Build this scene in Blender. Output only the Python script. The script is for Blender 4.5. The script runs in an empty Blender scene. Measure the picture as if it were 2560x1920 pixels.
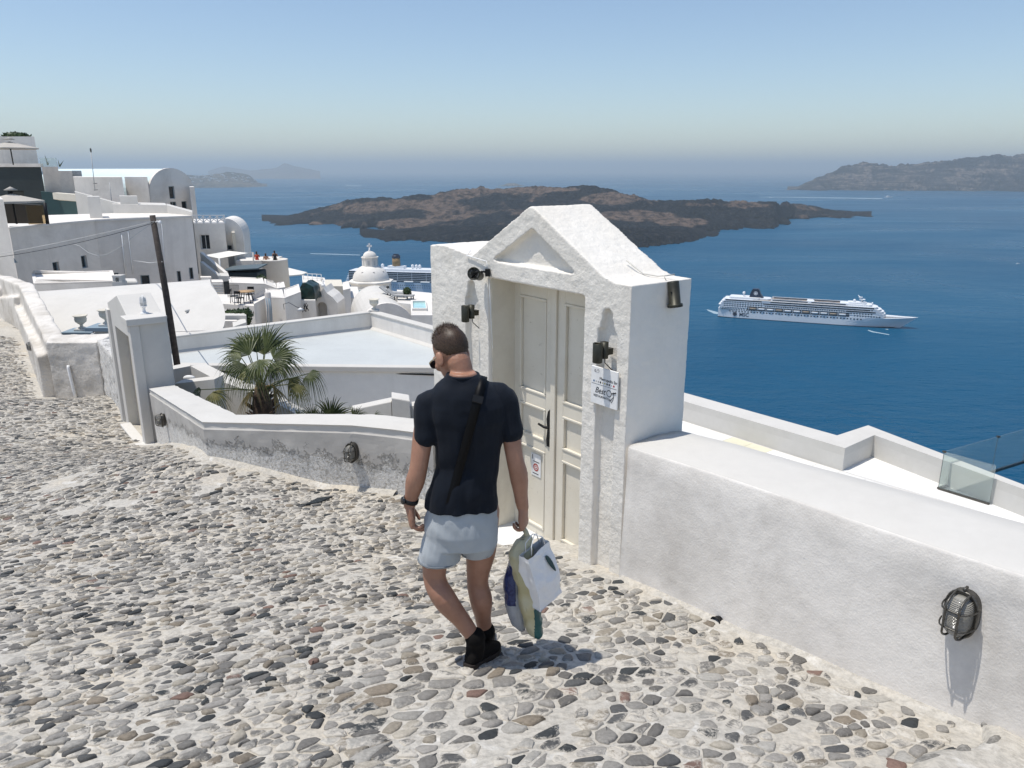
import bpy, bmesh, math, random
import numpy as np
from mathutils import Vector, Matrix, noise

SC = bpy.context.scene
COL = SC.collection
R = math.radians

# ------------------------------------------------------------------ camera
F = 1900.0                                   # focal length in photo pixels (2560 wide)
PITCH = math.atan(535.0 / F)
CP, SP = math.cos(PITCH), math.sin(PITCH)
cam_d = bpy.data.cameras.new('camera')
cam = bpy.data.objects.new('camera', cam_d)
COL.objects.link(cam)
cam.location = (0, 0, 0)
cam.rotation_euler = (math.pi / 2 - PITCH, 0, 0)
cam_d.sensor_width = 36.0
cam_d.lens = 36.0 * F / 2560.0
cam_d.clip_start = 0.05
cam_d.clip_end = 200000.0
SC.camera = cam

# ------------------------------------------------------------------ light and exposure
SUN_TO = Vector((-0.31, -0.07, 1.0)).normalized()
SUN_EL = math.asin(SUN_TO.z)
SUN_AZ = math.atan2(SUN_TO.x, SUN_TO.y)
world = bpy.data.worlds.new('World')
SC.world = world
world.use_nodes = True
wn = world.node_tree
bg = wn.nodes['Background']
sky = wn.nodes.new('ShaderNodeTexSky')
sky.sky_type = 'NISHITA'
sky.sun_disc = False
sky.sun_elevation = SUN_EL
sky.sun_rotation = SUN_AZ
sky.altitude = 200.0
sky.air_density = 1.0
sky.dust_density = 0.6
sky.ozone_density = 1.8
wn.links.new(sky.outputs[0], bg.inputs['Color'])
bg.inputs['Strength'].default_value = 0.14
sun_d = bpy.data.lights.new('sun', 'SUN')
sun_d.energy = 4.1
sun_d.angle = R(0.53)
sun_d.color = (1.0, 0.95, 0.875)
sun = bpy.data.objects.new('sun', sun_d)
COL.objects.link(sun)
sun.rotation_euler = SUN_TO.to_track_quat('Z', 'Y').to_euler()
SC.view_settings.view_transform = 'Standard'
SC.view_settings.look = 'None'
SC.view_settings.exposure = 0.0
SC.view_settings.gamma = 1.0
SC.view_settings.use_curve_mapping = False
SC.render.engine = 'CYCLES'
SC.cycles.use_denoising = True
SC.cycles.max_bounces = 6
SC.cycles.diffuse_bounces = 3
SC.cycles.glossy_bounces = 3
SC.cycles.transmission_bounces = 6
SC.cycles.transparent_max_bounces = 12
SC.cycles.volume_bounces = 0

SEA_Z = -205.0

# ------------------------------------------------------------------ projection helpers (photo pixel -> place)
def ray(u, v):
    a = (u - 1280.0) / F
    b = (960.0 - v) / F
    return Vector((a, CP + b * SP, -SP + b * CP))

def at(u, v, y):
    r = ray(u, v)
    return r * (y / r.y)

def atz(u, v, z):
    r = ray(u, v)
    return r * (z / r.z)

def proj(p):
    zc = p[1] * CP - p[2] * SP
    yc = p[1] * SP + p[2] * CP
    return (1280 + F * p[0] / zc, 960 - F * yc / zc)

# ------------------------------------------------------------------ materials
def _n(nt, t, **kw):
    n = nt.nodes.new(t)
    for k, v in kw.items():
        setattr(n, k, v)
    return n

def ramp(nt, fac, stops):
    r = nt.nodes.new('ShaderNodeValToRGB')
    e = r.color_ramp.elements
    while len(e) < len(stops):
        e.new(0.5)
    for i, (p, c) in enumerate(stops):
        e[i].position = p
        if not isinstance(c, (tuple, list)):
            c = (c, c, c)
        e[i].color = (c[0], c[1], c[2], 1)
    nt.links.new(fac, r.inputs[0])
    return r.outputs[0]

def noise_tex(nt, vec, scale, detail=4, rough=0.55, dist=0.0):
    n = nt.nodes.new('ShaderNodeTexNoise')
    n.inputs['Scale'].default_value = scale
    n.inputs['Detail'].default_value = detail
    n.inputs['Roughness'].default_value = rough
    n.inputs['Distortion'].default_value = dist
    nt.links.new(vec, n.inputs['Vector'])
    return n.outputs['Fac']

def mixc(nt, fac, a, b, mode='MIX'):
    m = nt.nodes.new('ShaderNodeMix')
    m.data_type = 'RGBA'
    m.blend_type = mode
    for s, val in ((0, fac), (6, a), (7, b)):
        if hasattr(val, 'node'):
            nt.links.new(val, m.inputs[s])
        elif s == 0:
            m.inputs[0].default_value = val
        else:
            m.inputs[s].default_value = (val[0], val[1], val[2], 1)
    return m.outputs[2]

def bump(nt, h, strength, dist=0.01, normal=None):
    b = nt.nodes.new('ShaderNodeBump')
    b.inputs['Strength'].default_value = strength
    b.inputs['Distance'].default_value = dist
    nt.links.new(h, b.inputs['Height'])
    if normal is not None:
        nt.links.new(normal, b.inputs['Normal'])
    return b.outputs[0]

def newmat(name):
    m = bpy.data.materials.new(name)
    m.use_nodes = True
    nt = m.node_tree
    p = nt.nodes['Principled BSDF']
    return m, nt, p

def world_pos(nt):
    g = nt.nodes.new('ShaderNodeNewGeometry')
    return g.outputs['Position']

def obj_pos(nt):
    g = nt.nodes.new('ShaderNodeTexCoord')
    return g.outputs['Object']

def plain(name, c, rough=0.6, metal=0.0, var=0.0, vscale=20.0, bmp=0.0, bscale=60.0, spec=0.4):
    m, nt, p = newmat(name)
    pos = obj_pos(nt)
    if var > 0:
        f = noise_tex(nt, pos, vscale, 5, 0.6)
        lo = tuple(max(0, x * (1 - var)) for x in c)
        hi = tuple(min(1, x * (1 + var)) for x in c)
        nt.links.new(ramp(nt, f, [(0.3, lo), (0.7, hi)]), p.inputs['Base Color'])
    else:
        p.inputs['Base Color'].default_value = (c[0], c[1], c[2], 1)
    p.inputs['Roughness'].default_value = rough
    p.inputs['Metallic'].default_value = metal
    p.inputs['Specular IOR Level'].default_value = spec
    if bmp > 0:
        f2 = noise_tex(nt, pos, bscale, 4, 0.6)
        nt.links.new(bump(nt, f2, bmp, 0.02), p.inputs['Normal'])
    return m

def plaster(name, c, stain=(0.5, 0.48, 0.45), stain_amt=0.3, stain_scale=1.5, bmp=0.35, bscale=45.0,
            bdist=0.01, coarse=0.0, cscale=9.0, rough=0.92, streak=0.0):
    m, nt, p = newmat(name)
    pos = world_pos(nt)
    f = noise_tex(nt, pos, stain_scale, 6, 0.65, 0.4)
    s = ramp(nt, f, [(0.42, 0.0), (0.70, stain_amt)])
    col = mixc(nt, s, c, stain)
    f3 = noise_tex(nt, pos, stain_scale * 9, 4, 0.6)
    col = mixc(nt, ramp(nt, f3, [(0.35, 0.0), (0.8, 0.14)]), col, tuple(x * 0.7 for x in c))
    if streak > 0:
        mp = nt.nodes.new('ShaderNodeMapping')
        mp.inputs['Scale'].default_value = (1, 1, 0.07)
        nt.links.new(pos, mp.inputs['Vector'])
        f4 = noise_tex(nt, mp.outputs[0], stain_scale * 4, 4, 0.6)
        col = mixc(nt, ramp(nt, f4, [(0.55, 0.0), (0.8, streak)]), col, stain)
    nt.links.new(col, p.inputs['Base Color'])
    p.inputs['Roughness'].default_value = rough
    p.inputs['Specular IOR Level'].default_value = 0.2
    nrm = None
    if coarse > 0:
        fc = noise_tex(nt, pos, cscale, 3, 0.5)
        nrm = bump(nt, fc, coarse, 0.05)
    fb = noise_tex(nt, pos, bscale, 5, 0.65)
    nrm = bump(nt, fb, bmp, bdist, nrm)
    nt.links.new(nrm, p.inputs['Normal'])
    return m

M = {}
M['white'] = plaster('white_lime_plaster', (0.63, 0.61, 0.57), (0.50, 0.48, 0.44), 0.4, 0.8, 0.3, 20, 0.012)
M['white_far'] = plaster('far_white_plaster', (0.77, 0.74, 0.69), (0.50, 0.47, 0.43), 0.5, 0.45, 0.3, 4.0, 0.03, streak=0.25)
M['white_shade'] = plaster('aged_white_shade_plaster', (0.82, 0.775, 0.715), (0.52, 0.48, 0.43), 0.6, 0.35, 0.3, 4.0, 0.03, streak=0.4)  # aged white for walls in shade, its colour lightened to offset the shade
M['cream'] = plaster('cream_plaster', (0.68, 0.64, 0.55), (0.5, 0.47, 0.4), 0.35, 0.5, 0.3, 6, 0.02)
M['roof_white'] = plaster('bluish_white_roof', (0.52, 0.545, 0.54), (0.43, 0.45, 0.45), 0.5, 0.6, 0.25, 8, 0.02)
M['pale_roof'] = plaster('pale_blue_vault', (0.66, 0.78, 0.80), (0.60, 0.70, 0.72), 0.5, 0.4, 0.2, 6, 0.02)
M['grey_wall'] = plaster('grey_cement_plaster', (0.56, 0.56, 0.54), (0.44, 0.44, 0.43), 0.5, 0.7, 0.3, 12, 0.02, streak=0.3)
M['rough_grey'] = plaster('streaky_grey_plaster', (0.58, 0.55, 0.52), (0.33, 0.32, 0.32), 0.6, 0.5, 0.4, 5, 0.04, streak=0.6)
M['anthracite'] = plaster('anthracite_plaster', (0.055, 0.068, 0.07), (0.04, 0.045, 0.05), 0.4, 0.5, 0.2, 6, 0.02)
M['gate'] = plaster('thick_gate_stucco', (0.80, 0.765, 0.70), (0.58, 0.52, 0.43), 0.30, 1.3, 0.6, 55, 0.009, 0.2, 14)
M['gate_side'] = plaster('smooth_gate_side', (0.84, 0.80, 0.735), (0.60, 0.57, 0.52), 0.25, 1.3, 0.4, 35, 0.006)
M['wall_right'] = plaster('smudged_white_wall', (0.78, 0.745, 0.695), (0.44, 0.41, 0.37), 0.6, 1.6, 0.45, 80, 0.005, 0.12, 10, streak=.2)
M['wall_top'] = plaster('clean_white_coping', (0.60, 0.58, 0.54), (0.50, 0.48, 0.44), 0.4, 1.2, 0.25, 30, 0.006)
M['wall_left'] = plaster('rough_white_path_wall', (0.74, 0.70, 0.64), (0.38, 0.34, 0.28), 0.75, 1.0, 0.8, 16, 0.03, 0.5, 5)
M['dark_metal'] = plain('dark_bronze_metal', (0.045, 0.045, 0.035), 0.45, 0.5, 0.2)
M['black'] = plain('black_metal', (0.012, 0.012, 0.013), 0.5, 0.3)
M['white_paint'] = plain('white_paint', (0.78, 0.78, 0.77), 0.5)
M['dark_glass'] = plain('dark_window_glass', (0.02, 0.028, 0.034), 0.12, 0.0, spec=0.6)
M['blue_frame'] = plain('grey_blue_paint', (0.24, 0.31, 0.36), 0.6)
M['wood_dark'] = plain('weathered_dark_wood', (0.055, 0.045, 0.04), 0.85, 0, 0.4, 9, 0.5, 30)

# ------------------------------------------------------------------ object helpers
def link(o, parent=None):
    COL.objects.link(o)
    if parent is not None:
        o.parent = parent
    return o

def tag(o, label=None, cat=None, group=None, kind=None):
    if label: o['label'] = label
    if cat: o['category'] = cat
    if group: o['group'] = group
    if kind: o['kind'] = kind
    return o

def empty(name, loc=(0, 0, 0), rz=0.0, label=None, cat=None, group=None):
    o = bpy.data.objects.new(name, None)
    o.empty_display_size = 0.1
    link(o)
    o.location = loc
    o.rotation_euler = (0, 0, rz)
    return tag(o, label, cat, group)

class MB:
    def __init__(self):
        self.v, self.f, self.mi, self.sm = [], [], [], []
    def add(self, verts, faces, mi=0, smooth=False):
        o = len(self.v)
        self.v += [tuple(p) for p in verts]
        for f in faces:
            self.f.append(tuple(i + o for i in f))
            self.mi.append(mi)
            self.sm.append(smooth)
        return self
    def box(self, a, b, mi=0, mtx=None):
        x0, y0, z0 = a; x1, y1, z1 = b
        vs = [Vector(p) for p in ((x0,y0,z0),(x1,y0,z0),(x1,y1,z0),(x0,y1,z0),(x0,y0,z1),(x1,y0,z1),(x1,y1,z1),(x0,y1,z1))]
        if mtx is not None:
            vs = [mtx @ p for p in vs]
        return self.add(vs, [(3,2,1,0),(4,5,6,7),(0,1,5,4),(1,2,6,5),(2,3,7,6),(3,0,4,7)], mi)
    def prism(self, foot, z0, z1, mi=0):
        """foot: list of (x,y) counter-clockwise; z0/z1 number or list"""
        n = len(foot)
        z0s = z0 if isinstance(z0, (list, tuple)) else [z0] * n
        z1s = z1 if isinstance(z1, (list, tuple)) else [z1] * n
        area = sum(foot[i][0] * foot[(i + 1) % n][1] - foot[(i + 1) % n][0] * foot[i][1] for i in range(n))
        idx = list(range(n)) if area > 0 else list(range(n))[::-1]
        foot = [foot[i] for i in idx]; z0s = [z0s[i] for i in idx]; z1s = [z1s[i] for i in idx]
        vs = [(p[0], p[1], z) for p, z in zip(foot, z0s)] + [(p[0], p[1], z) for p, z in zip(foot, z1s)]
        fs = [tuple(range(n - 1, -1, -1)), tuple(range(n, 2 * n))]
        fs += [(i, (i + 1) % n, n + (i + 1) % n, n + i) for i in range(n)]
        return self.add(vs, fs, mi)
    def extrude(self, poly, vec, mi=0, smooth=False):
        """poly: list of 3D points of a planar polygon, extruded along vec"""
        n = len(poly)
        poly = [Vector(p) for p in poly]; vec = Vector(vec)
        nrm = Vector((0, 0, 0))
        for i in range(n):
            nrm += poly[i].cross(poly[(i + 1) % n])
        if nrm.dot(vec) > 0:
            poly = poly[::-1]
        vs = poly + [p + vec for p in poly]
        fs = [tuple(range(n)), tuple(range(2 * n - 1, n - 1, -1))]
        fs += [(i, n + i, n + (i + 1) % n, (i + 1) % n) for i in range(n)]
        return self.add(vs, fs, mi, smooth)
    def tube(self, pts, rad, seg=8, mi=0, cap=True, smooth=True, closed=False):
        pts = [Vector(p) for p in pts]
        n = len(pts)
        rads = rad if isinstance(rad, (list, tuple)) else [rad] * n
        rings = []
        t0 = (pts[1] - pts[0]).normalized()
        ref = Vector((0, 0, 1)) if abs(t0.z) < 0.9 else Vector((1, 0, 0))
        nx = t0.cross(ref).normalized()
        for i in range(n):
            if closed:
                t = (pts[(i + 1) % n] - pts[i - 1]).normalized()
            else:
                t = (pts[min(i + 1, n - 1)] - pts[max(i - 1, 0)]).normalized()
            nx = (nx - t * nx.dot(t)).normalized()
            ny = t.cross(nx)
            rings.append([pts[i] + (nx * math.cos(k * 2 * math.pi / seg) + ny * math.sin(k * 2 * math.pi / seg)) * rads[i] for k in range(seg)])
        vs = [p for r in rings for p in r]
        fs = []
        m = n if closed else n - 1
        for i in range(m):
            for k in range(seg):
                a, b = i * seg + k, i * seg + (k + 1) % seg
                j = (i + 1) % n
                fs.append((a, b, j * seg + (k + 1) % seg, j * seg + k))
        if cap and not closed:
            fs.append(tuple(range(seg - 1, -1, -1)))
            fs.append(tuple(range((n - 1) * seg, n * seg)))
        return self.add(vs, fs, mi, smooth)
    def lathe(self, prof, c=(0, 0, 0), seg=20, mi=0, smooth=True, axis='Z', mtx=None, arc=None):
        """prof: list of (r,z)"""
        vs, fs = [], []
        n = len(prof)
        full = arc is None
        a0, a1 = (0, 2 * math.pi) if full else arc
        cols = seg if full else seg + 1
        for j in range(cols):
            th = a0 + (a1 - a0) * j / seg
            for r, z in prof:
                p = Vector((r * math.cos(th), r * math.sin(th), z))
                if mtx is not None: p = mtx @ p
                vs.append(p + Vector(c))
        for j in range(seg):
            j2 = (j + 1) % cols
            for i in range(n - 1):
                fs.append((j * n + i, j2 * n + i, j2 * n + i + 1, j * n + i + 1))
        if full:
            if prof[0][0] > 1e-6: fs.append(tuple(j * n for j in range(seg - 1, -1, -1)))
            if prof[-1][0] > 1e-6: fs.append(tuple(j * n + n - 1 for j in range(seg)))
        return self.add(vs, fs, mi, smooth)
    def ell(self, c, r, seg=16, rings=10, mi=0, mtx=None):
        prof = [(math.sin(math.pi * i / rings), -math.cos(math.pi * i / rings)) for i in range(rings + 1)]
        S = Matrix.Diagonal((r[0], r[1], r[2])).to_4x4()
        if mtx is not None: S = mtx @ S
        return self.lathe([(max(a, 1e-7), b) for a, b in prof], c, seg, mi, True, mtx=S)
    def loft(self, rings, mi=0, smooth=True, cap=True):
        n = len(rings[0])
        vs = [p for r in rings for p in r]
        fs = []
        for i in range(len(rings) - 1):
            for k in range(n):
                fs.append((i * n + k, i * n + (k + 1) % n, (i + 1) * n + (k + 1) % n, (i + 1) * n + k))
        if cap:
            fs.append(tuple(range(n - 1, -1, -1)))
            fs.append(tuple(range((len(rings) - 1) * n, len(rings) * n)))
        return self.add(vs, fs, mi, smooth)
    def mesh(self, name, mats):
        me = bpy.data.meshes.new(name)
        me.from_pydata(self.v, [], self.f)
        if not isinstance(mats, (list, tuple)): mats = [mats]
        for m in mats: me.materials.append(m)
        me.polygons.foreach_set('material_index', self.mi)
        me.polygons.foreach_set('use_smooth', self.sm)
        me.update()
        return me
    def build(self, name, mats, parent=None, fix=True):
        me = self.mesh(name, mats)
        if fix:
            bm = bmesh.new(); bm.from_mesh(me)
            bmesh.ops.recalc_face_normals(bm, faces=bm.faces)
            bm.to_mesh(me); bm.free()
        o = bpy.data.objects.new(name, me)
        return link(o, parent)

def bake(o):
    """apply the modifier stack of o"""
    bpy.context.view_layer.update()
    dg = bpy.context.evaluated_depsgraph_get()
    me = bpy.data.meshes.new_from_object(o.evaluated_get(dg))
    old = o.data
    o.modifiers.clear()
    o.data = me
    me.name = o.name
    bpy.data.meshes.remove(old)
    return o

def bevel(o, w=0.01, seg=2, angle=35):
    m = o.modifiers.new('bevel', 'BEVEL')
    m.width = w; m.segments = seg; m.limit_method = 'ANGLE'; m.angle_limit = R(angle)
    m.harden_normals = False
    return o

def remesh(o, vox, smooth=0, smf=0.5):
    m = o.modifiers.new('r', 'REMESH'); m.mode = 'VOXEL'; m.voxel_size = vox; m.use_smooth_shade = True
    if smooth:
        s = o.modifiers.new('s', 'SMOOTH'); s.iterations = smooth; s.factor = smf
    return bake(o)

def displace_noise(o, amp, scale, octs=3, seed=0.0, along=None):
    me = o.data
    n = len(me.vertices)
    co = np.empty(n * 3); me.vertices.foreach_get('co', co); co = co.reshape(-1, 3)
    no = np.empty(n * 3); me.vertices.foreach_get('normal', no); no = no.reshape(-1, 3)
    off = Vector((seed, seed * 1.7, -seed))
    for i in range(n):
        d = noise.fractal(Vector(co[i]) * scale + off, 1.0, 2.0, octs)
        co[i] += no[i] * d * amp
    me.vertices.foreach_set('co', co.ravel()); me.update()
    return o

def copy_tree(o, parent=None):
    c = o.copy()
    COL.objects.link(c)
    c.parent = parent
    for ch in list(o.children):
        copy_tree(ch, c)
    return c
# ================================================================== the setting
# ------------------------------------------------------------------ sea
def sea_mat():
    m, nt, p = newmat('deep_blue_sea')
    pos = world_pos(nt)
    mp = nt.nodes.new('ShaderNodeMapping')
    mp.inputs['Rotation'].default_value = (0, 0, R(20))
    mp.inputs['Scale'].default_value = (0.45, 1.0, 1.0)
    nt.links.new(pos, mp.inputs['Vector'])
    big = noise_tex(nt, mp.outputs[0], 0.0016, 4, 0.55, 0.6)
    col = ramp(nt, big, [(0.3, (0.0001, 0.062, 0.135)), (0.75, (0.0003, 0.086, 0.175))])
    nt.links.new(col, p.inputs['Base Color'])
    p.inputs['IOR'].default_value = 1.33
    p.inputs['Specular IOR Level'].default_value = 0.14
    rgh = ramp(nt, noise_tex(nt, mp.outputs[0], 0.0024, 5, 0.6, 1.0), [(0.35, 0.24), (0.7, 0.44)])
    nt.links.new(rgh, p.inputs['Roughness'])
    w1 = noise_tex(nt, mp.outputs[0], 0.045, 5, 0.65, 0.3)
    w2 = noise_tex(nt, mp.outputs[0], 0.2, 4, 0.6, 0.2)
    nb = bump(nt, w1, 0.95, 6.0)
    nb = bump(nt, w2, 0.9, 1.6, nb)
    nt.links.new(nb, p.inputs['Normal'])
    return m
M['sea'] = sea_mat()
sea = MB()
RS = 58000.0
sea.add([(-RS, -3000, SEA_Z), (RS, -3000, SEA_Z), (RS, RS, SEA_Z), (-RS, RS, SEA_Z)], [(0, 1, 2, 3)])
sea_o = tag(sea.build('sea', M['sea'], fix=False), 'deep blue caldera sea stretching to the hazy horizon', kind='structure')

# ------------------------------------------------------------------ ground of the stepped path
CTRL = [(0, 0, -1.66), (-0.2, 3.3, -2.445), (0.80, 5.03, -2.877), (2.25, 3.09, -2.60), (-1.13, 7.3, -3.23), (-0.22, 6.2, -3.19), (0.30, 5.75, -3.04),
        (-1.67, 7.6, -3.33), (-3.57, 8.2, -3.20), (-5.26, 11.0, -4.07), (-6.16, 12.0, -4.48), (-9.47, 17.0, -5.05),
        (-10.7, 17.0, -5.20), (-18.5, 27.0, -5.18), (-14.7, 22.5, -5.03), (-2.0, 2.43, -2.23), (-4.95, 6.7, -3.25),
        (-10.2, 14.5, -4.42), (2.3, 2.3, -2.36), (-6.0, 2.0, -2.05), (-14.0, 12.0, -4.0), (3.5, 0.5, -2.0), (-26.0, 34.0, -5.3)]
_c = np.array(CTRL, float)
def _tps_k(r2):
    return np.where(r2 > 1e-12, 0.5 * r2 * np.log(np.maximum(r2, 1e-12)), 0.0)
_n0 = len(_c)
_K = _tps_k(((_c[:, None, :2] - _c[None, :, :2]) ** 2).sum(2)) + np.eye(_n0) * 0.15
_Pm = np.hstack([np.ones((_n0, 1)), _c[:, :2]])
_A = np.block([[_K, _Pm], [_Pm.T, np.zeros((3, 3))]])
_w = np.linalg.solve(_A, np.concatenate([_c[:, 2], np.zeros(3)]))
def Gn(xy):
    xy = np.asarray(xy, float).reshape(-1, 2)
    k = _tps_k(((xy[:, None, :] - _c[None, :, :2]) ** 2).sum(2))
    return k @ _w[:_n0] + _w[_n0] + xy @ _w[_n0 + 1:]
# low risers of the ramp steps: edges run across the path
ST_DIR = Vector((0.745, 0.667))            # along a step edge
ST_ALONG = Vector((-0.667, 0.745))         # down the path
STEPS = [(-0.15, 0.055), (1.93, 0.035), (4.4, 0.03), (6.9, 0.03), (9.4, 0.03)]
def step_s(x, y):
    return x * ST_ALONG.x + y * ST_ALONG.y
def G(x, y):
    z = float(Gn([(x, y)])[0])
    return z + step_off(x, y)
def step_off(x, y):
    s = step_s(x, y) + 0.05 * math.sin(1.7 * (x * ST_DIR.x + y * ST_DIR.y))
    d = 0.0
    for s0, h in STEPS:
        k = s - s0
        # raised lip right before the edge, then a drop that eases back into the ramp
        if -0.9 < k <= 0: d += h * 0.5 * (1 + k / 0.9)
        elif 0 < k <= 0.03: d += h * 0.5 - h * (k / 0.03)
        elif 0.03 < k < 0.9: d += -h * 0.5 * (1 - (k - 0.03) / 0.87)
    return d

def ground_at(u, v, it=40):
    """pixel -> point on the path"""
    r = ray(u, v)
    lo, hi = 0.5, 60.0
    y = 3.0
    prev = None
    ys = np.concatenate([np.arange(1.2, 12, 0.05), np.arange(12, 45, 0.25)])
    for yy in ys:
        p = r * (yy / r.y)
        d = p.z - G(p.x, p.y)
        if prev is not None and d <= 0:
            a, b = prev[0], yy
            for _ in range(20):
                m_ = 0.5 * (a + b)
                q = r * (m_ / r.y)
                if q.z - G(q.x, q.y) > 0: a = m_
                else: b = m_
            return r * (b / r.y)
        prev = (yy, d)
    return r * (45 / r.y)

def mortar_mat():
    m, nt, p = newmat('lime_mortar')
    pos = world_pos(nt)
    f = noise_tex(nt, pos, 1.1, 6, 0.6, 0.3)
    col = ramp(nt, f, [(0.3, (0.60, 0.565, 0.50)), (0.5, (0.50, 0.475, 0.425)), (0.66, (0.57, 0.515, 0.425)), (0.85, (0.64, 0.61, 0.555))])
    f2 = noise_tex(nt, pos, 28, 5, 0.7)
    col = mixc(nt, ramp(nt, f2, [(0.42, 0.0), (0.66, 0.55)]), col, (0.24, 0.225, 0.20))
    f3 = noise_tex(nt, pos, 5.5, 5, 0.65, 0.5)
    col = mixc(nt, ramp(nt, f3, [(0.58, 0.0), (0.68, 0.5)]), col, (0.72, 0.71, 0.68))
    nt.links.new(col, p.inputs['Base Color'])
    p.inputs['Roughness'].default_value = 0.95
    p.inputs['Specular IOR Level'].default_value = 0.15
    nb = bump(nt, noise_tex(nt, pos, 9, 4, 0.6), 0.5, 0.04)
    nb = bump(nt, noise_tex(nt, pos, 90, 4, 0.7), 0.5, 0.006, nb)
    nt.links.new(nb, p.inputs['Normal'])
    return m
M['mortar'] = mortar_mat()

def stone_mat():
    m, nt, p = newmat('cobblestone')
    pos = world_pos(nt)
    a = nt.nodes.new('ShaderNodeAttribute'); a.attribute_name = 'stone'
    o = nt.nodes.new('ShaderNodeAttribute'); o.attribute_name = 'lime'
    eg = nt.nodes.new('ShaderNodeAttribute'); eg.attribute_name = 'rim'
    f = noise_tex(nt, pos, 55, 5, 0.7)
    col = mixc(nt, ramp(nt, f, [(0.3, 0.0), (0.7, 0.75)]), a.outputs['Color'], mixc(nt, 1.0, a.outputs['Color'], (0.5, 0.5, 0.5), 'MULTIPLY'))
    # lime wash left on the faces
    f2 = noise_tex(nt, pos, 30, 6, 0.75, 0.6)
    ad = nt.nodes.new('ShaderNodeMath'); ad.operation = 'ADD'
    nt.links.new(f2, ad.inputs[0]); nt.links.new(o.outputs['Fac'], ad.inputs[1])
    ae = nt.nodes.new('ShaderNodeMath'); ae.operation = 'MULTIPLY_ADD'; ae.inputs[1].default_value = 0.22
    nt.links.new(eg.outputs['Fac'], ae.inputs[0]); nt.links.new(ad.outputs[0], ae.inputs[2])
    col = mixc(nt, ramp(nt, ae.outputs[0], [(0.60, 0.0), (0.78, 0.92)]), col, (0.57, 0.53, 0.46))
    nt.links.new(col, p.inputs['Base Color'])
    p.inputs['Roughness'].default_value = 0.75
    p.inputs['Specular IOR Level'].default_value = 0.3
    nb = bump(nt, noise_tex(nt, pos, 45, 5, 0.7), 0.6, 0.012)
    nt.links.new(nb, p.inputs['Normal'])
    return m
M['stone'] = stone_mat()

def wall_line_side(x, y):
    """> 0 on the lane side of the right-hand walls (metres), rough"""
    best = 1e9
    pts = LANE_EDGE
    for i in range(len(pts) - 1):
        ax, ay = pts[i]; bx, by = pts[i + 1]
        dx, dy = bx - ax, by - ay
        L2 = dx * dx + dy * dy
        t = max(0, min(1, ((x - ax) * dx + (y - ay) * dy) / L2))
        px, py = ax + t * dx, ay + t * dy
        d = math.hypot(x - px, y - py)
        if d < abs(best):
            side = dx * (y - ay) - dy * (x - ax)
            best = d if side > 0 else -d
    return best
LANE_EDGE = [(5.0, -0.55), (0.79, 5.0), (-0.75, 7.03), (-1.2, 7.28), (-1.67, 7.55), (-3.50, 8.15), (-5.26, 10.95), (-6.15, 12.0),
             (-9.3, 16.9), (-10.9, 16.9), (-14.7, 22.3), (-18.5, 26.8), (-26.0, 34.0)]

# mortar sheet
def build_path():
    # fine near the camera, coarse further off
    xs, ys = [], []
    def grid(x0, x1, y0, y1, st, keep):
        nx, ny = int((x1 - x0) / st) + 1, int((y1 - y0) / st) + 1
        X = np.linspace(x0, x1, nx); Y = np.linspace(y0, y1, ny)
        gx, gy = np.meshgrid(X, Y)
        pts = np.stack([gx.ravel(), gy.ravel()], 1)
        z = np.concatenate([Gn(pts[i:i + 20000]) for i in range(0, len(pts), 20000)])
        vs = [(x, y, zz + step_off(x, y) + 0.012 * noise.noise(Vector((x * 3, y * 3, 0)))) for (x, y), zz in zip(pts, z)]
        fs = []
        for j in range(ny - 1):
            for i in range(nx - 1):
                if wall_line_side(X[i] + st / 2, Y[j] + st / 2) < -0.35: continue
                fs.append((j * nx + i, j * nx + i + 1, (j + 1) * nx + i + 1, (j + 1) * nx + i))
        return vs, fs
    mb = MB()
    vs, fs = grid(-9.0, 4.5, -1.5, 11.0, 0.06, None)
    mb.add(vs, fs, 0, True)
    o = mb.build('cobbled_path', M['mortar'], fix=False)
    tag(o, 'steep pale cobbled lane with stones set in lime mortar', kind='structure')
    mb2 = MB()
    vs, fs = grid(-30.0, 4.5, 11.0, 36.0, 0.25, None)
    mb2.add(vs, fs, 0, True)
    vs, fs = grid(-30.0, -9.0, -1.5, 11.0, 0.5, None)
    mb2.add(vs, fs, 0, True)
    mb2.build('mortar_bed', M['mortar'], o, fix=False)
    return o
path = build_path()
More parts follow.
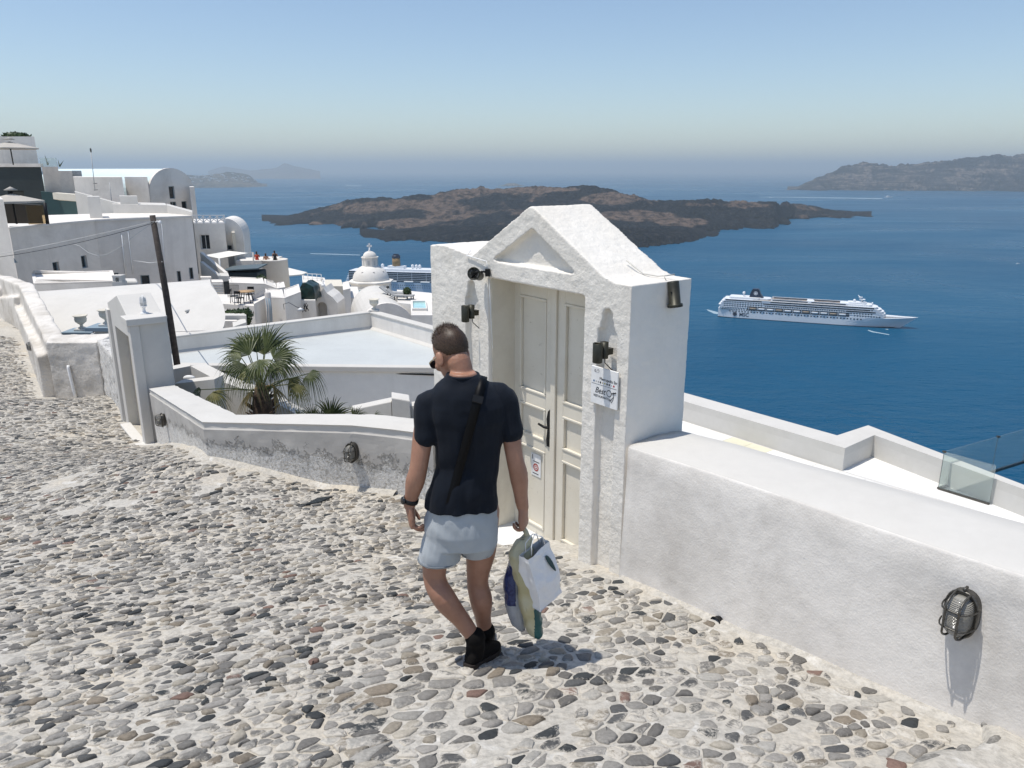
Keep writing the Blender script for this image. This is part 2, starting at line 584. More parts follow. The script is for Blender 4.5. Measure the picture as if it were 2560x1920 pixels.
# ------------------------------------------------------------------ cobblestones: one cell each, shrunk and rounded
GATE_O = Vector((0.79, 5.0))
GATE_X = Vector((-0.605, 0.796))           # along the facade, away from the camera
GATE_N = Vector((-0.796, -0.605))          # out of the facade towards the lane
def build_stones():
    rnd = random.Random(11)
    ca, sa = math.cos(math.atan2(ST_DIR.y, ST_DIR.x)), math.sin(math.atan2(ST_DIR.y, ST_DIR.x))
    el = 1.5
    # metric space: p = rotate, squeeze along the long axis
    def to_m(x, y): return ((x * ca + y * sa) / el, (-x * sa + y * ca))
    def to_w(a, b): a *= el; return (a * ca - b * sa, a * sa + b * ca)
    xs = [to_m(x, y) for x, y in ((-17, 0), (5, 0), (-17, 27), (5, 27))]
    a0, a1 = min(p[0] for p in xs), max(p[0] for p in xs)
    b0, b1 = min(p[1] for p in xs), max(p[1] for p in xs)
    near = []
    # larger stones beside the wall at right, smaller ones over the middle of the lane
    def zone(x, y):
        if y > 11: return 2
        return 1 if x < -0.55 - .10 * (y - 3) + .35 * noise.noise(Vector((x * .8, y * .8, 1.7))) else 0
    for zn, sp in ((0, .067), (1, .051), (2, .066)):
        na, nb = int((a1 - a0) / sp) + 1, int((b1 - b0) / sp) + 1
        cells = {}
        for i in range(na):
            for j in range(nb):
                a = a0 + (i + (0.5 if j % 2 else 0.0) + rnd.uniform(-0.44, 0.44)) * sp
                b = b0 + (j + rnd.uniform(-0.44, 0.44)) * sp
                x, y = to_w(a, b)
                if y < 1.6 or y > 23 or x < -16 or x > 4: continue
                zc = y * CP + 2.5 * SP
                uu = 1280 + F * x / zc
                if uu < -900 or uu > 2900: continue
                if zone(x, y) != zn: continue
                # drop some so that neighbours grow: sizes vary
                if rnd.random() < 0.18: continue
                cells[(i, j)] = (a, b)
        bx_ = sp * 1.25
        for (i, j), (a, b) in cells.items():
            x, y = to_w(a, b)
            side = wall_line_side(x, y)
            if side < 0.085: continue
            # bare mortar patches
            pn = noise.noise(Vector((x * 0.9, y * 0.9, 3.3))) + 0.5 * noise.noise(Vector((x * 2.7, y * 2.7, 9.1)))
            if pn > 0.68: continue
            if side < 0.22 and rnd.random() < 0.35: continue
            s = step_s(x, y) + 0.05 * math.sin(1.7 * (x * ST_DIR.x + y * ST_DIR.y))
            if any(0.0 < s - s0 < 0.10 for s0, h in STEPS): continue
            if rnd.random() < 0.05: continue
            # Voronoi cell by clipping
            poly = [(a - bx_, b - bx_), (a + bx_, b - bx_), (a + bx_, b + bx_), (a - bx_, b + bx_)]
            for di in (0, -1, 1, -2, 2):
                for dj in (0, -1, 1, -2, 2):
                    q = cells.get((i + di, j + dj))
                    if q is None or (di == 0 and dj == 0): continue
                    mx, my = (a + q[0]) / 2, (b + q[1]) / 2
                    nx, ny = q[0] - a, q[1] - b
                    out = []
                    m_ = len(poly)
                    ds = [(p[0] - mx) * nx + (p[1] - my) * ny for p in poly]
                    if max(ds) <= 0: continue
                    for k in range(m_):
                        p, dp = poly[k], ds[k]
                        r, dr = poly[(k + 1) % m_], ds[(k + 1) % m_]
                        if dp <= 0: out.append(p)
                        if dp * dr < 0:
                            t = dp / (dp - dr)
                            out.append((p[0] + (r[0] - p[0]) * t, p[1] + (r[1] - p[1]) * t))
                    poly = out
                    if len(poly) < 3: break
                if len(poly) < 3: break
            if len(poly) < 3: continue
            # corner cutting
            q = []
            m_ = len(poly)
            for k in range(m_):
                p, r = poly[k], poly[(k + 1) % m_]
                c1, c2 = rnd.uniform(.10, .28), rnd.uniform(.72, .90)
                q.append((p[0] + (r[0] - p[0]) * c1, p[1] + (r[1] - p[1]) * c1))
                q.append((p[0] + (r[0] - p[0]) * c2, p[1] + (r[1] - p[1]) * c2))
            cx = sum(p[0] for p in q) / len(q); cy = sum(p[1] for p in q) / len(q)
            fac = rnd.choice([rnd.uniform(0.86, 0.97), rnd.uniform(0.78, 0.92), rnd.uniform(0.55, 0.85)])
            ring = [to_w(cx + (p[0] - cx) * fac * rnd.uniform(.84, 1.08), cy + (p[1] - cy) * fac * rnd.uniform(.84, 1.08)) for p in q]
            near.append((to_w(cx, cy), ring))
    pts = np.array([c for c, r in near])
    zs = np.concatenate([Gn(pts[i:i + 5000]) for i in range(0, len(pts), 5000)])
    greys = [(0.29, 0.275, 0.25), (0.19, 0.18, 0.165), (0.11, 0.11, 0.108), (0.34, 0.30, 0.24), (0.26, 0.22, 0.17), (0.42, 0.40, 0.36),
             (0.055, 0.06, 0.062), (0.23, 0.15, 0.12), (0.34, 0.32, 0.29), (0.44, 0.40, 0.33)]
    wts = [18, 20, 17, 8, 7, 14, 9, 1.5, 15, 8]
    items = []
    for (c, ring), z in zip(near, zs):
        x, y = c
        z = z + step_off(x, y)
        gx = (float(Gn([(x + .05, y)])[0]) - float(Gn([(x - .05, y)])[0])) / .1 if False else 0.0
        n = len(ring)
        h = rnd.uniform(0.005, 0.018)
        tx, ty = rnd.uniform(-.06, .06), rnd.uniform(-.06, .06)
        vs = []
        col = rnd.choices(greys, wts)[0]
        k = rnd.uniform(0.85, 1.15)
        col = tuple(max(0.02, cc * k) for cc in col)
        lime = rnd.choice([-0.3, -0.16, -0.08, 0.0, 0.06, 0.12, 0.20])
        items.append((x, y, z, ring, h, tx, ty, col, lime))
    # slope of the ground for setting each stone
    def slopes():
        P = np.array([(i[0], i[1]) for i in items])
        e = 0.04
        def gg(dx, dy):
            Q = P + np.array([dx, dy])
            return np.concatenate([Gn(Q[i:i + 5000]) for i in range(0, len(Q), 5000)])
        return (gg(e, 0) - gg(-e, 0)) / (2 * e), (gg(0, e) - gg(0, -e)) / (2 * e)
    sx, sy = slopes()
    geo = []
    for it, gx, gy in zip(items, sx, sy):
        x, y, z, ring, h, tx, ty, col, lime = it
        n = len(ring)
        vs = []
        def put(px, py, dz): vs.append((px - x, py - y, gx * (px - x) + gy * (py - y) + tx * (px - x) + ty * (py - y) + dz))
        for px, py in ring: put(px, py, -0.03)
        for px, py in ring: put(px, py, h * 0.35)
        for px, py in ring: put(x + (px - x) * 0.80, y + (py - y) * 0.80, h * rnd.uniform(0.8, 1.0))
        put(x, y, h * rnd.uniform(0.95, 1.2))
        fs = []
        for k in range(n):
            k2 = (k + 1) % n
            fs.append((k, k2, n + k2, n + k))
            fs.append((n + k, n + k2, 2 * n + k2, 2 * n + k))
            fs.append((2 * n + k, 2 * n + k2, 3 * n))
        # area in the picture, to pick the largest
        uv = [proj((px, py, z)) for px, py in ring]
        ar = abs(sum(uv[k][0] * uv[(k + 1) % n][1] - uv[(k + 1) % n][0] * uv[k][1] for k in range(n))) / 2
        inside = all(0 < p[0] < 2560 and 0 < p[1] < 1920 for p in uv)
        geo.append((ar if inside else 0, (x, y, z), vs, fs, col, lime))
    geo.sort(key=lambda g: -g[0])
    def attrs(me, cols, limes, rims):
        ra = me.attributes.new('rim', 'FLOAT', 'POINT')
        ra.data.foreach_set('value', np.array(rims, np.float32))
        ca_ = me.attributes.new('stone', 'FLOAT_COLOR', 'FACE')
        ca_.data.foreach_set('color', np.array(cols, np.float32).ravel())
        la = me.attributes.new('lime', 'FLOAT', 'FACE')
        la.data.foreach_set('value', np.array(limes, np.float32))
    for ar, c, vs, fs, col, lime in geo[:300]:
        me = bpy.data.meshes.new('cobblestone')
        me.from_pydata(vs, [], fs)
        me.materials.append(M['stone'])
        me.polygons.foreach_set('use_smooth', [True] * len(fs))
        n_ = (len(vs) - 1) // 3
        attrs(me, [col + (1,)] * len(fs), [lime] * len(fs), [1.0] * (2 * n_) + [.35] * n_ + [0.0])
        o = bpy.data.objects.new('cobblestone', me)
        link(o, path)
        o.location = c
    V, Fc, C, L, E_ = [], [], [], [], []
    for ar, c, vs, fs, col, lime in geo[300:]:
        o0 = len(V)
        V += [(p[0] + c[0], p[1] + c[1], p[2] + c[2]) for p in vs]
        Fc += [tuple(i + o0 for i in f) for f in fs]
        C += [col + (1,)] * len(fs); L += [lime] * len(fs)
        n_ = (len(vs) - 1) // 3; E_ += [1.0] * (2 * n_) + [.35] * n_ + [0.0]
    me = bpy.data.meshes.new('cobblestones')
    me.from_pydata(V, [], Fc)
    me.materials.append(M['stone'])
    me.polygons.foreach_set('use_smooth', [True] * len(Fc))
    attrs(me, C, L, E_)
    o = link(bpy.data.objects.new('cobblestones', me), path)
    o['kind'] = 'stuff'
    return len(geo)
NST = build_stones()
print('stones', NST)
# ================================================================== the gateway and the walls along the lane
GATE_RZ = math.atan2(GATE_X.y, GATE_X.x)
def gl(u, v, d=0.0):
    """pixel -> (t, z) on the plane parallel to the gate facade, d metres behind it"""
    r = ray(u, v)
    nx, ny = GATE_N.x, GATE_N.y
    ox, oy = GATE_O.x - nx * d, GATE_O.y - ny * d
    k = (nx * ox + ny * oy) / (nx * r.x + ny * r.y)
    p = r * k
    t = (p.x - ox) * GATE_X.x + (p.y - oy) * GATE_X.y
    return t, p.z
gate = empty('gateway', (GATE_O.x, GATE_O.y, 0), GATE_RZ,
             'whitewashed stucco gateway with triangular pediment around the cream double door', 'gateway')
T_JR, Z_LIN = gl(1460, 740)
T_JL = gl(1220, 694)[0]
Z_TH = -3.14                                  # threshold
GW, GD = 2.54, 0.60
T_AP = 1.07
Z_AP = gl(1329, 516)[1]
Z_SH = -0.72
LEAF_D = 0.27
def xz_prism(pts, y0, y1, mb, mi=0):
    mb.extrude([(x, y0, z) for x, z in pts], (0, y1 - y0, 0), mi)

def cutter(name, mb):
    return mb.build(name, M['gate'], gate)

def build_gate_body():
    mb = MB()
    zb = -3.75
    # one outline: pier, gable, pier, with the door opening left out
    out = [(0, zb), (T_JR, zb), (T_JR, Z_LIN), (T_JL, Z_LIN), (T_JL, zb), (GW, zb), (GW, -0.655), (2.30, -0.64), (1.93, -0.69), (1.885, -0.705),
           (T_AP + 0.02, Z_AP), (T_AP - 0.02, Z_AP), (0.33, -0.665), (0.27, -0.70), (0.18, -0.725), (0, -0.735)]
    xz_prism(out, 0.0, -GD, mb)
    o = mb.build('wall', [M['gate'], M['gate_side']], gate)
    cuts = []
    # pediment triangle
    tri = [gl(1000 + x * .3526, 480 + y * .3526) for x, y in ((650, 485), (935, 258), (1258, 590))]
    c = MB(); xz_prism(tri, 0.05, -0.055, c); cuts.append(cutter('cut', c))
    # niches in both piers: tall channels with a stepped arched head
    def niche(tc, ztop, w, h1, zbot):
        w2 = w * 0.56
        pts = [(tc - w / 2, zbot), (tc - w / 2, ztop - h1), (tc - w2 / 2 - .02, ztop - h1 + .015), (tc - w2 / 2, ztop - h1 * .45)]
        for k in range(7):
            th = math.pi - math.pi * k / 6
            pts.append((tc + w2 / 2 * math.cos(th), ztop - h1 * .35 + h1 * .35 * math.sin(th)))
        pts += [(tc + w2 / 2, ztop - h1 * .45), (tc + w2 / 2 + .02, ztop - h1 + .015), (tc + w / 2, ztop - h1), (tc + w / 2, zbot)]
        c = MB(); xz_prism(pts, 0.05, -0.055, c); cuts.append(cutter('cut', c))
    tn, zn = gl(1000 + 1462 * .3526, 480 + 825 * .3526)
    niche(0.215, zn, 0.185, 0.16, -3.6)
    tn2, zn2 = gl(1000 + 505 * .3526, 480 + 628 * .3526)
    niche(tn2, zn2, 0.20, 0.16, -3.6)
    for c in cuts:
        m = o.modifiers.new('b', 'BOOLEAN'); m.operation = 'DIFFERENCE'; m.object = c; m.solver = 'EXACT'
    bake(o)
    for c in cuts:
        bpy.data.objects.remove(c)
    remesh(o, 0.0125, 1, 0.5)
    displace_noise(o, 0.004, 6.0, 3, 1.0)
    displace_noise(o, 0.0020, 28.0, 2, 4.0)
    me = o.data
    me.materials.clear(); me.materials.append(M['gate']); me.materials.append(M['gate_side'])
    # the flank is trowelled smoother than the front
    no = np.empty(len(me.polygons) * 3); me.polygons.foreach_get('normal', no); no = no.reshape(-1, 3)
    me.polygons.foreach_set('material_index', (no[:, 0] < -0.7).astype(int))
    me.polygons.foreach_set('use_smooth', [True] * len(me.polygons))
    return o
build_gate_body()

# ---- double door
M['door'] = None
def door_mat():
    m, nt, p = newmat('cream_door_paint')
    pos = obj_pos(nt)
    f = noise_tex(nt, pos, 3.0, 5, 0.6)
    col = ramp(nt, f, [(0.3, (0.68, 0.63, 0.525)), (0.7, (0.75, 0.705, 0.605))])
    f2 = noise_tex(nt, pos, 22, 6, 0.7, 0.5)
    col = mixc(nt, ramp(nt, f2, [(0.62, 0.0), (0.72, 0.5)]), col, (0.36, 0.31, 0.23))
    nt.links.new(col, p.inputs['Base Color'])
    p.inputs['Roughness'].default_value = 0.55
    nt.links.new(bump(nt, noise_tex(nt, pos, 60, 3, 0.6), 0.15, 0.004), p.inputs['Normal'])
    return m
M['door'] = door_mat()
def door_leaf(t0, t1, handle):
    y = -LEAF_D
    root = bpy.data.objects.new('door', None); link(root, gate)
    zs = [(-1.01, -1.836), (-1.944, -2.24), (-2.33, -3.07)]
    st = 0.105
    a, b = t0 + st, t1 - st
    mb = MB()
    ztop = Z_LIN + 0.06
    mb.box((t0, y - .045, Z_TH), (a, y, ztop)); mb.box((b, y - .045, Z_TH), (t1, y, ztop))
    rails = [(ztop, zs[0][0]), (zs[0][1], zs[1][0]), (zs[1][1], zs[2][0]), (zs[2][1], Z_TH)]
    for z1, z0 in rails:
        mb.box((a, y - .045, z0), (b, y, z1))
    fr = mb.build('frame', M['door'], root); bevel(fr, .004, 2)
    for z1, z0 in zs:
        pm = MB()
        # recessed field with a raised moulding round it
        pm.box((a, y - .04, z0), (b, y - .022, z1))
        pm.build('panel', M['door'], root)
        mm = MB()
        w = .022
        for (x0, x1, q0, q1) in ((a, b, z1 - w, z1), (a, b, z0, z0 + w), (a, a + w, z0 + w, z1 - w), (b - w, b, z0 + w, z1 - w)):
            mm.box((x0, y - .022, q0), (x1, y + .008, q1))
        mo = mm.build('moulding', M['door'], root); bevel(mo, .006, 2)
    if handle:
        hm = MB()
        tc = t0 + .035
        pl = [(tc - .022, -2.26), (tc + .022, -2.26), (tc + .026, -2.20), (tc + .018, -2.11), (tc + .026, -2.02), (tc + .015, -1.95), (tc, -1.925), (tc - .015, -1.95), (tc - .026, -2.02), (tc - .018, -2.11), (tc - .026, -2.20)]
        pl = [(tc + (x - tc) * 1.7, z * 1.0) for x, z in pl]
        hm.extrude([(x, y, z) for x, z in pl], (0, .012, 0))
        hm.tube([(tc, y, -2.08), (tc, y + .04, -2.08), (tc + .03, y + .052, -2.078), (tc + .10, y + .05, -2.07)], [.014, .013, .012, .010], 8)
        hm.tube([(tc, y, -2.17), (tc, y + .014, -2.17)], [.012, .012], 8)
        h = hm.build('handle', M['black'], root)
    return root
T_MID = gl(1390, 727, LEAF_D)[0]
door_leaf(T_JR - .02, T_MID - .006, False)
dl = door_leaf(T_MID + .006, T_JL + .02, True)
mb = MB()
mb.box((T_MID - .03, -LEAF_D, Z_TH), (T_MID + .03, -LEAF_D + .022, Z_LIN + .05))
bevel(mb.build('meeting_strip', M['door'], gate), .006, 2)
mb = MB()
mb.box((T_JR - .05, -.60, -3.6), (T_JL + .05, .10, Z_TH))
M['marble'] = plain('white_marble', (0.74, 0.74, 0.72), 0.5, 0, 0.1, 5)
bevel(mb.build('threshold', M['marble'], gate), .012, 2)
# back boards closing the opening are the doors; reveal plaster is painted cream on the inner jamb
mb = MB()
M['reveal'] = plaster('cream_reveal_paint', (0.72, 0.675, 0.575), (0.45, 0.39, 0.30), 0.35, 2.0, 0.35, 30, 0.006, streak=0.25)
mb.box((T_JL - .012, -LEAF_D - .02, Z_TH), (T_JL + .02, -.03, Z_LIN))
mb.build('jamb_lining', M['reveal'], gate)

# ---- notice on the door: round red emblem
def flat(root, name, x0, x1, z0, z1, y, m, th=.002):
    mb = MB(); mb.box((x0, y, z0), (x1, y + th, z1)); return mb.build(name, m, root)
M['paper'] = plain('white_paper', (0.80, 0.80, 0.79), 0.6, 0, 0.04)
M['red_ink'] = plain('red_ink', (0.42, 0.05, 0.035), 0.6)
M['black_ink'] = plain('black_ink', (0.02, 0.02, 0.022), 0.6)
M['grey_ink'] = plain('grey_ink', (0.25, 0.25, 0.26), 0.6)
def ring_mesh(mb, cx, cz, y, r0, r1, seg=28, a0=0, a1=2 * math.pi):
    vs, fs = [], []
    for k in range(seg + 1):
        th = a0 + (a1 - a0) * k / seg
        for r in (r0, r1):
            vs.append((cx + r * math.cos(th), y, cz + r * math.sin(th)))
    for k in range(seg):
        fs.append((2 * k, 2 * k + 1, 2 * k + 3, 2 * k + 2))
    mb.add(vs, fs)
def gtext(root, name, s, x, z, y, size, m, rz=0.0, shear=0.0, align='CENTER', sx=1.0):
    cu = bpy.data.curves.new(name, 'FONT')
    cu.body = s; cu.size = size; cu.align_x = align; cu.align_y = 'CENTER'; cu.shear = shear
    cu.extrude = 0.0004
    t = bpy.data.objects.new(name, cu)
    bpy.context.view_layer.update()
    link(t)
    bpy.context.view_layer.update()
    dg = bpy.context.evaluated_depsgraph_get()
    me = bpy.data.meshes.new_from_object(t.evaluated_get(dg))
    bpy.data.objects.remove(t)
    me.materials.clear(); me.materials.append(m)
    o = link(bpy.data.objects.new(name, me), root)
    # local x runs away from the viewer's right, so writing is turned round to face the lane
    o.matrix_local = Matrix.Translation((x, y, z)) @ Matrix.Rotation(math.pi, 4, 'Z') @ Matrix.Rotation(math.pi / 2, 4, 'X') @ Matrix.Rotation(rz, 4, 'Z') @ Matrix.Diagonal((sx, 1, 1, 1))
    return o
nt_ = empty('door_notice', (GATE_O.x, GATE_O.y, 0), GATE_RZ, 'small white paper notice with red round emblem stuck low on the door', 'notice')
ta, za = gl(1325, 1131, LEAF_D); tb, zb_ = gl(1348, 1197, LEAF_D)
ya = -LEAF_D - .018
flat(nt_, 'sheet', tb, ta, zb_, za, ya, M['paper'])
cx, cz = (ta + tb) / 2, za + (zb_ - za) * .60
mb = MB(); ring_mesh(mb, cx, cz, ya + .0035, .024, .036); ring_mesh(mb, cx, cz, ya + .0035, .010, .016); mb.build('emblem', M['red_ink'], nt_)
mb = MB(); 
for q_ in (((tb + .02, ya + .003, za - .075), (ta - .03, ya + .0035, za - .068)), ((tb + .03, ya + .003, zb_ + .02), (ta - .02, ya + .0035, zb_ + .027)), ((ta - .022, ya + .003, za - .055), (ta - .014, ya + .0035, za - .012))):
    mb = MB(); mb.box(*q_); mb.build('printed_line', M['black_ink'], nt_)

# ---- sign plate on the right pier
sg = empty('restaurant_sign', (GATE_O.x, GATE_O.y, 0), GATE_RZ, 'white plate sign with looping black lettering on the pier right of the door', 'sign')
s0 = gl(1477, 913, -.03); s1 = gl(1540, 1026, -.03)
xl, xr = s0[0], s1[0]                        # xl is the far (left in picture) edge
zt, zbm = s0[1], gl(1479, 1006, -.03)[1]
W_, H_ = xl - xr, zt - zbm
ys = .024
mb = MB(); mb.box((xr, .012, zbm), (xl, ys, zt)); bevel(mb.build('plate', M['paper'], sg), .002, 1)
def sx_(f): return xl - W_ * f
def sz_(f): return zt - H_ * f
yt = ys + .001
gtext(sg, 'name_line', 'Metropolis Str', sx_(.66), sz_(.29), yt, .030, M['black_ink'])
mb = MB()
mb.box((sx_(.97), yt - .0006, sz_(.462)), (sx_(.03), yt + .0002, sz_(.455)))
mb.build('dividing_line', M['black_ink'], sg)
cols = [(0.05, 0.15, 0.3), (0.2, 0.2, 0.2), (0.3, 0.3, 0.3), (0.02, 0.02, 0.02), (0.4, 0.3, 0.15), (0.45, 0.4, 0.05), (0.02, 0.02, 0.02), (0.02, 0.02, 0.02), (0.15, 0.15, 0.15), (0.45, 0.03, 0.03)]
for k, c in enumerate(cols):
    mb = MB(); fx = .12 + k * .083
    w = [.010, .006, .008, .010, .007, .008, .010, .009, .005, .010][k]
    ring_mesh(mb, sx_(fx), sz_(.39 - .0 * k), yt, 0.0, w * .8, 8)
    mb.build('pictogram', plain('ink_%d' % k, c, .6), sg)
mb = MB()
ring_mesh(mb, sx_(.16), sz_(.11), yt, .004, .010, 10); ring_mesh(mb, sx_(.27), sz_(.10), yt, .006, .011, 10, 0, 4)
mb.box((sx_(.30), yt, sz_(.145)), (sx_(.14), yt + .0004, sz_(.138)))
mb.build('small_emblem', M['grey_ink'], sg)
gtext(sg, 'script_lettering', 'Best', sx_(.36), sz_(.62), yt, .062, M['black_ink'], shear=.35, sx=.95)
mb = MB()
ring_mesh(mb, sx_(.70), sz_(.62), yt, .020, .025, 28)
mb.tube([(sx_(.80), yt, sz_(.60)), (sx_(.96), yt, sz_(.545))], [.004, .005], 6)
pts = [(sx_(.85), sz_(.55)), (sx_(.88), sz_(.62)), (sx_(.86), sz_(.74)), (sx_(.80), sz_(.84)), (sx_(.77), sz_(.80)), (sx_(.81), sz_(.73)), (sx_(.88), sz_(.66))]
mb.tube([(x, yt, z) for x, z in pts], .0018, 5)
mb.build('pan_logo', M['black_ink'], sg)
gtext(sg, 'small_lettering', 'RESTAURANTS.gr', sx_(.45), sz_(.775), yt, .023, M['black_ink'])

# ---- cylinder lights on the gateway
def twin_light(u, v, d, label):
    t, z = gl(u, v, d)
    r = empty('wall_light', (GATE_O.x + GATE_X.x * t, GATE_O.y + GATE_X.y * t, z), GATE_RZ, label, 'wall light', 'twin cylinder lights beside the door')
    mb = MB()
    mb.lathe([(.0, -.062), (.028, -.062), (.030, -.058), (.030, .062), (.027, .064), (.026, .058), (.0, .058)], (0, .085, 0), 20)
    mb.build('lamp_tube', M['dark_metal'], r)
    mb = MB(); mb.lathe([(.0, .0), (.0255, .0)], (0, .085, .0585), 16); mb.build('lens', plain('frosted_glass', (.6, .62, .58), .3), r)
    mb = MB(); mb.lathe([(.0, -.045), (.024, -.045), (.025, -.042), (.025, .060), (.0, .060)], (0, .028, .004), 16)
    mb.box((-.02, -.03, -.02), (.02, .03, .02)); mb.build('bracket', M['dark_metal'], r)
    mb = MB(); mb.tube([(0, .02, -.045), (.006, .012, -.075), (-.004, -.01, -.10), (.0, -.045, -.13)], .0035, 6); mb.build('cable', M['black'], r)
    r.scale = (1.22, 1.1, 1.1)
    return r
twin_light(1508, 880, -.04, 'twin cylinder wall light above the white sign plate')
twin_light(1176, 783, -.04, 'twin cylinder wall light on the far pier left of the door')
def spot(loc, aim, label, bracket_from):
    r = empty('spotlight', loc, 0, label, 'spotlight', 'spotlights fixed on top of the gateway')
    q = Vector(aim).normalized().to_track_quat('Z', 'Y').to_matrix().to_4x4()
    mb = MB(); mb.lathe([(.0, -.10), (.036, -.10), (.040, -.095), (.040, .055), (.052, .058), (.053, .078), (.046, .080), (.044, .070), (.0, .070)], (0, 0, 0), 24, mtx=q)
    mb.build('lamp_tube', M['dark_metal'], r)
    mb = MB(); mb.lathe([(0, .0705), (.043, .0705)], (0, 0, 0), 20, mtx=q); mb.build('lens', plain('lamp_lens', (.25, .25, .23), .2), r)
    b = Vector(bracket_from) - Vector(loc)
    mb = MB(); mb.tube([b, b * .6 + Vector((0, 0, .015)), b * .1], .009, 8); mb.box((b.x - .02, b.y - .02, b.z - .03), (b.x + .02, b.y + .02, b.z + .03))
    side = q.to_3x3() @ Vector((1, 0, 0))
    mb.tube([side * .044 + Vector((0, 0, .03)), b * .5, side * -.044 + Vector((0, 0, .03))], .005, 6)
    mb.build('bracket', M['black'], r)
    return r
gx3 = Vector((GATE_X.x, GATE_X.y, 0)); gn3 = Vector((GATE_N.x, GATE_N.y, 0)); go3 = Vector((GATE_O.x, GATE_O.y, 0))
def gw(t, out, z): return go3 + gx3 * t + gn3 * out + Vector((0, 0, z))
t1, z1 = gl(1000 + 540 * .3526, 480 + 585 * .3526, -.12)
spot(gw(t1, .12, z1), gn3 * .8 - gx3 * .65 + Vector((0, 0, .25)), 'round dark spotlight high on the far pier aimed over the lane', gw(t1 - .02, .02, z1 + .01))
# on the flank of the near pier
pf = at(1000 + 1945 * .3526, 480 + 735 * .3526, 5.20)
spot(pf, Vector((.12, -.1, -1)), 'dark spotlight pointing down from the flank of the near pier', pf + Vector((-.06, .09, .06)))
mb = MB()
a = gw(.05, -.42, -.73); 
mb.tube([gw(.35, -.30, -.62), gw(.22, -.34, -.705), gw(.12, -.38, -.715), gw(.03, -.45, -.70), pf + Vector((-.07, .05, .13)), pf + Vector((-.05, .04, .09))], .0055, 6)
tag(mb.build('lamp_cable', M['cable'] if 'cable' in M else plain('pale_cable', (.62, .60, .55), .6), None), 'thin pale cable running over the gateway shoulder to the flank spotlight', 'cable')
mb = MB()
mb.tube([gw(1.93, -.03, -.66), gw(1.93, .012, -.70), gw(t1 - .01, .02, z1 + .10), gw(t1 - .02, .02, z1 + .03)], .005, 6)
mb.tube([gw(t1 - .03, .014, z1 - .04), gw(t1 - .05, .012, z1 - .35), gw(t1 - .075, .012, z1 - .62)], .004, 6)
tag(mb.build('lamp_cable', M['white_paint']), 'white cable hanging from the round spotlight on the far pier', 'cable')

# ------------------------------------------------------------------ right-hand wall
WX = -GATE_X                                 # towards the camera's right
def build_right_wall():
    mb = MB()
    n = 44
    L = 5.6
    rows = []
    root = empty('lane_wall', (GATE_O.x, GATE_O.y, G(.8, 5.03)), 0, 'thick smudged white wall running from the gateway to the right edge', 'wall')
    def P(s, q, z): return (GATE_O.x + WX.x * s - GATE_N.x * q - root.location.x, GATE_O.y + WX.y * s - GATE_N.y * q - root.location.y, z - root.location.z)
    prof = []
    for i in range(n + 1):
        s = .03 + L * i / n
        zt = -1.85 + .048 * s + .006 * math.sin(s * 2.1)
        x, y, _ = P(s, 0, 0)
        zg = G(x + root.location.x, y + root.location.y) - .35
        bow = .010 * math.sin(s * 1.7) 
        flare = .05
        q0 = -.005
        th = .57 + .05 * min(1, s / 2.5)
        ring = [P(s, q0 - flare - bow, zg), P(s, q0 - flare * .4 - bow, zg + .55), P(s, q0 + .0 - bow, zt - .30), P(s, q0 + .004, zt - .026), P(s, q0 + .012, zt - .008), P(s, q0 + .03, zt),
                P(s, q0 + .3, zt + .012), P(s, th - .03, zt), P(s, th, zt - .03), P(s, th, zt - 3.0), P(s, th - .2, zt - 3.2)]
        rows.append(ring)
    m_ = len(rows[0])
    vs = [p for r in rows for p in r]
    fsA, fsT = [], []
    for i in range(n):
        for k in range(m_ - 1):
            f = (i * m_ + k, (i + 1) * m_ + k, (i + 1) * m_ + k + 1, i * m_ + k + 1)
            (fsT if 4 <= k <= 7 else fsA).append(f)
    fsA.append(tuple(range(m_)))
    mb.add(vs, fsA, 0, True)
    mb.f += fsT; mb.mi += [1] * len(fsT); mb.sm += [True] * len(fsT)
    o = mb.build('plastered_face', [M['wall_right'], M['wall_top']], root)
    s = o.modifiers.new('sub', 'SUBSURF'); s.levels = 1; s.render_levels = 1; s.subdivision_type = 'SIMPLE'
    bake(o)
    displace_noise(o, .006, 2.2, 3, 7)
    # drain mouth at the foot
    p = ground_at(1877, 1532)
    mb = MB()
    dd = Vector((-GATE_N.x, -GATE_N.y, 0))
    mb.lathe([(.0, -.02), (.030, -.02), (.034, .02), (.040, .03), (.036, .036), (.030, .03), (.028, -.015)], (0, 0, 0), 16, mtx=(-dd).to_track_quat('Z', 'Y').to_matrix().to_4x4())
    d = mb.build('drain_spout', M['black'], root)
    k = ((p.x - GATE_O.x) * WX.x + (p.y - GATE_O.y) * WX.y)
    d.location = Vector(P(k, -.055, G(p.x, p.y) + .075))
    return root
RWALL = build_right_wall()
# plaster fillet along the foot of the wall
def fillet(name, pts, label, w=.06, h=.03, m=None):
    mb = MB()
    n = len(pts)
    rows = []
    for i, (x, y) in enumerate(pts):
        a = pts[max(0, i - 1)]; b = pts[min(n - 1, i + 1)]
        d = Vector((b[0] - a[0], b[1] - a[1])).normalized()
        nn = Vector((-d.y, d.x))
        j = .02 * noise.noise(Vector((x * 6, y * 6, 2)))
        row = []
        for q, z in ((-.05, h), (0.0, h * .9), (w * .5 + j, h * .42 + j * .4), (w + j * 1.6, -.012)):
            px, py = x + nn.x * q, y + nn.y * q
            row.append((px, py, G(px, py) + z))
        rows.append(row)
    vs = [p for r in rows for p in r]; fs = []
    for i in range(n - 1):
        for k in range(3): fs.append((i * 4 + k, i * 4 + k + 1, (i + 1) * 4 + k + 1, (i + 1) * 4 + k))
    mb.add(vs, fs, 0, True)
    return mb.build(name, m or M['mortar'], path, fix=True)
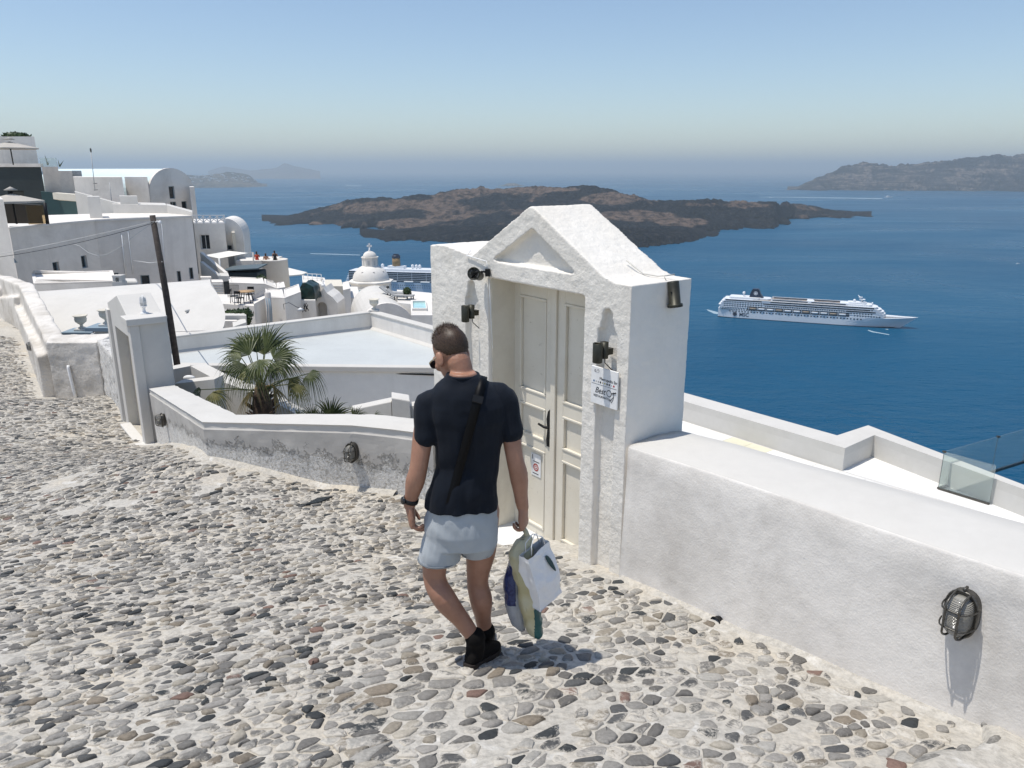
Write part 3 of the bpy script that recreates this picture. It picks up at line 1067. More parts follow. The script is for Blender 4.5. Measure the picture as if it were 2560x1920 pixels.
def interp(pts, st=.12):
    out = []
    for i in range(len(pts) - 1):
        a, b = Vector(pts[i]), Vector(pts[i + 1])
        k = max(1, int((b - a).length / st))
        out += [tuple(a.lerp(b, j / k)) for j in range(k)]
    out.append(tuple(pts[-1]))
    return out
fillet('plaster_fillet', interp([(GATE_O.x + WX.x * 5.4 + GATE_N.x * .05, GATE_O.y + WX.y * 5.4 + GATE_N.y * .05), (GATE_O.x + WX.x * .06 + GATE_N.x * .05, GATE_O.y + WX.y * .06 + GATE_N.y * .05)]), '')

# ------------------------------------------------------------------ bulkhead lamps
M['lamp_glass'] = None
def glass_mat():
    m, nt, p = newmat('ribbed_lamp_glass')
    pos = obj_pos(nt)
    wv = nt.nodes.new('ShaderNodeTexWave'); wv.bands_direction = 'Z'; wv.inputs['Scale'].default_value = 42; wv.inputs['Distortion'].default_value = .3
    nt.links.new(pos, wv.inputs['Vector'])
    p.inputs['Base Color'].default_value = (.30, .29, .26, 1)
    p.inputs['Roughness'].default_value = .12
    p.inputs['Coat Weight'].default_value = .3
    nt.links.new(bump(nt, wv.outputs['Fac'], .9, .006), p.inputs['Normal'])
    return m
M['lamp_glass'] = glass_mat()
M['cage'] = plain('bare_cast_metal', (.11, .105, .095), .42, .8, .4, 60)
def make_bulkhead(name, label):
    """local: y out of the wall, z up, about .24 tall"""
    r = empty(name, (0, 0, 0), 0, label, 'wall lamp', 'caged bulkhead lamps along the lane walls')
    def oval(a, b, n=28):
        # stadium-like oval outline
        out = []
        for k in range(n):
            th = 2 * math.pi * k / n
            c, s = math.cos(th), math.sin(th)
            out.append((a * abs(c) ** .8 * (1 if c >= 0 else -1), b * abs(s) ** .75 * (1 if s >= 0 else -1)))
        return out
    mb = MB()
    rings = [[(x * f, y, z * f) for x, z in oval(.072, .118)] for f, y in ((1.0, -.03), (1.0, .025), (.95, .034), (.90, .034))]
    mb.loft(rings); mb.build('base', M['cage'], r)
    mb = MB()
    prof = [(1.0, .030), (1.0, .055), (.95, .085), (.82, .108), (.58, .122), (.25, .128)]
    mb.loft([[(x * f * .86, y, z * (f * .86 if f < .9 else .88)) for x, z in oval(.070, .112)] for f, y in prof])
    mb.build('glass', M['lamp_glass'], r)
    mb = MB()
    for xo in (-.030, .030):
        pts = []
        for k in range(15):
            th = math.pi * k / 14
            pts.append((xo, .032 + .106 * min(1, math.sin(th) * 1.35) , .114 * math.cos(th)))
        mb.tube(pts, .0055, 6)
    for zo in (-.045, .045):
        pts = []
        for k in range(13):
            th = math.pi * k / 12
            pts.append((-.074 * math.cos(th), .030 + .100 * min(1, math.sin(th) * 1.25), zo))
        mb.tube(pts, .004, 6)
    ov = [(x * 1.02, .036, z * 1.02) for x, z in oval(.070, .114)]
    mb.tube(ov, .006, 6, closed=True)
    for zo in (-.126, .126):
        mb.tube([(0, .03, zo * .93), (0, .04, zo * 1.02), (0, .01, zo * 1.06)], .008, 6)
    mb.build('cage', M['cage'], r)
    return r
BH = make_bulkhead('bulkhead_lamp', 'large caged bulkhead lamp with ribbed glass on the right-hand wall')
q = (-1 * GATE_N)
# place lamp 1 on the face of the right wall
r1 = ray(2407, 1530)
fo = Vector((GATE_O.x, GATE_O.y, 0)) + gn3 * .02
k = (gn3.dot(fo)) / gn3.dot(r1)
p1 = r1 * k
p1 = p1 - gn3 * .01
BH.location = p1
BH.rotation_euler = (0, 0, math.atan2(GATE_N.y, GATE_N.x) - math.pi / 2)
# ------------------------------------------------------------------ low wall between the gateway and the far portal
def lw_mat():
    m, nt, p = newmat('flaking_grey_white_wall')
    pos = world_pos(nt)
    a = nt.nodes.new('ShaderNodeAttribute'); a.attribute_name = 'hgt'
    f = noise_tex(nt, pos, 4.5, 7, 0.7, 0.3)
    f2 = noise_tex(nt, pos, 26, 5, 0.7, 0.5)
    mx = nt.nodes.new('ShaderNodeMath'); mx.operation = 'MULTIPLY_ADD'
    nt.links.new(f, mx.inputs[0]); mx.inputs[1].default_value = 1.0
    nt.links.new(a.outputs['Fac'], mx.inputs[2])
    m2 = nt.nodes.new('ShaderNodeMath'); m2.operation = 'MULTIPLY_ADD'
    nt.links.new(f2, m2.inputs[0]); m2.inputs[1].default_value = 0.55
    nt.links.new(mx.outputs[0], m2.inputs[2])
    mask = ramp(nt, m2.outputs[0], [(0.46, 1.0), (0.58, 0.0)])      # value/2 in ramp space
    hv = nt.nodes.new('ShaderNodeMath'); hv.operation = 'MULTIPLY'; hv.inputs[1].default_value = 0.5
    nt.links.new(m2.outputs[0], hv.inputs[0])
    mask = ramp(nt, hv.outputs[0], [(0.60, 1.0), (0.645, 0.0)])
    grey = ramp(nt, noise_tex(nt, pos, 2.0, 5, 0.6), [(0.3, (0.44, 0.42, 0.39)), (0.7, (0.52, 0.50, 0.465))])
    col = mixc(nt, mask, grey, ramp(nt, f2, [(0.36, (0.50, 0.48, 0.44)), (0.50, (0.84, 0.82, 0.78))]))
    nt.links.new(col, p.inputs['Base Color'])
    p.inputs['Roughness'].default_value = 0.93
    p.inputs['Specular IOR Level'].default_value = 0.2
    mul = nt.nodes.new('ShaderNodeMath'); mul.operation = 'MULTIPLY'
    nt.links.new(mask, mul.inputs[0]); nt.links.new(f2, mul.inputs[1])
    nb = bump(nt, noise_tex(nt, pos, 60, 4, 0.6), 0.25, 0.004)
    nb = bump(nt, mul.outputs[0], 1.0, 0.06, nb)
    nt.links.new(nb, p.inputs['Normal'])
    return m
M['low_wall'] = lw_mat()

def low_wall(name, base, tops, th, label, back_drop=3.0, mats=None, cap=True):
    """base: front foot polyline (x,y) left-to-right order along the lane; tops: z of the coping; th: thickness to the far side"""
    root = empty(name, (base[0][0], base[0][1], G(*base[0])), 0, label, 'wall')
    ox, oy, oz = root.location
    n = len(base)
    # offset polyline for the back
    nor = []
    for i in range(n):
        a = Vector(base[max(0, i - 1)]); b = Vector(base[min(n - 1, i + 1)])
        d = (b - a).normalized()
        nor.append(Vector((d.y, -d.x)))
    pts = []
    N = []
    for i in range(n - 1):
        L = (Vector(base[i + 1]) - Vector(base[i])).length
        k = max(1, int(L / .18))
        for j in range(k):
            f = j / k
            pts.append((Vector(base[i]).lerp(Vector(base[i + 1]), f), tops[i] + (tops[i + 1] - tops[i]) * f, nor[i].lerp(nor[i + 1], f).normalized() if True else 0))
    pts.append((Vector(base[-1]), tops[-1], nor[-1]))
    mb = MB(); hg = []
    rows = []
    for p, zt, nn in pts:
        zg = G(p.x, p.y)
        def P(q, z): return (p.x + nn.x * q - ox, p.y + nn.y * q - oy, z - oz)
        H = zt - zg
        row = [P(-.03, zg - .3), P(-.02, zg + H * .3), P(-.008, zg + H * .6), P(0, zt - .09), P(-.012, zt - .075), P(-.014, zt - .02), P(0.0, zt), P(th * .5, zt + .005), P(th, zt), P(th + .01, zt - .02), P(th, zt - .1), P(th, zt - back_drop)]
        rows.append(row)
        hg += [-.5, .3, .6, .88, 1.6, 1.6, 1.6, 1.6, 1.6, 1.6, 1.6, 1.6]
    m_ = len(rows[0])
    vs = [p for r in rows for p in r]
    fa, ft = [], []
    for i in range(len(rows) - 1):
        for k in range(m_ - 1):
            f = (i * m_ + k, (i + 1) * m_ + k, (i + 1) * m_ + k + 1, i * m_ + k + 1)
            (ft if 4 <= k <= 9 else fa).append(f)
    fa.append(tuple(range(m_))); fa.append(tuple(range((len(rows) - 1) * m_, len(rows) * m_)))
    mb.add(vs, fa, 0, False); mb.f += ft; mb.mi += [1] * len(ft); mb.sm += [False] * len(ft)
    o = mb.build('plastered_face', mats or [M['low_wall'], M['wall_top']], root)
    at_ = o.data.attributes.new('hgt', 'FLOAT', 'POINT')
    at_.data.foreach_set('value', hg)
    s = o.modifiers.new('sub', 'SUBSURF'); s.levels = 2; s.render_levels = 2; s.subdivision_type = 'SIMPLE'
    bake(o)
    displace_noise(o, .010, 3.0, 3, 3)
    return root
bend_t = at(505, 1055, 8.2); right_t = at(1044, 1078, 7.2); left_t = at(372, 972, 12.2)
LW_BASE = [(GATE_O.x + GATE_X.x * 2.5 - .06, GATE_O.y + GATE_X.y * 2.5 + .05), (-1.2, 7.28), (-1.67, 7.5), (bend_t.x, bend_t.y), (left_t.x, left_t.y)]
LW_TOPS = [right_t.z + .02, right_t.z - .01, right_t.z - .04, bend_t.z, left_t.z]
lw = low_wall('low_lane_wall', LW_BASE[::-1], LW_TOPS[::-1], -.40, 'low grey wall with flaking white base between gateway and far portal')
fillet('plaster_fillet', interp(LW_BASE[1:]), '', .07, .04)

# lamps on the low wall
def on_low_wall(u, v, seg):
    a, b = Vector(LW_BASE[seg]), Vector(LW_BASE[seg + 1])
    d = (b - a).normalized(); nn = Vector((d.y, -d.x))
    nn = -nn if nn.y > 0 else nn
    r = ray(u, v)
    k = (nn.x * a.x + nn.y * a.y) / (nn.x * r.x + nn.y * r.y)
    return r * k, nn
def lamp_copy(loc, nn, sc, label):
    c = copy_tree(BH)
    c.location = Vector(loc) + Vector((nn.x, nn.y, 0)) * .02
    c.rotation_euler = (0, 0, math.atan2(nn.y, nn.x) - math.pi / 2)
    c.scale = (sc, sc, sc)
    c['label'] = label
    return c
p, nn = on_low_wall(884, 1128, 2)
lamp_copy(p, nn, .86, 'caged bulkhead lamp on the low flaking wall left of the walking man')
# patched plaster below that lamp
p, nn = on_low_wall(412, 1049, 3)
lamp_copy(p, nn, .80, 'caged bulkhead lamp on the low wall right beside the far portal')

# ------------------------------------------------------------------ far portal with gabled roof, seen from its side
pb = ground_at(372, 1080)
PORT_D = 12.6
pl_ = at(372, 1050, PORT_D)
def build_portal():
    # footprint: near corner (front right), runs away along the lane
    c0 = at(364, 1062, 12.3)           # front foot, lane side
    base_z = G(c0.x, c0.y) - .5
    ax = (at(300, 985, 14.2).xy - c0.xy); ax = ax.normalized()      # along the lane, away
    ax = Vector((-.60, .80))
    ay = Vector((ax.y, -ax.x))                                       # away from the lane
    if ay.x < 0: ay = -ay
    root = empty('lane_portal', (c0.x, c0.y, G(c0.x, c0.y)), math.atan2(ax.y, ax.x), 'tall white portal with pointed gable standing beside the lane at left', 'gateway')
    zt = at(336, 805, 12.3).z - root.location.z
    za = at(291, 734, 13.3).z - root.location.z
    W, Dp = 2.05, .55
    # local x along the lane away, local y = left of x (towards the lane); far side is -y
    op0, op1 = .38, 1.62
    zl = zt - .18
    mb = MB()
    out = [(0, -.9), (op0, -.9), (op0, zl - .15), (op1, zl - .15), (op1, -.9), (W, -.9), (W, zt), (W + .03, zt + .04), (W * .5, za), (.36, zt + .05), (-.03, zt + .05), (-.03, zt), (0, zt - .02)]
    mb.extrude([(x, 0, z) for x, z in out], (0, -Dp, 0))
    # pilaster strips framing the opening and a cornice
    mb.box((-.04, -.10, -.9), (.16, .05, zt - .06)); mb.box((W - .16, -.10, -.9), (W + .04, .05, zt - .06))
    mb.box((-.07, -Dp + .02, zt - .06), (.40, .09, zt + .055))
    o = mb.build('wall', M['white'], root); bevel(o, .012, 2)
    mb = MB(); mb.box((op0 - .02, -.22, -.9), (op1 + .02, -.18, zl - .13)); mb.build('door', plain('dim_cream_door', (.55, .50, .40), .6), root)
    mb = MB(); mb.box((-.10, -.02, -.9), (W - .5, .16, -.02)); mb.box((-.22, -.10, -.9), (.12, .30, .02)); bevel(mb.build('step', M['white'], root), .015, 2)
    return root, zt
PORTAL, PZT = build_portal()
# cage lamp standing on the portal shoulder
def finial_lamp(loc, s, label):
    r = empty('lantern', loc, 0, label, 'lantern')
    mb = MB(); mb.lathe([(0, 0), (.07, 0), (.07, .02), (.03, .035), (.022, .10), (.045, .13), (.06, .14), (.06, .15), (0, .15)], (0, 0, 0), 16); mb.build('stand', M['white_paint'], r)
    mb = MB(); mb.lathe([(0, .15), (.042, .15), (.05, .20), (.045, .27), (.02, .31), (0, .315)], (0, 0, 0), 14); mb.build('glass', plain('pale_lamp_glass', (.6, .6, .58), .2), r)
    mb = MB()
    for k in range(6):
        th = k * math.pi / 3
        mb.tube([(.055 * math.cos(th) * f, .055 * math.sin(th) * f, z) for f, z in ((1, .15), (1.1, .22), (.95, .29), (.1, .335))], .005, 5)
    mb.tube([(.06 * math.cos(t), .06 * math.sin(t), .22) for t in [k * math.pi / 6 for k in range(12)]], .004, 5, closed=True)
    mb.build('cage', M['white_paint'], r)
    r.scale = (s, s, s)
    return r
lp = at(362, 790, 12.75)
finial_lamp((lp.x, lp.y, PORTAL.location.z + PZT + .053), .95, 'small white caged lantern standing on the portal shoulder')

# ------------------------------------------------------------------ wall on the far left of the lane, with its end block
def build_left_block():
    a = at(118.6, 857, 17.0); b = at(240, 845, 17.0)
    root = empty('end_pier', (a.x, a.y, G(a.x, a.y)), 0, 'rough white pier with a short white pipe where the lane bends', 'wall')
    z0 = root.location.z
    zt = a.z - z0
    w = b.x - a.x
    mb = MB()
    mb.prism([(-.03, 0), (w, 0), (w + .05, .8), (-.4, .8)], -1.2, [zt, zt + .02, zt + .05, zt + .02])
    o = mb.build('masonry', M['wall_left'], root)
    remesh(o, .03, 2); displace_noise(o, .02, 2.5, 3, 2)
    mb = MB()
    px = w * .42
    mb.tube([(px - .06, -.03, zt * .62), (px - .06, -.05, zt * .58), (px - .02, -.045, .25), (px, -.045, -.02)], .035, 8)
    mb.build('drain_pipe', M['white_paint'], root)
    # flank wall (rough cast) running from the pier towards the portal
    return root
PIER = build_left_block()
def build_flank():
    a = at(243, 850, 17.05); b = at(292, 905, 13.9)
    root = empty('roughcast_wall', (b.x, b.y, G(b.x, b.y)), 0, 'short roughcast white wall between the end pier and the portal', 'wall')
    d = (a.xy - b.xy)
    nn = Vector((d.y, -d.x)).normalized()
    if nn.x < 0: nn = -nn
    mb = MB()
    mb.prism([(0, 0), (d.x, d.y), (d.x + nn.x * .45, d.y + nn.y * .45), (nn.x * .45, nn.y * .45)], -1.0,
             [b.z - root.location.z, a.z - root.location.z, a.z - root.location.z, b.z - root.location.z])
    o = mb.build('masonry', M['low_wall'], root)
    remesh(o, .035, 1); displace_noise(o, .022, 4.5, 4, 6)
    hv = o.data.attributes.new('hgt', 'FLOAT', 'POINT'); hv.data.foreach_set('value', [.35] * len(o.data.vertices))
    return root
build_flank()
# parapet of the rising lane beyond: two-tier
def build_parapet():
    ptsT = [at(0, 690, 27.5), at(52, 705, 24.8), at(122, 858, 17.4)]
    ptsB = [at(-60, 700, 30)]
    root = empty('lane_parapet', (ptsT[1].x, ptsT[1].y, G(ptsT[1].x, ptsT[1].y)), 0, 'two-tier white parapet climbing along the far left of the lane', 'wall')
    o3 = root.location
    mb = MB()
    line = [at(-120, 676, 31.5), at(0, 694, 27.5), at(46, 712, 25.0), at(112, 850, 17.6)]
    for i in range(len(line) - 1):
        a, b = line[i], line[i + 1]
        d = (b.xy - a.xy).normalized(); nn = Vector((d.y, -d.x))
        if nn.x < 0: nn = -nn
        th = .42
        f = [a.xy, b.xy, b.xy + nn * th, a.xy + nn * th]
        mb.prism([tuple(p - o3.xy) for p in f], [G(*a.xy) - 1 - o3.z, G(*b.xy) - 1 - o3.z, G(*b.xy) - 2.5 - o3.z, G(*a.xy) - 2.5 - o3.z], [a.z - o3.z, b.z - o3.z, b.z - o3.z, a.z - o3.z])
        # lower outer tier on the lane side
        g = [a.xy - nn * .22, b.xy - nn * .22, b.xy - nn * .004, a.xy - nn * .004]
        za, zb = G(*a.xy) + (a.z - G(*a.xy)) * .52, G(*b.xy) + (b.z - G(*b.xy)) * .75
        mb.prism([tuple(p - o3.xy) for p in g], [G(*a.xy) - 1 - o3.z, G(*b.xy) - 1 - o3.z] * 2, [za - o3.z, zb - o3.z, zb - o3.z, za - o3.z])
    o = mb.build('masonry', M['wall_left'], root)
    remesh(o, .05, 2); displace_noise(o, .02, 1.6, 3, 4)
    return root, line
PARA, PLINE = build_parapet()
pp = at(85, 865, 19.3)
lamp_copy(pp, Vector((-.9, -.43)), 1.0, 'weathered caged bulkhead lamp low on the far left parapet')
# ================================================================== islands, haze
def rock_mat(name, dark, brown, pale, scale, bmp_d, brown_lo=.48, brown_hi=.6, pale_amt=.5, strata=False):
    m, nt, p = newmat(name)
    pos = world_pos(nt)
    f = noise_tex(nt, pos, scale, 6, 0.6, 0.5)
    a = nt.nodes.new('ShaderNodeAttribute'); a.attribute_name = 'brown'
    ad = nt.nodes.new('ShaderNodeMath'); ad.operation = 'ADD'
    nt.links.new(f, ad.inputs[0]); nt.links.new(a.outputs['Fac'], ad.inputs[1])
    col = mixc(nt, ramp(nt, ad.outputs[0], [(brown_lo, 0.0), (brown_hi, 1.0)]), dark, brown)
    f2 = noise_tex(nt, pos, scale * 14, 6, 0.75)
    col = mixc(nt, ramp(nt, f2, [(0.5, 0.0), (0.75, pale_amt)]), col, pale)
    f3 = noise_tex(nt, pos, scale * 7, 6, 0.75)
    col = mixc(nt, ramp(nt, f3, [(0.40, 0.85), (0.56, 0.0)]), col, tuple(x * .3 for x in dark))
    if strata:
        sx = nt.nodes.new('ShaderNodeMapping'); sx.inputs['Scale'].default_value = (.10, .10, 1.4)
        nt.links.new(pos, sx.inputs['Vector'])
        fs = noise_tex(nt, sx.outputs[0], scale * 10, 4, 0.6, .3)
        col = mixc(nt, ramp(nt, fs, [(0.44, 0.85), (0.54, 0.0)]), col, tuple(x * .4 for x in dark))
    nt.links.new(col, p.inputs['Base Color'])
    p.inputs['Roughness'].default_value = 0.95
    p.inputs['Specular IOR Level'].default_value = 0.1
    nb = bump(nt, noise_tex(nt, pos, scale * 12, 6, 0.7), 1.0, bmp_d)
    nt.links.new(nb, p.inputs['Normal'])
    return m
M['lava'] = rock_mat('black_lava_rock', (0.013, 0.014, 0.015), (0.20, 0.140, 0.102), (0.16, 0.14, 0.12), 0.0045, 26.0, .49, .56, .5)
M['cliff'] = rock_mat('layered_cliff_rock', (0.07, 0.066, 0.066), (0.34, 0.265, 0.21), (0.42, 0.36, 0.30), 0.0035, 60.0, .44, .56, .5, True)
M['dry_hill'] = rock_mat('dry_hill', (0.10, 0.10, 0.08), (0.20, 0.17, 0.13), (0.5, 0.48, 0.45), 0.004, 20.0, .42, .6, .6)
M['far_rock'] = plain('far_rock', (0.14, 0.13, 0.12), 0.95)

def lerp_tab(tab, x):
    if x <= tab[0][0]: return tab[0][1]
    for i in range(len(tab) - 1):
        if x <= tab[i + 1][0]:
            f = (x - tab[i][0]) / (tab[i + 1][0] - tab[i][0])
            return tab[i][1] + (tab[i + 1][1] - tab[i][1]) * f
    return tab[-1][1]

def island(name, label, u0, u1, du, top, near, depth_ridge, back, mat, rough, rows=56, fs=.004, bump_pow=1.0, brown=None, near_ridge=None, spur=.6):
    """heightfield laid over sight lines: near shore -> ridge -> far shore, every vertex at its own distance"""
    n = int((u1 - u0) / du) + 1
    V, Fc, A = [], [], []
    for i in range(n):
        u = u0 + (u1 - u0) * i / (n - 1)
        pn = atz(u, lerp_tab(near, u), SEA_Z)
        d0 = pn.y
        dr = depth_ridge(u, d0)
        pt = at(u, lerp_tab(top, u), dr)
        H = max(1.0, (pt.z - SEA_Z) * min(1.0, (u - u0) / 50.0 + .03) * min(1.0, (u1 - u) / 50.0 + .03))
        db = dr + back(u)
        for j in range(rows):
            t = j / (rows - 1)
            if t < .62:
                k = t / .62
                y = d0 + (dr - d0) * k
                if near_ridge:
                    h = near_ridge(u, k, H, y)
                else:
                    h = H * (k ** bump_pow)
            else:
                k = (t - .62) / .38
                y = dr + (db - dr) * k
                h = H * (1 - k * k)
            x = pt.x / dr * y
            p = Vector((x * fs, y * fs, 7.7))
            e = math.sin(math.pi * min(1, max(0, t / .62 if t < .62 else 1 - (t - .62) / .38 * .999)) / 2)
            nz = noise.fractal(p, .9, 2.1, 6) + .5 * noise.ridged_multi_fractal(p * 3.1, .9, 2.0, 4, 1.0, 2.0) - .5
            hh = h + rough * nz * (.25 + .75 * e) * spur * min(1.0, H / 60 + .2)
            edge = (j == 0 or j == rows - 1)
            # jitter of the shore
            yy = y + (noise.noise(Vector((x * fs * 2.5, 1.1, 5))) + .6 * noise.noise(Vector((x * fs * 9, 4.1, 5)))) * 130 * max(0, 1 - j / 14) * (rough / 30)
            if edge: hh = -3
            V.append((x, yy, SEA_Z + max(-3 if edge else .6 * (j > 0), hh)))
            A.append(brown(*proj(V[-1])) if brown else 0.0)
    for i in range(n - 1):
        for j in range(rows - 1):
            a = i * rows + j
            Fc.append((a, a + rows, a + rows + 1, a + 1))
    me = bpy.data.meshes.new(name)
    me.from_pydata(V, [], Fc)
    me.materials.append(mat)
    at_ = me.attributes.new('brown', 'FLOAT', 'POINT'); at_.data.foreach_set('value', A)
    o = link(bpy.data.objects.new(name, me))
    tag(o, label, kind='structure')
    return o
# volcanic island in the middle: two lobes, one behind the other
topA = [(655, 553), (720, 545), (810, 521), (900, 506), (1000, 499), (1080, 488), (1180, 477), (1200, 466), (1225, 474), (1280, 472), (1360, 470), (1420, 469), (1480, 470),
        (1530, 479), (1570, 489), (1650, 503), (1690, 505), (1760, 501), (1850, 505), (1950, 513), (2040, 520), (2120, 532), (2178, 541)]
nearA = [(655, 555), (720, 562), (830, 563), (905, 572), (980, 575), (1200, 580), (1500, 585), (1700, 588), (1790, 578), (1880, 571), (1940, 571), (1955, 562), (1990, 547), (2100, 544), (2178, 542.5)]
# where the flows are bare brown cinder rather than black lava
CINDER = [(1020, 512, 130, 13, .36), (900, 525, 60, 12, .22), (1010, 556, 60, 11, .42), (1270, 474, 120, 7, .40), (1150, 490, 70, 9, .30), (1515, 498, 62, 14, .46), (1590, 541, 95, 12, .55), (1700, 556, 60, 8, .40), (1830, 512, 130, 7, .20), (1430, 474, 60, 5, .3)]
def brownA(u, v):
    b = -.08
    for cu, cv, ru, rv, a in CINDER:
        q = ((u - cu) / ru) ** 2 + ((v - cv) / rv) ** 2
        if q < 6: b += a * math.exp(-q ** 1.4)
    return min(b, .30)
def nrA(u, k, H, y):
    return H * (.16 * min(1, k * 9) + .84 * (k ** 1.7)) 
island('volcanic_island', 'dark brown and black volcanic island lying in the middle of the bay', 655, 2178, 3.2, topA, nearA,
       lambda u, d0: d0 + 250 + 620 * max(0, 1 - abs((u - 1330) / 700)), lambda u: 260 + 420 * max(0, 1 - abs((u - 1330) / 700)), M['lava'], 34.0, 64, .0042, 1.2, brownA, nrA)
topB = [(900, 590), (960, 580), (1060, 572), (1200, 566), (1400, 566), (1560, 570), (1640, 573), (1720, 575), (1800, 583)]
nearB = [(900, 592), (960, 602), (1080, 603), (1200, 609), (1330, 612), (1560, 621), (1640, 616), (1690, 610), (1722, 606), (1760, 595), (1800, 585)]
island('lava_tongue', 'low black lava tongue in front of the volcanic island', 900, 1800, 3.2, topB, nearB,
       lambda u, d0: d0 + 160, lambda u: 260, M['lava'], 16.0, 40, .007, .6, lambda u, v: -.2, lambda u, k, H, y: H * min(1, .25 + .75 * k) * min(1, k * 3.5))
# layered cliffs at right
topC = [(1968, 474), (2000, 466), (2030, 455), (2060, 446), (2085, 430), (2105, 418), (2125, 414), (2160, 416), (2190, 419), (2290, 414), (2310, 408), (2420, 402), (2470, 394), (2500, 383), (2520, 387), (2560, 388), (2700, 392), (2900, 420)]
nearC = [(1968, 475.5), (2100, 476), (2560, 478), (2900, 480)]
def nrC(u, k, H, y):
    st = .12 * math.sin(k * 21 + 1.5 * math.sin(u * .02)) * (1 - k) 
    return H * max(0, min(1, k ** .75 + st * .35))
island('cliff_island', 'long layered brown cliff island on the right horizon', 1968, 2900, 4.0, topC, nearC,
       lambda u, d0: d0 + 500, lambda u: 1500, M['cliff'], 85.0, 56, .0022, 1.0, None, nrC, .7)
# settled headland at left
topD = [(330, 444), (440, 440), (470, 438), (500, 439), (530, 436), (567, 430), (600, 436), (625, 440), (650, 454), (668, 464)]
nearD = [(330, 470), (500, 470), (620, 468), (668, 466.5)]
hd = island('headland', 'dry headland sprinkled with white houses on the left horizon', 330, 668, 3.0, topD, nearD,
       lambda u, d0: d0 + 900, lambda u: 1500, M['dry_hill'], 40.0, 44, .0018, 1.0, None, None, .5)
def village():
    rnd = random.Random(21)
    vs = [v.co for v in hd.data.vertices if v.co.z > SEA_Z + 40]
    k = MB()
    for i in range(170):
        p = rnd.choice(vs)
        if noise.noise(Vector((p.x * .002, p.y * .002, 3))) < -.05: continue
        w, h = rnd.uniform(14, 34), rnd.uniform(6, 11)
        x, y = p.x + rnd.uniform(-30, 30), p.y - 10
        k.box((x - w / 2, y - 9, p.z - 6), (x + w / 2, y + 9, p.z + h))
    tag(k.build('distant_village', plain('distant_white_walls', (.75, .73, .69), .9)), 'scatter of tiny white houses over the far headland', kind='stuff')
village()
# islet
topE = [(1245, 464), (1258, 458), (1268, 451), (1290, 450), (1305, 458), (1312, 464)]
nearE = [(1245, 465.5), (1312, 465.5)]
island('islet', 'pale flat-topped islet just behind the volcanic island', 1245, 1312, 2.5, topE, nearE, lambda u, d0: d0 + 120, lambda u: 300, M['dry_hill'], 12.0, 24, .004, .4)
# faint far islands
for nm, lab, u0, u1, tp, d in (('far_island', 'faint pointed island fading into haze on the horizon', 610, 800, [(610, 428), (650, 424), (690, 420), (712, 407), (735, 415), (760, 420), (800, 428)], 20000),
                               ('far_island', 'faintest low island almost lost in haze left of the pointed one', 520, 640, [(520, 428), (545, 419), (560, 416), (590, 421), (640, 428)], 21500)):
    V, Fc = [], []
    n = 40
    for i in range(n + 1):
        u = u0 + (u1 - u0) * i / n
        p = at(u, lerp_tab(tp, u), d)
        for k, (yy, h) in enumerate(((d - 900, -3), (d - 400, .45), (d, 1), (d + 900, .5), (d + 1600, -3))):
            H = max(3, p.z - SEA_Z)
            V.append((p.x / d * yy, yy, SEA_Z + (H * h + 12 * noise.noise(Vector((u * .1, k, 0))) if h > 0 else -3)))
    for i in range(n):
        for k in range(4):
            a = i * 5 + k
            Fc.append((a, a + 5, a + 6, a + 1))
    me = bpy.data.meshes.new(nm); me.from_pydata(V, [], Fc); me.materials.append(M['far_rock'])
    tag(link(bpy.data.objects.new(nm, me)), lab, kind='structure')

# ------------------------------------------------------------------ haze: one closed box of air
hz = MB()
hz.box((-60000, -3200, SEA_Z - 1.5), (60000, 59000, 420.0))
hzo = hz.build('haze', plain('x', (1, 1, 1)))
hm = bpy.data.materials.new('sea_haze'); hm.use_nodes = True
hnt = hm.node_tree
hnt.nodes.clear()
out = hnt.nodes.new('ShaderNodeOutputMaterial')
pv = hnt.nodes.new('ShaderNodeVolumePrincipled')
pv.inputs['Color'].default_value = (0.76, 0.90, 1.0, 1)
pv.inputs['Density'].default_value = 7.5e-5
pv.inputs['Anisotropy'].default_value = 0.2
hnt.links.new(pv.outputs[0], out.inputs['Volume'])
hzo.data.materials.clear(); hzo.data.materials.append(hm)
tag(hzo, 'pale blue sea haze filling the air over the bay', kind='stuff')
# ================================================================== the walking man
from mathutils.bvhtree import BVHTree
def skin_mat():
    m, nt, p = newmat('tanned_skin')
    pos = world_pos(nt)
    f = noise_tex(nt, pos, 14, 5, 0.6)
    col = ramp(nt, f, [(0.3, (0.30, 0.150, 0.095)), (0.7, (0.39, 0.205, 0.135))])
    f2 = noise_tex(nt, pos, 220, 3, 0.6)
    col = mixc(nt, ramp(nt, f2, [(0.55, 0.0), (0.75, 0.25)]), col, (0.25, 0.11, 0.07))
    nt.links.new(col, p.inputs['Base Color'])
    p.inputs['Roughness'].default_value = 0.5
    p.inputs['Subsurface Weight'].default_value = 0.12
    p.inputs['Subsurface Radius'].default_value = (0.012, 0.005, 0.003)
    p.inputs['Subsurface Scale'].default_value = 0.5
    nt.links.new(bump(nt, f2, 0.12, 0.003), p.inputs['Normal'])
    return m
def cloth_mat(name, c, c2, wr=0.85, sheen=0.3, weave=900):
    m, nt, p = newmat(name)
    pos = world_pos(nt)
    f = noise_tex(nt, pos, 9, 5, 0.6)
    nt.links.new(ramp(nt, f, [(0.3, c), (0.7, c2)]), p.inputs['Base Color'])
    p.inputs['Roughness'].default_value = wr
    p.inputs['Sheen Weight'].default_value = sheen
    p.inputs['Specular IOR Level'].default_value = 0.2
    nb = bump(nt, noise_tex(nt, pos, weave, 2, 0.5), 0.25, 0.002)
    nt.links.new(nb, p.inputs['Normal'])
    return m
M['skin'] = skin_mat()
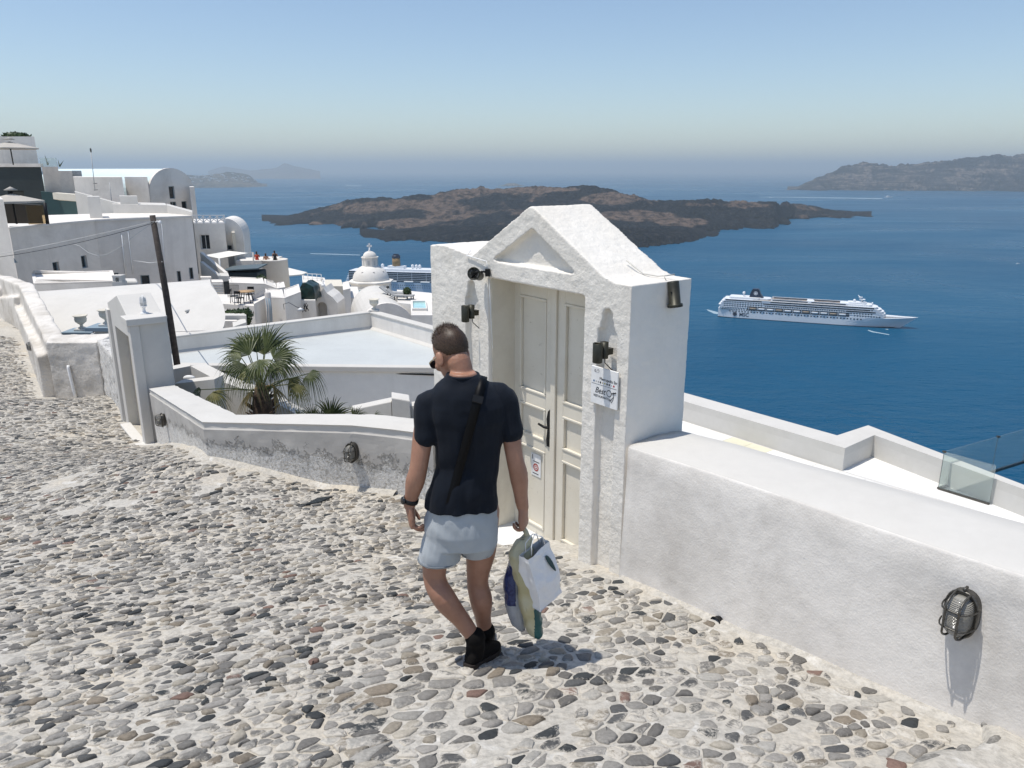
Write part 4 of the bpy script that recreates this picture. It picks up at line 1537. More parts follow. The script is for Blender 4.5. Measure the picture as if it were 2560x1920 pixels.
M['tee'] = cloth_mat('navy_cotton', (0.0030, 0.0055, 0.011), (0.0045, 0.0080, 0.0155), 0.75, 0.05)
M['shorts'] = cloth_mat('pale_blue_grey_cotton', (0.36, 0.39, 0.41), (0.41, 0.44, 0.46), 0.9, 0.2)
M['boot'] = cloth_mat('black_suede', (0.004, 0.0035, 0.0035), (0.008, 0.007, 0.006), 0.95, 0.0)
M['hair'] = plain('dark_brown_hair', (0.050, 0.029, 0.017), 0.5, 0, 0.6, 160)
M['strap'] = plain('black_webbing', (0.002, 0.0022, 0.003), 0.5, 0, 0.1, spec=.15)
M['gold'] = plain('pale_gold_metal', (0.55, 0.47, 0.33), 0.35, 0.8)

def ell_ring(c, rx, ry, n=20, ax=Vector((1, 0, 0)), ay=Vector((0, 1, 0)), pw=1.0):
    c = Vector(c); out = []
    for k in range(n):
        th = 2 * math.pi * k / n
        cs, sn = math.cos(th), math.sin(th)
        cs = math.copysign(abs(cs) ** pw, cs); sn = math.copysign(abs(sn) ** pw, sn)
        out.append(c + ax * (rx * cs) + ay * (ry * sn))
    return out
def limb(mb, pts, rads, n=16, sub=4):
    """tapered tube through pts with smooth interpolation"""
    P = [Vector(p) for p in pts]
    pp, rr = [], []
    for i in range(len(P) - 1):
        p0 = P[max(0, i - 1)]; p1 = P[i]; p2 = P[i + 1]; p3 = P[min(len(P) - 1, i + 2)]
        for k in range(sub):
            t = k / sub
            pp.append(0.5 * ((2 * p1) + (p2 - p0) * t + (2 * p0 - 5 * p1 + 4 * p2 - p3) * t * t + (3 * p1 - p0 - 3 * p2 + p3) * t ** 3))
            rr.append(rads[i] + (rads[i + 1] - rads[i]) * (t * t * (3 - 2 * t)))
    pp.append(P[-1]); rr.append(rads[-1])
    mb.tube(pp, rr, n)
    mb.ell(pp[-1], (rr[-1],) * 3, 12, 8); mb.ell(pp[0], (rr[0],) * 3, 12, 8)

man = empty('person', (0, 0, 0), 0, 'man in dark navy tee and pale shorts walking down the lane with shopping bags', 'person')
foot_l = ground_at(1172, 1672)
foot_r = ground_at(1206, 1634)
man.location = (0, 0, 0)

def hand(mb, wrist, direction, palm, curls, side, sc=1.16):
    """direction: towards the fingers; palm: towards which the fingers curl; side: thumb side"""
    d = Vector(direction).normalized()
    p = Vector(palm); p = (p - d * p.dot(d)).normalized()
    s = d.cross(p); s = s if s.dot(Vector(side)) > 0 else -s
    w = Vector(wrist)
    rings = []
    for t, th, wd in ((-.015, .021, .028), (.02, .019, .034), (.05, .018, .041), (.085, .014, .043), (.098, .010, .040)):
        rings.append(ell_ring(w + d * t * sc + p * (.004 if t > .02 else 0), wd * (sc if t > 0 else 1), th * (sc if t > 0 else 1), 16, s, p, .85))
    mb.loft(rings)
    tips = []
    for k, (so, L) in enumerate(((.030, .074), (.0105, .083), (-.0095, .077), (-.029, .060))):
        L *= sc
        base = w + d * (.088 - .006 * abs(k - 1)) * sc + s * so * sc
        ang = 0; pts = [base - d * .015, base]
        cur = base
        for j, (fr, c) in enumerate(zip((.45, .31, .24), curls[k] if isinstance(curls[0], (tuple, list)) else curls)):
            ang += R(c)
            cur = cur + (d * math.cos(ang) + p * math.sin(ang)) * (L * fr)
            pts.append(cur)
        limb(mb, pts, [.0108, .0105, .0097, .0086, .0074], 10, 3)
        tips.append(cur)
    b = w + d * .028 + s * .032 + p * .006
    limb(mb, [b, b + d * .030 + s * .020 + p * .012, b + d * .056 + s * .024 + p * .026, b + d * .076 + s * .016 + p * .036], [.015, .0125, .0105, .0085], 10, 3)
    return tips

# joints
SH_L, EL_L, WR_L = at(1072, 1012, 3.45), at(1047, 1166, 3.40), at(1024, 1262, 3.42)
SH_R, EL_R, WR_R = at(1258, 998, 3.48), at(1286, 1142, 3.44), at(1307, 1268, 3.47)
HIP_L, KN_L, AN_L = at(1122, 1275, 3.44), at(1086, 1440, 3.43), at(1188, 1604, 3.40)
HIP_R, KN_R, AN_R = at(1205, 1275, 3.48), at(1194, 1450, 3.53), at(1214, 1588, 3.56)
NECK = at(1160, 945, 3.48)
HEAD = at(1128, 884, 3.54)
YAW, PIT = R(40), R(37)
HM = Matrix.Translation(HEAD) @ Matrix.Rotation(YAW, 4, 'Z') @ Matrix.Rotation(-PIT, 4, 'X') @ Matrix.Diagonal((1.01, 1.01, 1.01, 1))

def build_body():
    mb = MB()
    # torso core (under the shirt)
    rows = [(1300, 1151, .135, .09), (1215, 1158, .140, .095), (1157, 1168, .140, .095), (1088, 1171, .150, .10), (1030, 1169, .165, .105), (985, 1164, .140, .085), (955, 1160, .085, .07), (930, 1157, .060, .062)]
    mb.loft([ell_ring(at(u, v, 3.45), hw, hd, 20) for v, u, hw, hd in rows])
    # neck
    hb = HM @ Vector((0, -.03, -.055))
    limb(mb, [NECK + Vector((0, 0, -.05)), NECK.lerp(hb, .5), hb], [.062, .055, .058], 18)
    # head
    def E(c, r, rot=None):
        m_ = HM @ Matrix.Translation(c)
        if rot: m_ = m_ @ rot
        mb.ell((0, 0, 0), r, 22, 14, mtx=m_)
    E((0, -.014, .034), (.076, .098, .090))
    E((0, .022, -.012), (.069, .082, .082))
    E((0, .040, -.060), (.054, .056, .060))
    E((0, .070, -.098), (.028, .026, .020))
    E((0, .086, .022), (.052, .022, .016))          # brow
    for sx in (-1, 1):
        E((sx * .040, .062, -.028), (.026, .030, .026))   # cheek
        E((sx * .079, -.006, -.022), (.010, .022, .033), Matrix.Rotation(sx * R(-22), 4, 'Z') @ Matrix.Rotation(R(12), 4, 'X'))
        E((sx * .074, .004, -.046), (.008, .012, .012))
        E((sx * .083, -.014, -.010), (.007, .016, .024), Matrix.Rotation(sx * R(-30), 4, 'Z'))
    nose = [HM @ Vector(p) for p in ((0, .096, .008), (0, .106, -.016), (0, .116, -.036), (0, .098, -.044))]
    limb(mb, nose, [.010, .011, .014, .010], 10)
    E((0, .094, -.068), (.024, .012, .007)); E((0, .090, -.080), (.020, .012, .008))
    # arms
    limb(mb, [SH_L, SH_L.lerp(EL_L, .45) + Vector((-.004, .01, 0)), EL_L, EL_L.lerp(WR_L, .35) + Vector((.0, -.006, 0)), EL_L.lerp(WR_L, .8), WR_L], [.052, .050, .044, .047, .034, .030], 18)
    limb(mb, [SH_R, SH_R.lerp(EL_R, .45) + Vector((.006, .01, 0)), EL_R, EL_R.lerp(WR_R, .35) + Vector((.006, -.004, 0)), EL_R.lerp(WR_R, .8), WR_R], [.052, .049, .042, .046, .034, .030], 18)
    # hands
    hand(mb, WR_L, (.04, .02, -1), (.9, .15, 0), [(22, 34, 26), (30, 40, 30), (38, 46, 34), (44, 50, 36)], (.2, 1, 0))
    tips = hand(mb, WR_R, (.10, .05, -1), (-.75, .25, 0), [(30, 62, 50), (36, 70, 54), (40, 74, 56), (44, 74, 56)], (.3, 1, 0))
    # legs
    limb(mb, [HIP_L, HIP_L.lerp(KN_L, .5) + Vector((-.012, .01, 0)), KN_L, KN_L.lerp(AN_L, .3) + Vector((-.012, -.022, -.0)), KN_L.lerp(AN_L, .7), AN_L + Vector((0, 0, .012))], [.088, .082, .058, .0605, .044, .036], 20)
    limb(mb, [HIP_R, HIP_R.lerp(KN_R, .5) + Vector((.008, .01, 0)), KN_R, KN_R.lerp(AN_R, .3) + Vector((.006, -.022, 0)), KN_R.lerp(AN_R, .7), AN_R + Vector((0, 0, .012))], [.088, .080, .056, .0595, .042, .035], 20)
    o = mb.build('body', M['skin'], man)
    remesh(o, .0042, 4, .5)
    o.data.materials.clear(); o.data.materials.append(M['skin'])
    return o
body = build_body()

# ---- hair: cropped shell and short strands
def build_hair():
    rnd = random.Random(5)
    C = Vector((0, -.014, .034)); r0 = Vector((.0790, .1015, .0935))
    mb = MB()
    def hairline(d):
        # d: unit direction on the skull, keep where hair grows
        y, z = d.y, d.z
        if y < -.25: return z > -.88 + .35 * abs(d.x)
        if y < .25: return z > -.40 + 1.1 * (y + .25)
        return z > .18 + .62 * (y - .25) + .25 * abs(d.x)
    nu, nv = 64, 40
    vs, ok = [], []
    for j in range(nv + 1):
        ph = math.pi * j / nv
        for i in range(nu):
            th = 2 * math.pi * i / nu
            d = Vector((math.sin(ph) * math.cos(th), math.sin(ph) * math.sin(th), math.cos(ph)))
            top = max(0, d.z - .55) * 2.2
            ext = 1.0 + .085 * top + .012 * noise.noise(d * 9) + .035 * top * noise.noise(d * 6 + Vector((3, 0, 0)))
            edge = 0 if hairline(d) else 1
            sc = ext if not edge else .93
            p = C + Vector((d.x * r0.x, d.y * r0.y, d.z * r0.z)) * sc
            vs.append(HM @ p); ok.append(hairline(d))
    fs = []
    for j in range(nv):
        for i in range(nu):
            q = (j * nu + i, j * nu + (i + 1) % nu, (j + 1) * nu + (i + 1) % nu, (j + 1) * nu + i)
            if any(ok[k] for k in q): fs.append(q)
    mb.add(vs, fs, 0, True)
    for k in range(9000):
        d = Vector((rnd.gauss(0, 1), rnd.gauss(0, 1), rnd.gauss(0, 1))).normalized()
        if not hairline(d): continue
        top = max(0, d.z - .5) * 2
        p = C + Vector((d.x * r0.x, d.y * r0.y, d.z * r0.z)) * (.985 + .07 * top)
        L = rnd.uniform(.003, .007) + top * rnd.uniform(.006, .026)
        t = (d * (.35 + .45 * top) + Vector((0, .15 * top, -.25 + .8 * top)) + Vector((rnd.uniform(-.5, .5), rnd.uniform(-.5, .5), rnd.uniform(-.4, .4)))).normalized()
        s = t.cross(d).normalized() if t.cross(d).length > .01 else Vector((1, 0, 0))
        w = rnd.uniform(.0006, .0012)
        tip = p + t * L + Vector((rnd.uniform(-.2, .2), rnd.uniform(-.2, .2), 0)) * L
        mb.add([HM @ (p - s * w), HM @ (p + s * w), HM @ tip], [(0, 1, 2)], 0, False)
    return mb.build('hair', M['hair'], man, fix=False)
build_hair()

# ---- sunglasses
def build_glasses():
    g = bpy.data.objects.new('sunglasses', None); link(g, man)
    for sx in (-1, 1):
        mb = MB()
        pts = []
        for k in range(16):
            th = 2 * math.pi * k / 16
            pts.append((sx * .034 + .029 * math.copysign(abs(math.cos(th)) ** .8, math.cos(th)), .116 - .010 * abs(math.cos(th)) * (1 if math.cos(th) * sx > 0 else 0), .004 + .021 * math.copysign(abs(math.sin(th)) ** .8, math.sin(th))))
        mb.extrude([HM @ Vector(p) for p in pts], HM.to_3x3() @ Vector((0, .006, 0)))
        mb.build('lens', plain('black_lens', (.006, .006, .007), .1), g)
        mb = MB()
        mb.tube([HM @ Vector(p) for p in ((sx * .064, .104, .010), (sx * .077, .070, .006), (sx * .081, .010, -.002), (sx * .080, -.014, -.014))], [.0045, .0035, .003, .003], 6)
        mb.build('temple', M['gold'], g)
    mb = MB(); mb.tube([HM @ Vector(p) for p in ((-.012, .118, .010), (0, .122, .014), (.012, .118, .010))], .003, 6); mb.build('bridge', M['black'], g)
build_glasses()

# ---- T-shirt
def build_tee():
    mb = MB()
    rows = [(1264, 1152, .180, .130), (1244, 1154, .177, .128), (1208, 1158, .162, .120), (1157, 1168, .154, .114), (1088, 1171, .166, .122), (1045, 1170, .184, .130), (1010, 1166, .190, .126), (985, 1163, .172, .112), (962, 1160, .135, .095), (947, 1158, .094, .082), (936, 1157, .076, .076)]
    mb.loft([ell_ring(at(u, v, 3.44 if v > 1200 else 3.455), hw, hd, 28, pw=.88) for v, u, hw, hd in rows])
    eL = at(1066, 1088, 3.425); eR = at(1279, 1080, 3.46)
    limb(mb, [SH_L + Vector((.055, 0, .012)), SH_L + Vector((.004, 0, .0)), SH_L.lerp(eL, .5), eL], [.072, .069, .064, .061], 20)
    limb(mb, [SH_R + Vector((-.055, 0, .012)), SH_R + Vector((-.004, 0, .0)), SH_R.lerp(eR, .5), eR], [.072, .068, .062, .059], 20)
    o = mb.build('shirt', M['tee'], man)
    remesh(o, .006, 6, .5)
    me = o.data
    n = len(me.vertices)
    co = np.empty(n * 3); me.vertices.foreach_get('co', co); co = co.reshape(-1, 3)
    no = np.empty(n * 3); me.vertices.foreach_get('normal', no); no = no.reshape(-1, 3)
    zh = at(1151, 1264, 3.44).z
    for i in range(n):
        p = Vector(co[i])
        low = max(0, min(1, 1 - (p.z - zh) / .35))
        w = noise.fractal(Vector((p.x * 9, p.y * 9, p.z * 3.0)), 1, 2, 3) * (.005 + .007 * low)
        w += noise.noise(Vector((p.x * 6 + p.z * 9, p.y * 4, p.z * 9 - p.x * 8))) * .008
        # soft channel along the spine
        w -= .010 * math.exp(-((p.x - at(1168, 1100, 3.45).x) / .035) ** 2) * (1 if no[i][1] < 0 else 0) * max(0.0, min(1.0, (at(1160, 985, 3.45).z - p.z) / .08))
        # flatten underneath: cut level hem
        co[i] += no[i] * w
    me.vertices.foreach_set('co', co.ravel()); me.update()
    me.materials.clear(); me.materials.append(M['tee'])
    # neckband and hems
    nb = MB()
    c = at(1157, 939, 3.455)
    nb.tube(ell_ring(c + Vector((0, 0.0, .004)), .074, .074, 24), .007, 8, closed=True)
    nb.build('collar', M['tee'], o)
    return o
tee = build_tee()

# ---- strap of the shoulder bag: follows the shirt round the chest
def build_strap():
    bpy.context.view_layer.update()
    bm = bmesh.new(); bm.from_mesh(tee.data)
    bvh = BVHTree.FromBMesh(bm); bm.free()
    C = at(1168, 1090, 3.455)
    A = at(1205, 952, 3.45)
    d1 = (A - C).normalized()
    d2 = Vector((0, 1, 0)); d2 = (d2 - d1 * d2.dot(d1)).normalized()
    nrm = d1.cross(d2).normalized()
    path_, nor = [], []
    N = 96
    for k in range(N):
        th = 2 * math.pi * k / N
        d = d1 * math.cos(th) + d2 * math.sin(th)
        h = bvh.ray_cast(C + d * .8, -d)
        if h[0] is None: continue
        path_.append(h[0]); nor.append(d)
    # smooth
    for _ in range(4):
        path_ = [(path_[i - 1] + path_[i] * 2 + path_[(i + 1) % len(path_)]) / 4 for i in range(len(path_))]
    mb = MB()
    n = len(path_); w = .021; t = .006
    vs = []
    for p, d in zip(path_, nor):
        q = p + d * .005
        vs += [q - nrm * w, q + nrm * w, q + nrm * w + d * t, q - nrm * w + d * t]
    fs = []
    for i in range(n):
        a, b = i * 4, ((i + 1) % n) * 4
        for k in range(4): fs.append((a + k, a + (k + 1) % 4, b + (k + 1) % 4, b + k))
    mb.add(vs, fs, 0, True)
    s = mb.build('shoulder_strap', M['strap'], man)
    k = int(n * .80) % n
    for kk, ln in ((int(n * .93), .016), ):
        q = path_[kk] + nor[kk] * .013
        tn = (path_[(kk + 1) % n] - path_[kk - 1]).normalized()
        bb = MB(); bb.extrude([q - nrm * .024 - tn * ln, q + nrm * .024 - tn * ln, q + nrm * .024 + tn * ln, q - nrm * .024 + tn * ln], nor[kk] * .005)
        bb.build('slider_buckle', M['black'], s)
    # small pouch worn on the chest side
    kk = int(n * .38)
    q = path_[kk] + nor[kk] * .035
    pb_ = MB(); pb_.ell(q, (.085, .035, .06), 18, 12); pb_.build('pouch', M['strap'], s)
build_strap()

# ---- shorts
def build_shorts():
    mb = MB()
    mb.loft([ell_ring(at(u, v, 3.45), hw, hd, 26, pw=.88) for v, u, hw, hd in ((1240, 1156, .160, .112), (1275, 1154, .176, .128), (1320, 1152, .186, .138), (1356, 1152, .184, .130))])
    hl, hr = at(1096, 1398, 3.435), at(1193, 1378, 3.51)
    limb(mb, [at(1118, 1290, 3.445), at(1108, 1350, 3.44), hl], [.100, .106, .100], 22)
    limb(mb, [at(1200, 1290, 3.475), at(1196, 1345, 3.49), hr], [.098, .097, .086], 22)
    o = mb.build('shorts', M['shorts'], man)
    remesh(o, .006, 4, .5)
    # trim the rounded ends to clean slanted hems
    me = o.data
    n = len(me.vertices)
    co = np.empty(n * 3); me.vertices.foreach_get('co', co); co = co.reshape(-1, 3)
    no = np.empty(n * 3); me.vertices.foreach_get('normal', no); no = no.reshape(-1, 3)
    for i in range(n):
        p = Vector(co[i])
        w = noise.fractal(Vector((p.x * 12, p.y * 12, p.z * 5)), 1, 2, 3) * .005 + noise.noise(Vector((p.x * 10 + p.z * 14, p.y * 6, p.z * 6))) * .009
        co[i] += no[i] * w
    xs = (hl.x + hr.x) / 2
    for i in range(n):
        h = hl if co[i][0] < xs else hr
        lim = h.z - .004 - (.30 * (co[i][0] - h.x) * (1 if co[i][0] < xs else -1)) * .0
        if co[i][2] < lim: co[i][2] = lim
    me.vertices.foreach_set('co', co.ravel()); me.update()
    me.materials.clear(); me.materials.append(M['shorts'])
    for h_, rr in ((hl, .101), (hr, .087)):
        hb = MB(); hb.tube(ell_ring(h_ + Vector((0, 0, .006)), rr, rr, 28), .004, 6, closed=True)
        hb.build('hem', plain('shorts_hem_shade', (.16, .18, .20), .9), o)  # dark ring: the shading along the hem is put into its colour
    return o
build_shorts()

# ---- boots
def build_boot(heel, direction, ank, name='boot'):
    d = Vector((direction[0], direction[1], 0)).normalized()
    # lie on the slope
    g0 = G(heel.x, heel.y); g1 = G(heel.x + d.x * .2, heel.y + d.y * .2)
    d = Vector((d.x, d.y, (g1 - g0) / .2)).normalized()
    s = d.cross(Vector((0, 0, 1))).normalized(); up = s.cross(d)
    mb = MB()
    O = heel + Vector((0, 0, .012))
    for i in range(1):
        rings = []
        for x, w, h0, h in ((-.010, .020, .02, .03), (.0, .034, .012, .05), (.04, .038, .012, .062), (.10, .037, .012, .055), (.16, .044, .012, .046), (.22, .046, .010, .040), (.26, .038, .012, .034), (.285, .020, .016, .024)):
            c = O + d * x + up * (h0 + h * .6)
            rings.append(ell_ring(c, w, h * .7, 18, s, up, .75))
        mb.loft(rings)
    top = Vector(ank)
    limb(mb, [O + d * .045 + up * .05, (O + d * .05 + up * .10).lerp(top, .4), top + Vector((0, 0, .025))], [.047, .050, .053], 18)
    o = mb.build(name, M['boot'], man)
    remesh(o, .006, 3, .5)
    o.data.materials.clear(); o.data.materials.append(M['boot'])
    sm = MB()
    outl = [(-.015, .022), (.0, .036), (.05, .040), (.11, .039), (.17, .047), (.23, .048), (.27, .036), (.29, .016)]
    pts = [O + d * x + s * w for x, w in outl] + [O + d * x - s * w for x, w in outl[::-1]]
    sm.extrude([p - up * .010 for p in pts], up * .028)
    bevel(sm.build('sole', plain('dark_rubber', (.018, .013, .010), .8), o), .004, 2)
    return o
bl = build_boot(foot_l, (.50, .86), AN_L)
br = build_boot(foot_r, (.08, 1.0), AN_R)

# ---- watch
def build_watch():
    d = (WR_L - EL_L).normalized()
    c = WR_L - d * .028
    s = d.cross(Vector((0, 1, 0))).normalized(); t = d.cross(s)
    w = bpy.data.objects.new('wristwatch', None); link(w, man)
    mb = MB()
    rings = [ell_ring(c + d * o_, .0385 * f, .0355 * f, 22, s, t) for o_, f in ((-.012, .93), (-.011, 1.0), (.011, 1.0), (.012, .93))]
    mb.loft(rings); mb.build('band', M['black'], w)
    side = Vector((-.85, -.5, 0)); side = (side - d * side.dot(d)).normalized()
    mb = MB(); mb.lathe([(0, 0), (.019, 0), (.020, .004), (.018, .009), (0, .009)], c + side * .037, 18, mtx=side.to_track_quat('Z', 'Y').to_matrix().to_4x4())
    mb.build('case', plain('dark_watch_case', (.05, .05, .052), .25, .7), w)
build_watch()

# ------------------------------------------------------------------ shopping bags in his right hand
HANDLE = WR_R + Vector((-.008, .02, -.118))
def crumple(o, amp, sc, seed):
    me = o.data
    for v in me.vertices:
        p = v.co * sc + Vector((seed, 0, 0))
        f = noise.ridged_multi_fractal(p, .9, 2.0, 3, 1.0, 2.0) - .9
        v.co += v.normal * f * amp + Vector((noise.noise(p * .7), noise.noise(p * .7 + Vector((5, 0, 0))), 0)) * amp * .8
    me.update()
def film_mat(name, c, c2, rough=.35, tr=.25, sc=6.0):
    m, nt, p = newmat(name)
    pos = world_pos(nt)
    f = noise_tex(nt, pos, sc, 3, .5)
    nt.links.new(ramp(nt, f, [(.42, c), (.55, c2)]), p.inputs['Base Color'])
    p.inputs['Roughness'].default_value = rough
    p.inputs['Transmission Weight'].default_value = tr
    nt.links.new(bump(nt, noise_tex(nt, pos, 40, 4, .6, 1.0), .35, .01), p.inputs['Normal'])
    return m
M['bag_paper'] = plain('white_bag_paper', (.80, .80, .80), .55, 0, .03)
M['bag_yellow'] = film_mat('pale_yellow_film', (.56, .50, .27), (.66, .62, .42), .35, .2)
M['bag_green'] = film_mat('dark_green_film', (.005, .07, .075), (.008, .10, .10), .35, 0)
M['bag_blue'] = film_mat('blue_print_film', (.006, .014, .09), (.03, .05, .16), .35, 0, 60)
M['bag_grey'] = film_mat('grey_translucent_film', (.42, .45, .50), (.50, .53, .57), .3, .3)

def paper_bag():
    r = empty('paper_bag', HANDLE, 0, 'white paper carrier bag with a dark green mark in his right hand', 'bag')
    mb = MB()
    w, d, h = .165, .125, .325
    # rings from the mouth down, slightly pinched at the mouth
    rings = []
    for t in [k / 10 for k in range(11)]:
        z = -t * h
        dd = d * (.42 + .58 * min(1, t * 1.6))
        rings.append([Vector((x * w / 2, y * dd / 2, z)) for x, y in
                      [(-1, -1), (-.5, -1), (0, -1), (.5, -1), (1, -1), (1.0, -.5), (.94 + .06 * t, 0), (1.0, .5), (1, 1), (.5, 1), (0, 1), (-.5, 1), (-1, 1), (-1, .5), (-.94 - .06 * t, 0), (-1, -.5)]])
    mb.loft(rings, cap=False)
    n = 16
    mb.add(rings[-1], [tuple(range(n))])
    o = mb.build('sheet', M['bag_paper'], r)
    for p in o.data.polygons: p.use_smooth = False
    s = o.modifiers.new('s', 'SUBSURF'); s.subdivision_type = 'SIMPLE'; s.levels = 2; s.render_levels = 2
    bake(o)
    crumple(o, .008, 8, 3.0)
    # leaf-shaped mark printed on the face
    def face(u, v, off=.006):
        t = -v / h
        dd = d * (.42 + .58 * min(1, t * 1.6))
        return Vector((u, -dd / 2 - off, v))
    mk = MB()
    pts = []
    for k in range(14):
        th = 2 * math.pi * k / 14
        pts.append(face(.045 + .013 * math.cos(th) * (1 - .3 * math.sin(th)) + .018 * math.sin(th), -.105 - .058 * math.sin(th)))
    mk.extrude(pts, (0, -.0015, 0))
    mk.build('printed_mark', plain('dark_green_ink', (.01, .05, .055), .5), r)
    hd = MB()
    for y in (-.02, .02):
        hd.tube([(-.05, y, -.004), (-.042, y, .05), (0, y * .3, .085), (.042, y, .05), (.05, y, -.004)], .0025, 6)
    hd.build('handle', M['bag_paper'], r)
    top = at(1338, 1370, 3.43)
    r.location = top
    r.rotation_euler = (R(3), R(-13), R(46))
    return r
paper_bag()

def film_bag(name, label, rows, mats, split=None, handle_to=None, seed=1.0, amp=.010):
    r = empty(name, rows[0][0], 0, label, 'bag')
    o0 = Vector(rows[0][0])
    mb = MB()
    rings = [ell_ring(Vector(c) - o0, rx, ry, 24, ax=Vector((math.cos(a), math.sin(a), 0)), ay=Vector((-math.sin(a), math.cos(a), 0)), pw=.8) for c, rx, ry, a in rows]
    mb.loft(rings)
    o = mb.build('film', mats, r)
    s = o.modifiers.new('s', 'SUBSURF'); s.levels = 2; s.render_levels = 2
    bake(o)
    crumple(o, amp, 14, seed)
    if split:
        for p in o.data.polygons:
            p.material_index = split(p.center + o0)
    if handle_to is not None:
        hb = MB(); hb.tube([Vector((0, 0, -.01)), (Vector(handle_to) - o0) * .5 + Vector((.01, 0, 0)), Vector(handle_to) - o0 + Vector((0, 0, .01))], [.016, .010, .012], 8)
        hb.build('handle', mats[0], r)
    return r
def row(u, v, D, rx, ry, a=0.0): return (at(u, v, D), rx, ry, R(a))
film_bag('plastic_bag', 'pale yellow plastic bag bulging under his hand with a green lower side',
         [row(1318, 1338, 3.475, .020, .018), row(1312, 1352, 3.475, .045, .03), row(1306, 1380, 3.475, .066, .045), row(1304, 1408, 3.475, .062, .045), row(1312, 1440, 3.475, .046, .045),
          row(1318, 1480, 3.48, .048, .055), row(1326, 1520, 3.485, .052, .058), row(1334, 1560, 3.49, .050, .050), row(1342, 1586, 3.49, .030, .03), row(1344, 1594, 3.49, .012, .015)],
         [M['bag_yellow'], M['bag_green']], lambda p: 1 if (proj(p)[0] > 1336 and proj(p)[1] > 1470) else 0, HANDLE, 2.0)
film_bag('plastic_bag', 'blue and grey plastic bag hanging at the left of the carried bags',
         [row(1316, 1346, 3.52, .014, .014), row(1304, 1370, 3.53, .028, .03), row(1292, 1408, 3.54, .040, .045), row(1284, 1440, 3.55, .048, .055), row(1282, 1480, 3.555, .050, .06), row(1288, 1520, 3.56, .052, .06), row(1297, 1555, 3.56, .044, .05), row(1304, 1578, 3.56, .020, .02)],
         [M['bag_grey'], M['bag_blue']], lambda p: 1 if (proj(p)[0] < 1290 and 1415 < proj(p)[1] < 1515) else 0, HANDLE, 6.0)
# ================================================================== the town below and to the left
def root_at(name, p, label, cat, group=None):
    return empty(name, tuple(p), 0, label, cat, group)
def part(root, name, mb, mat, parent=None, fix=True):
    """mesh given in world coordinates, hung under root (or under a part of root)"""
    o = mb.build(name, mat, parent or root, fix)
    if parent is None:
        o.location = -root.location
    return o
def box_corners(u1, v1, D1, u2, v2, D2, depth, level=True):
    p1, p2 = at(u1, v1, D1), at(u2, v2, D2)
    d = (p2.xy - p1.xy).normalized()
    n = Vector((-d.y, d.x))
    if n.y < 0: n = -n
    z = (p1.z + p2.z) / 2
    z1, z2 = (z, z) if level else (p1.z, p2.z)
    # the flanks run back nearly along the lines of sight of the lane, as the houses fan out round the slope
    r1, r2 = p1.xy.normalized(), p2.xy.normalized()
    if p2.x < 0: r2 = (r2 + Vector((-.03, 0))).normalized()
    f = [tuple(p1.xy), tuple(p2.xy), tuple(p2.xy + r2 * depth), tuple(p1.xy + r1 * depth)]
    return f, [z1, z2, z2, z1], n
def plane_hit(a, b, u, v, off=0.0):
    """pixel -> point on the vertical plane through footprint points a, b"""
    a = Vector(a[:2]); b = Vector(b[:2])
    d = (b - a).normalized(); n = Vector((-d.y, d.x))
    if n.y < 0: n = -n
    r = ray(u, v)
    k = (n.x * (a.x + n.x * off) + n.y * (a.y + n.y * off)) / (n.x * r.x + n.y * r.y)
    return r * k
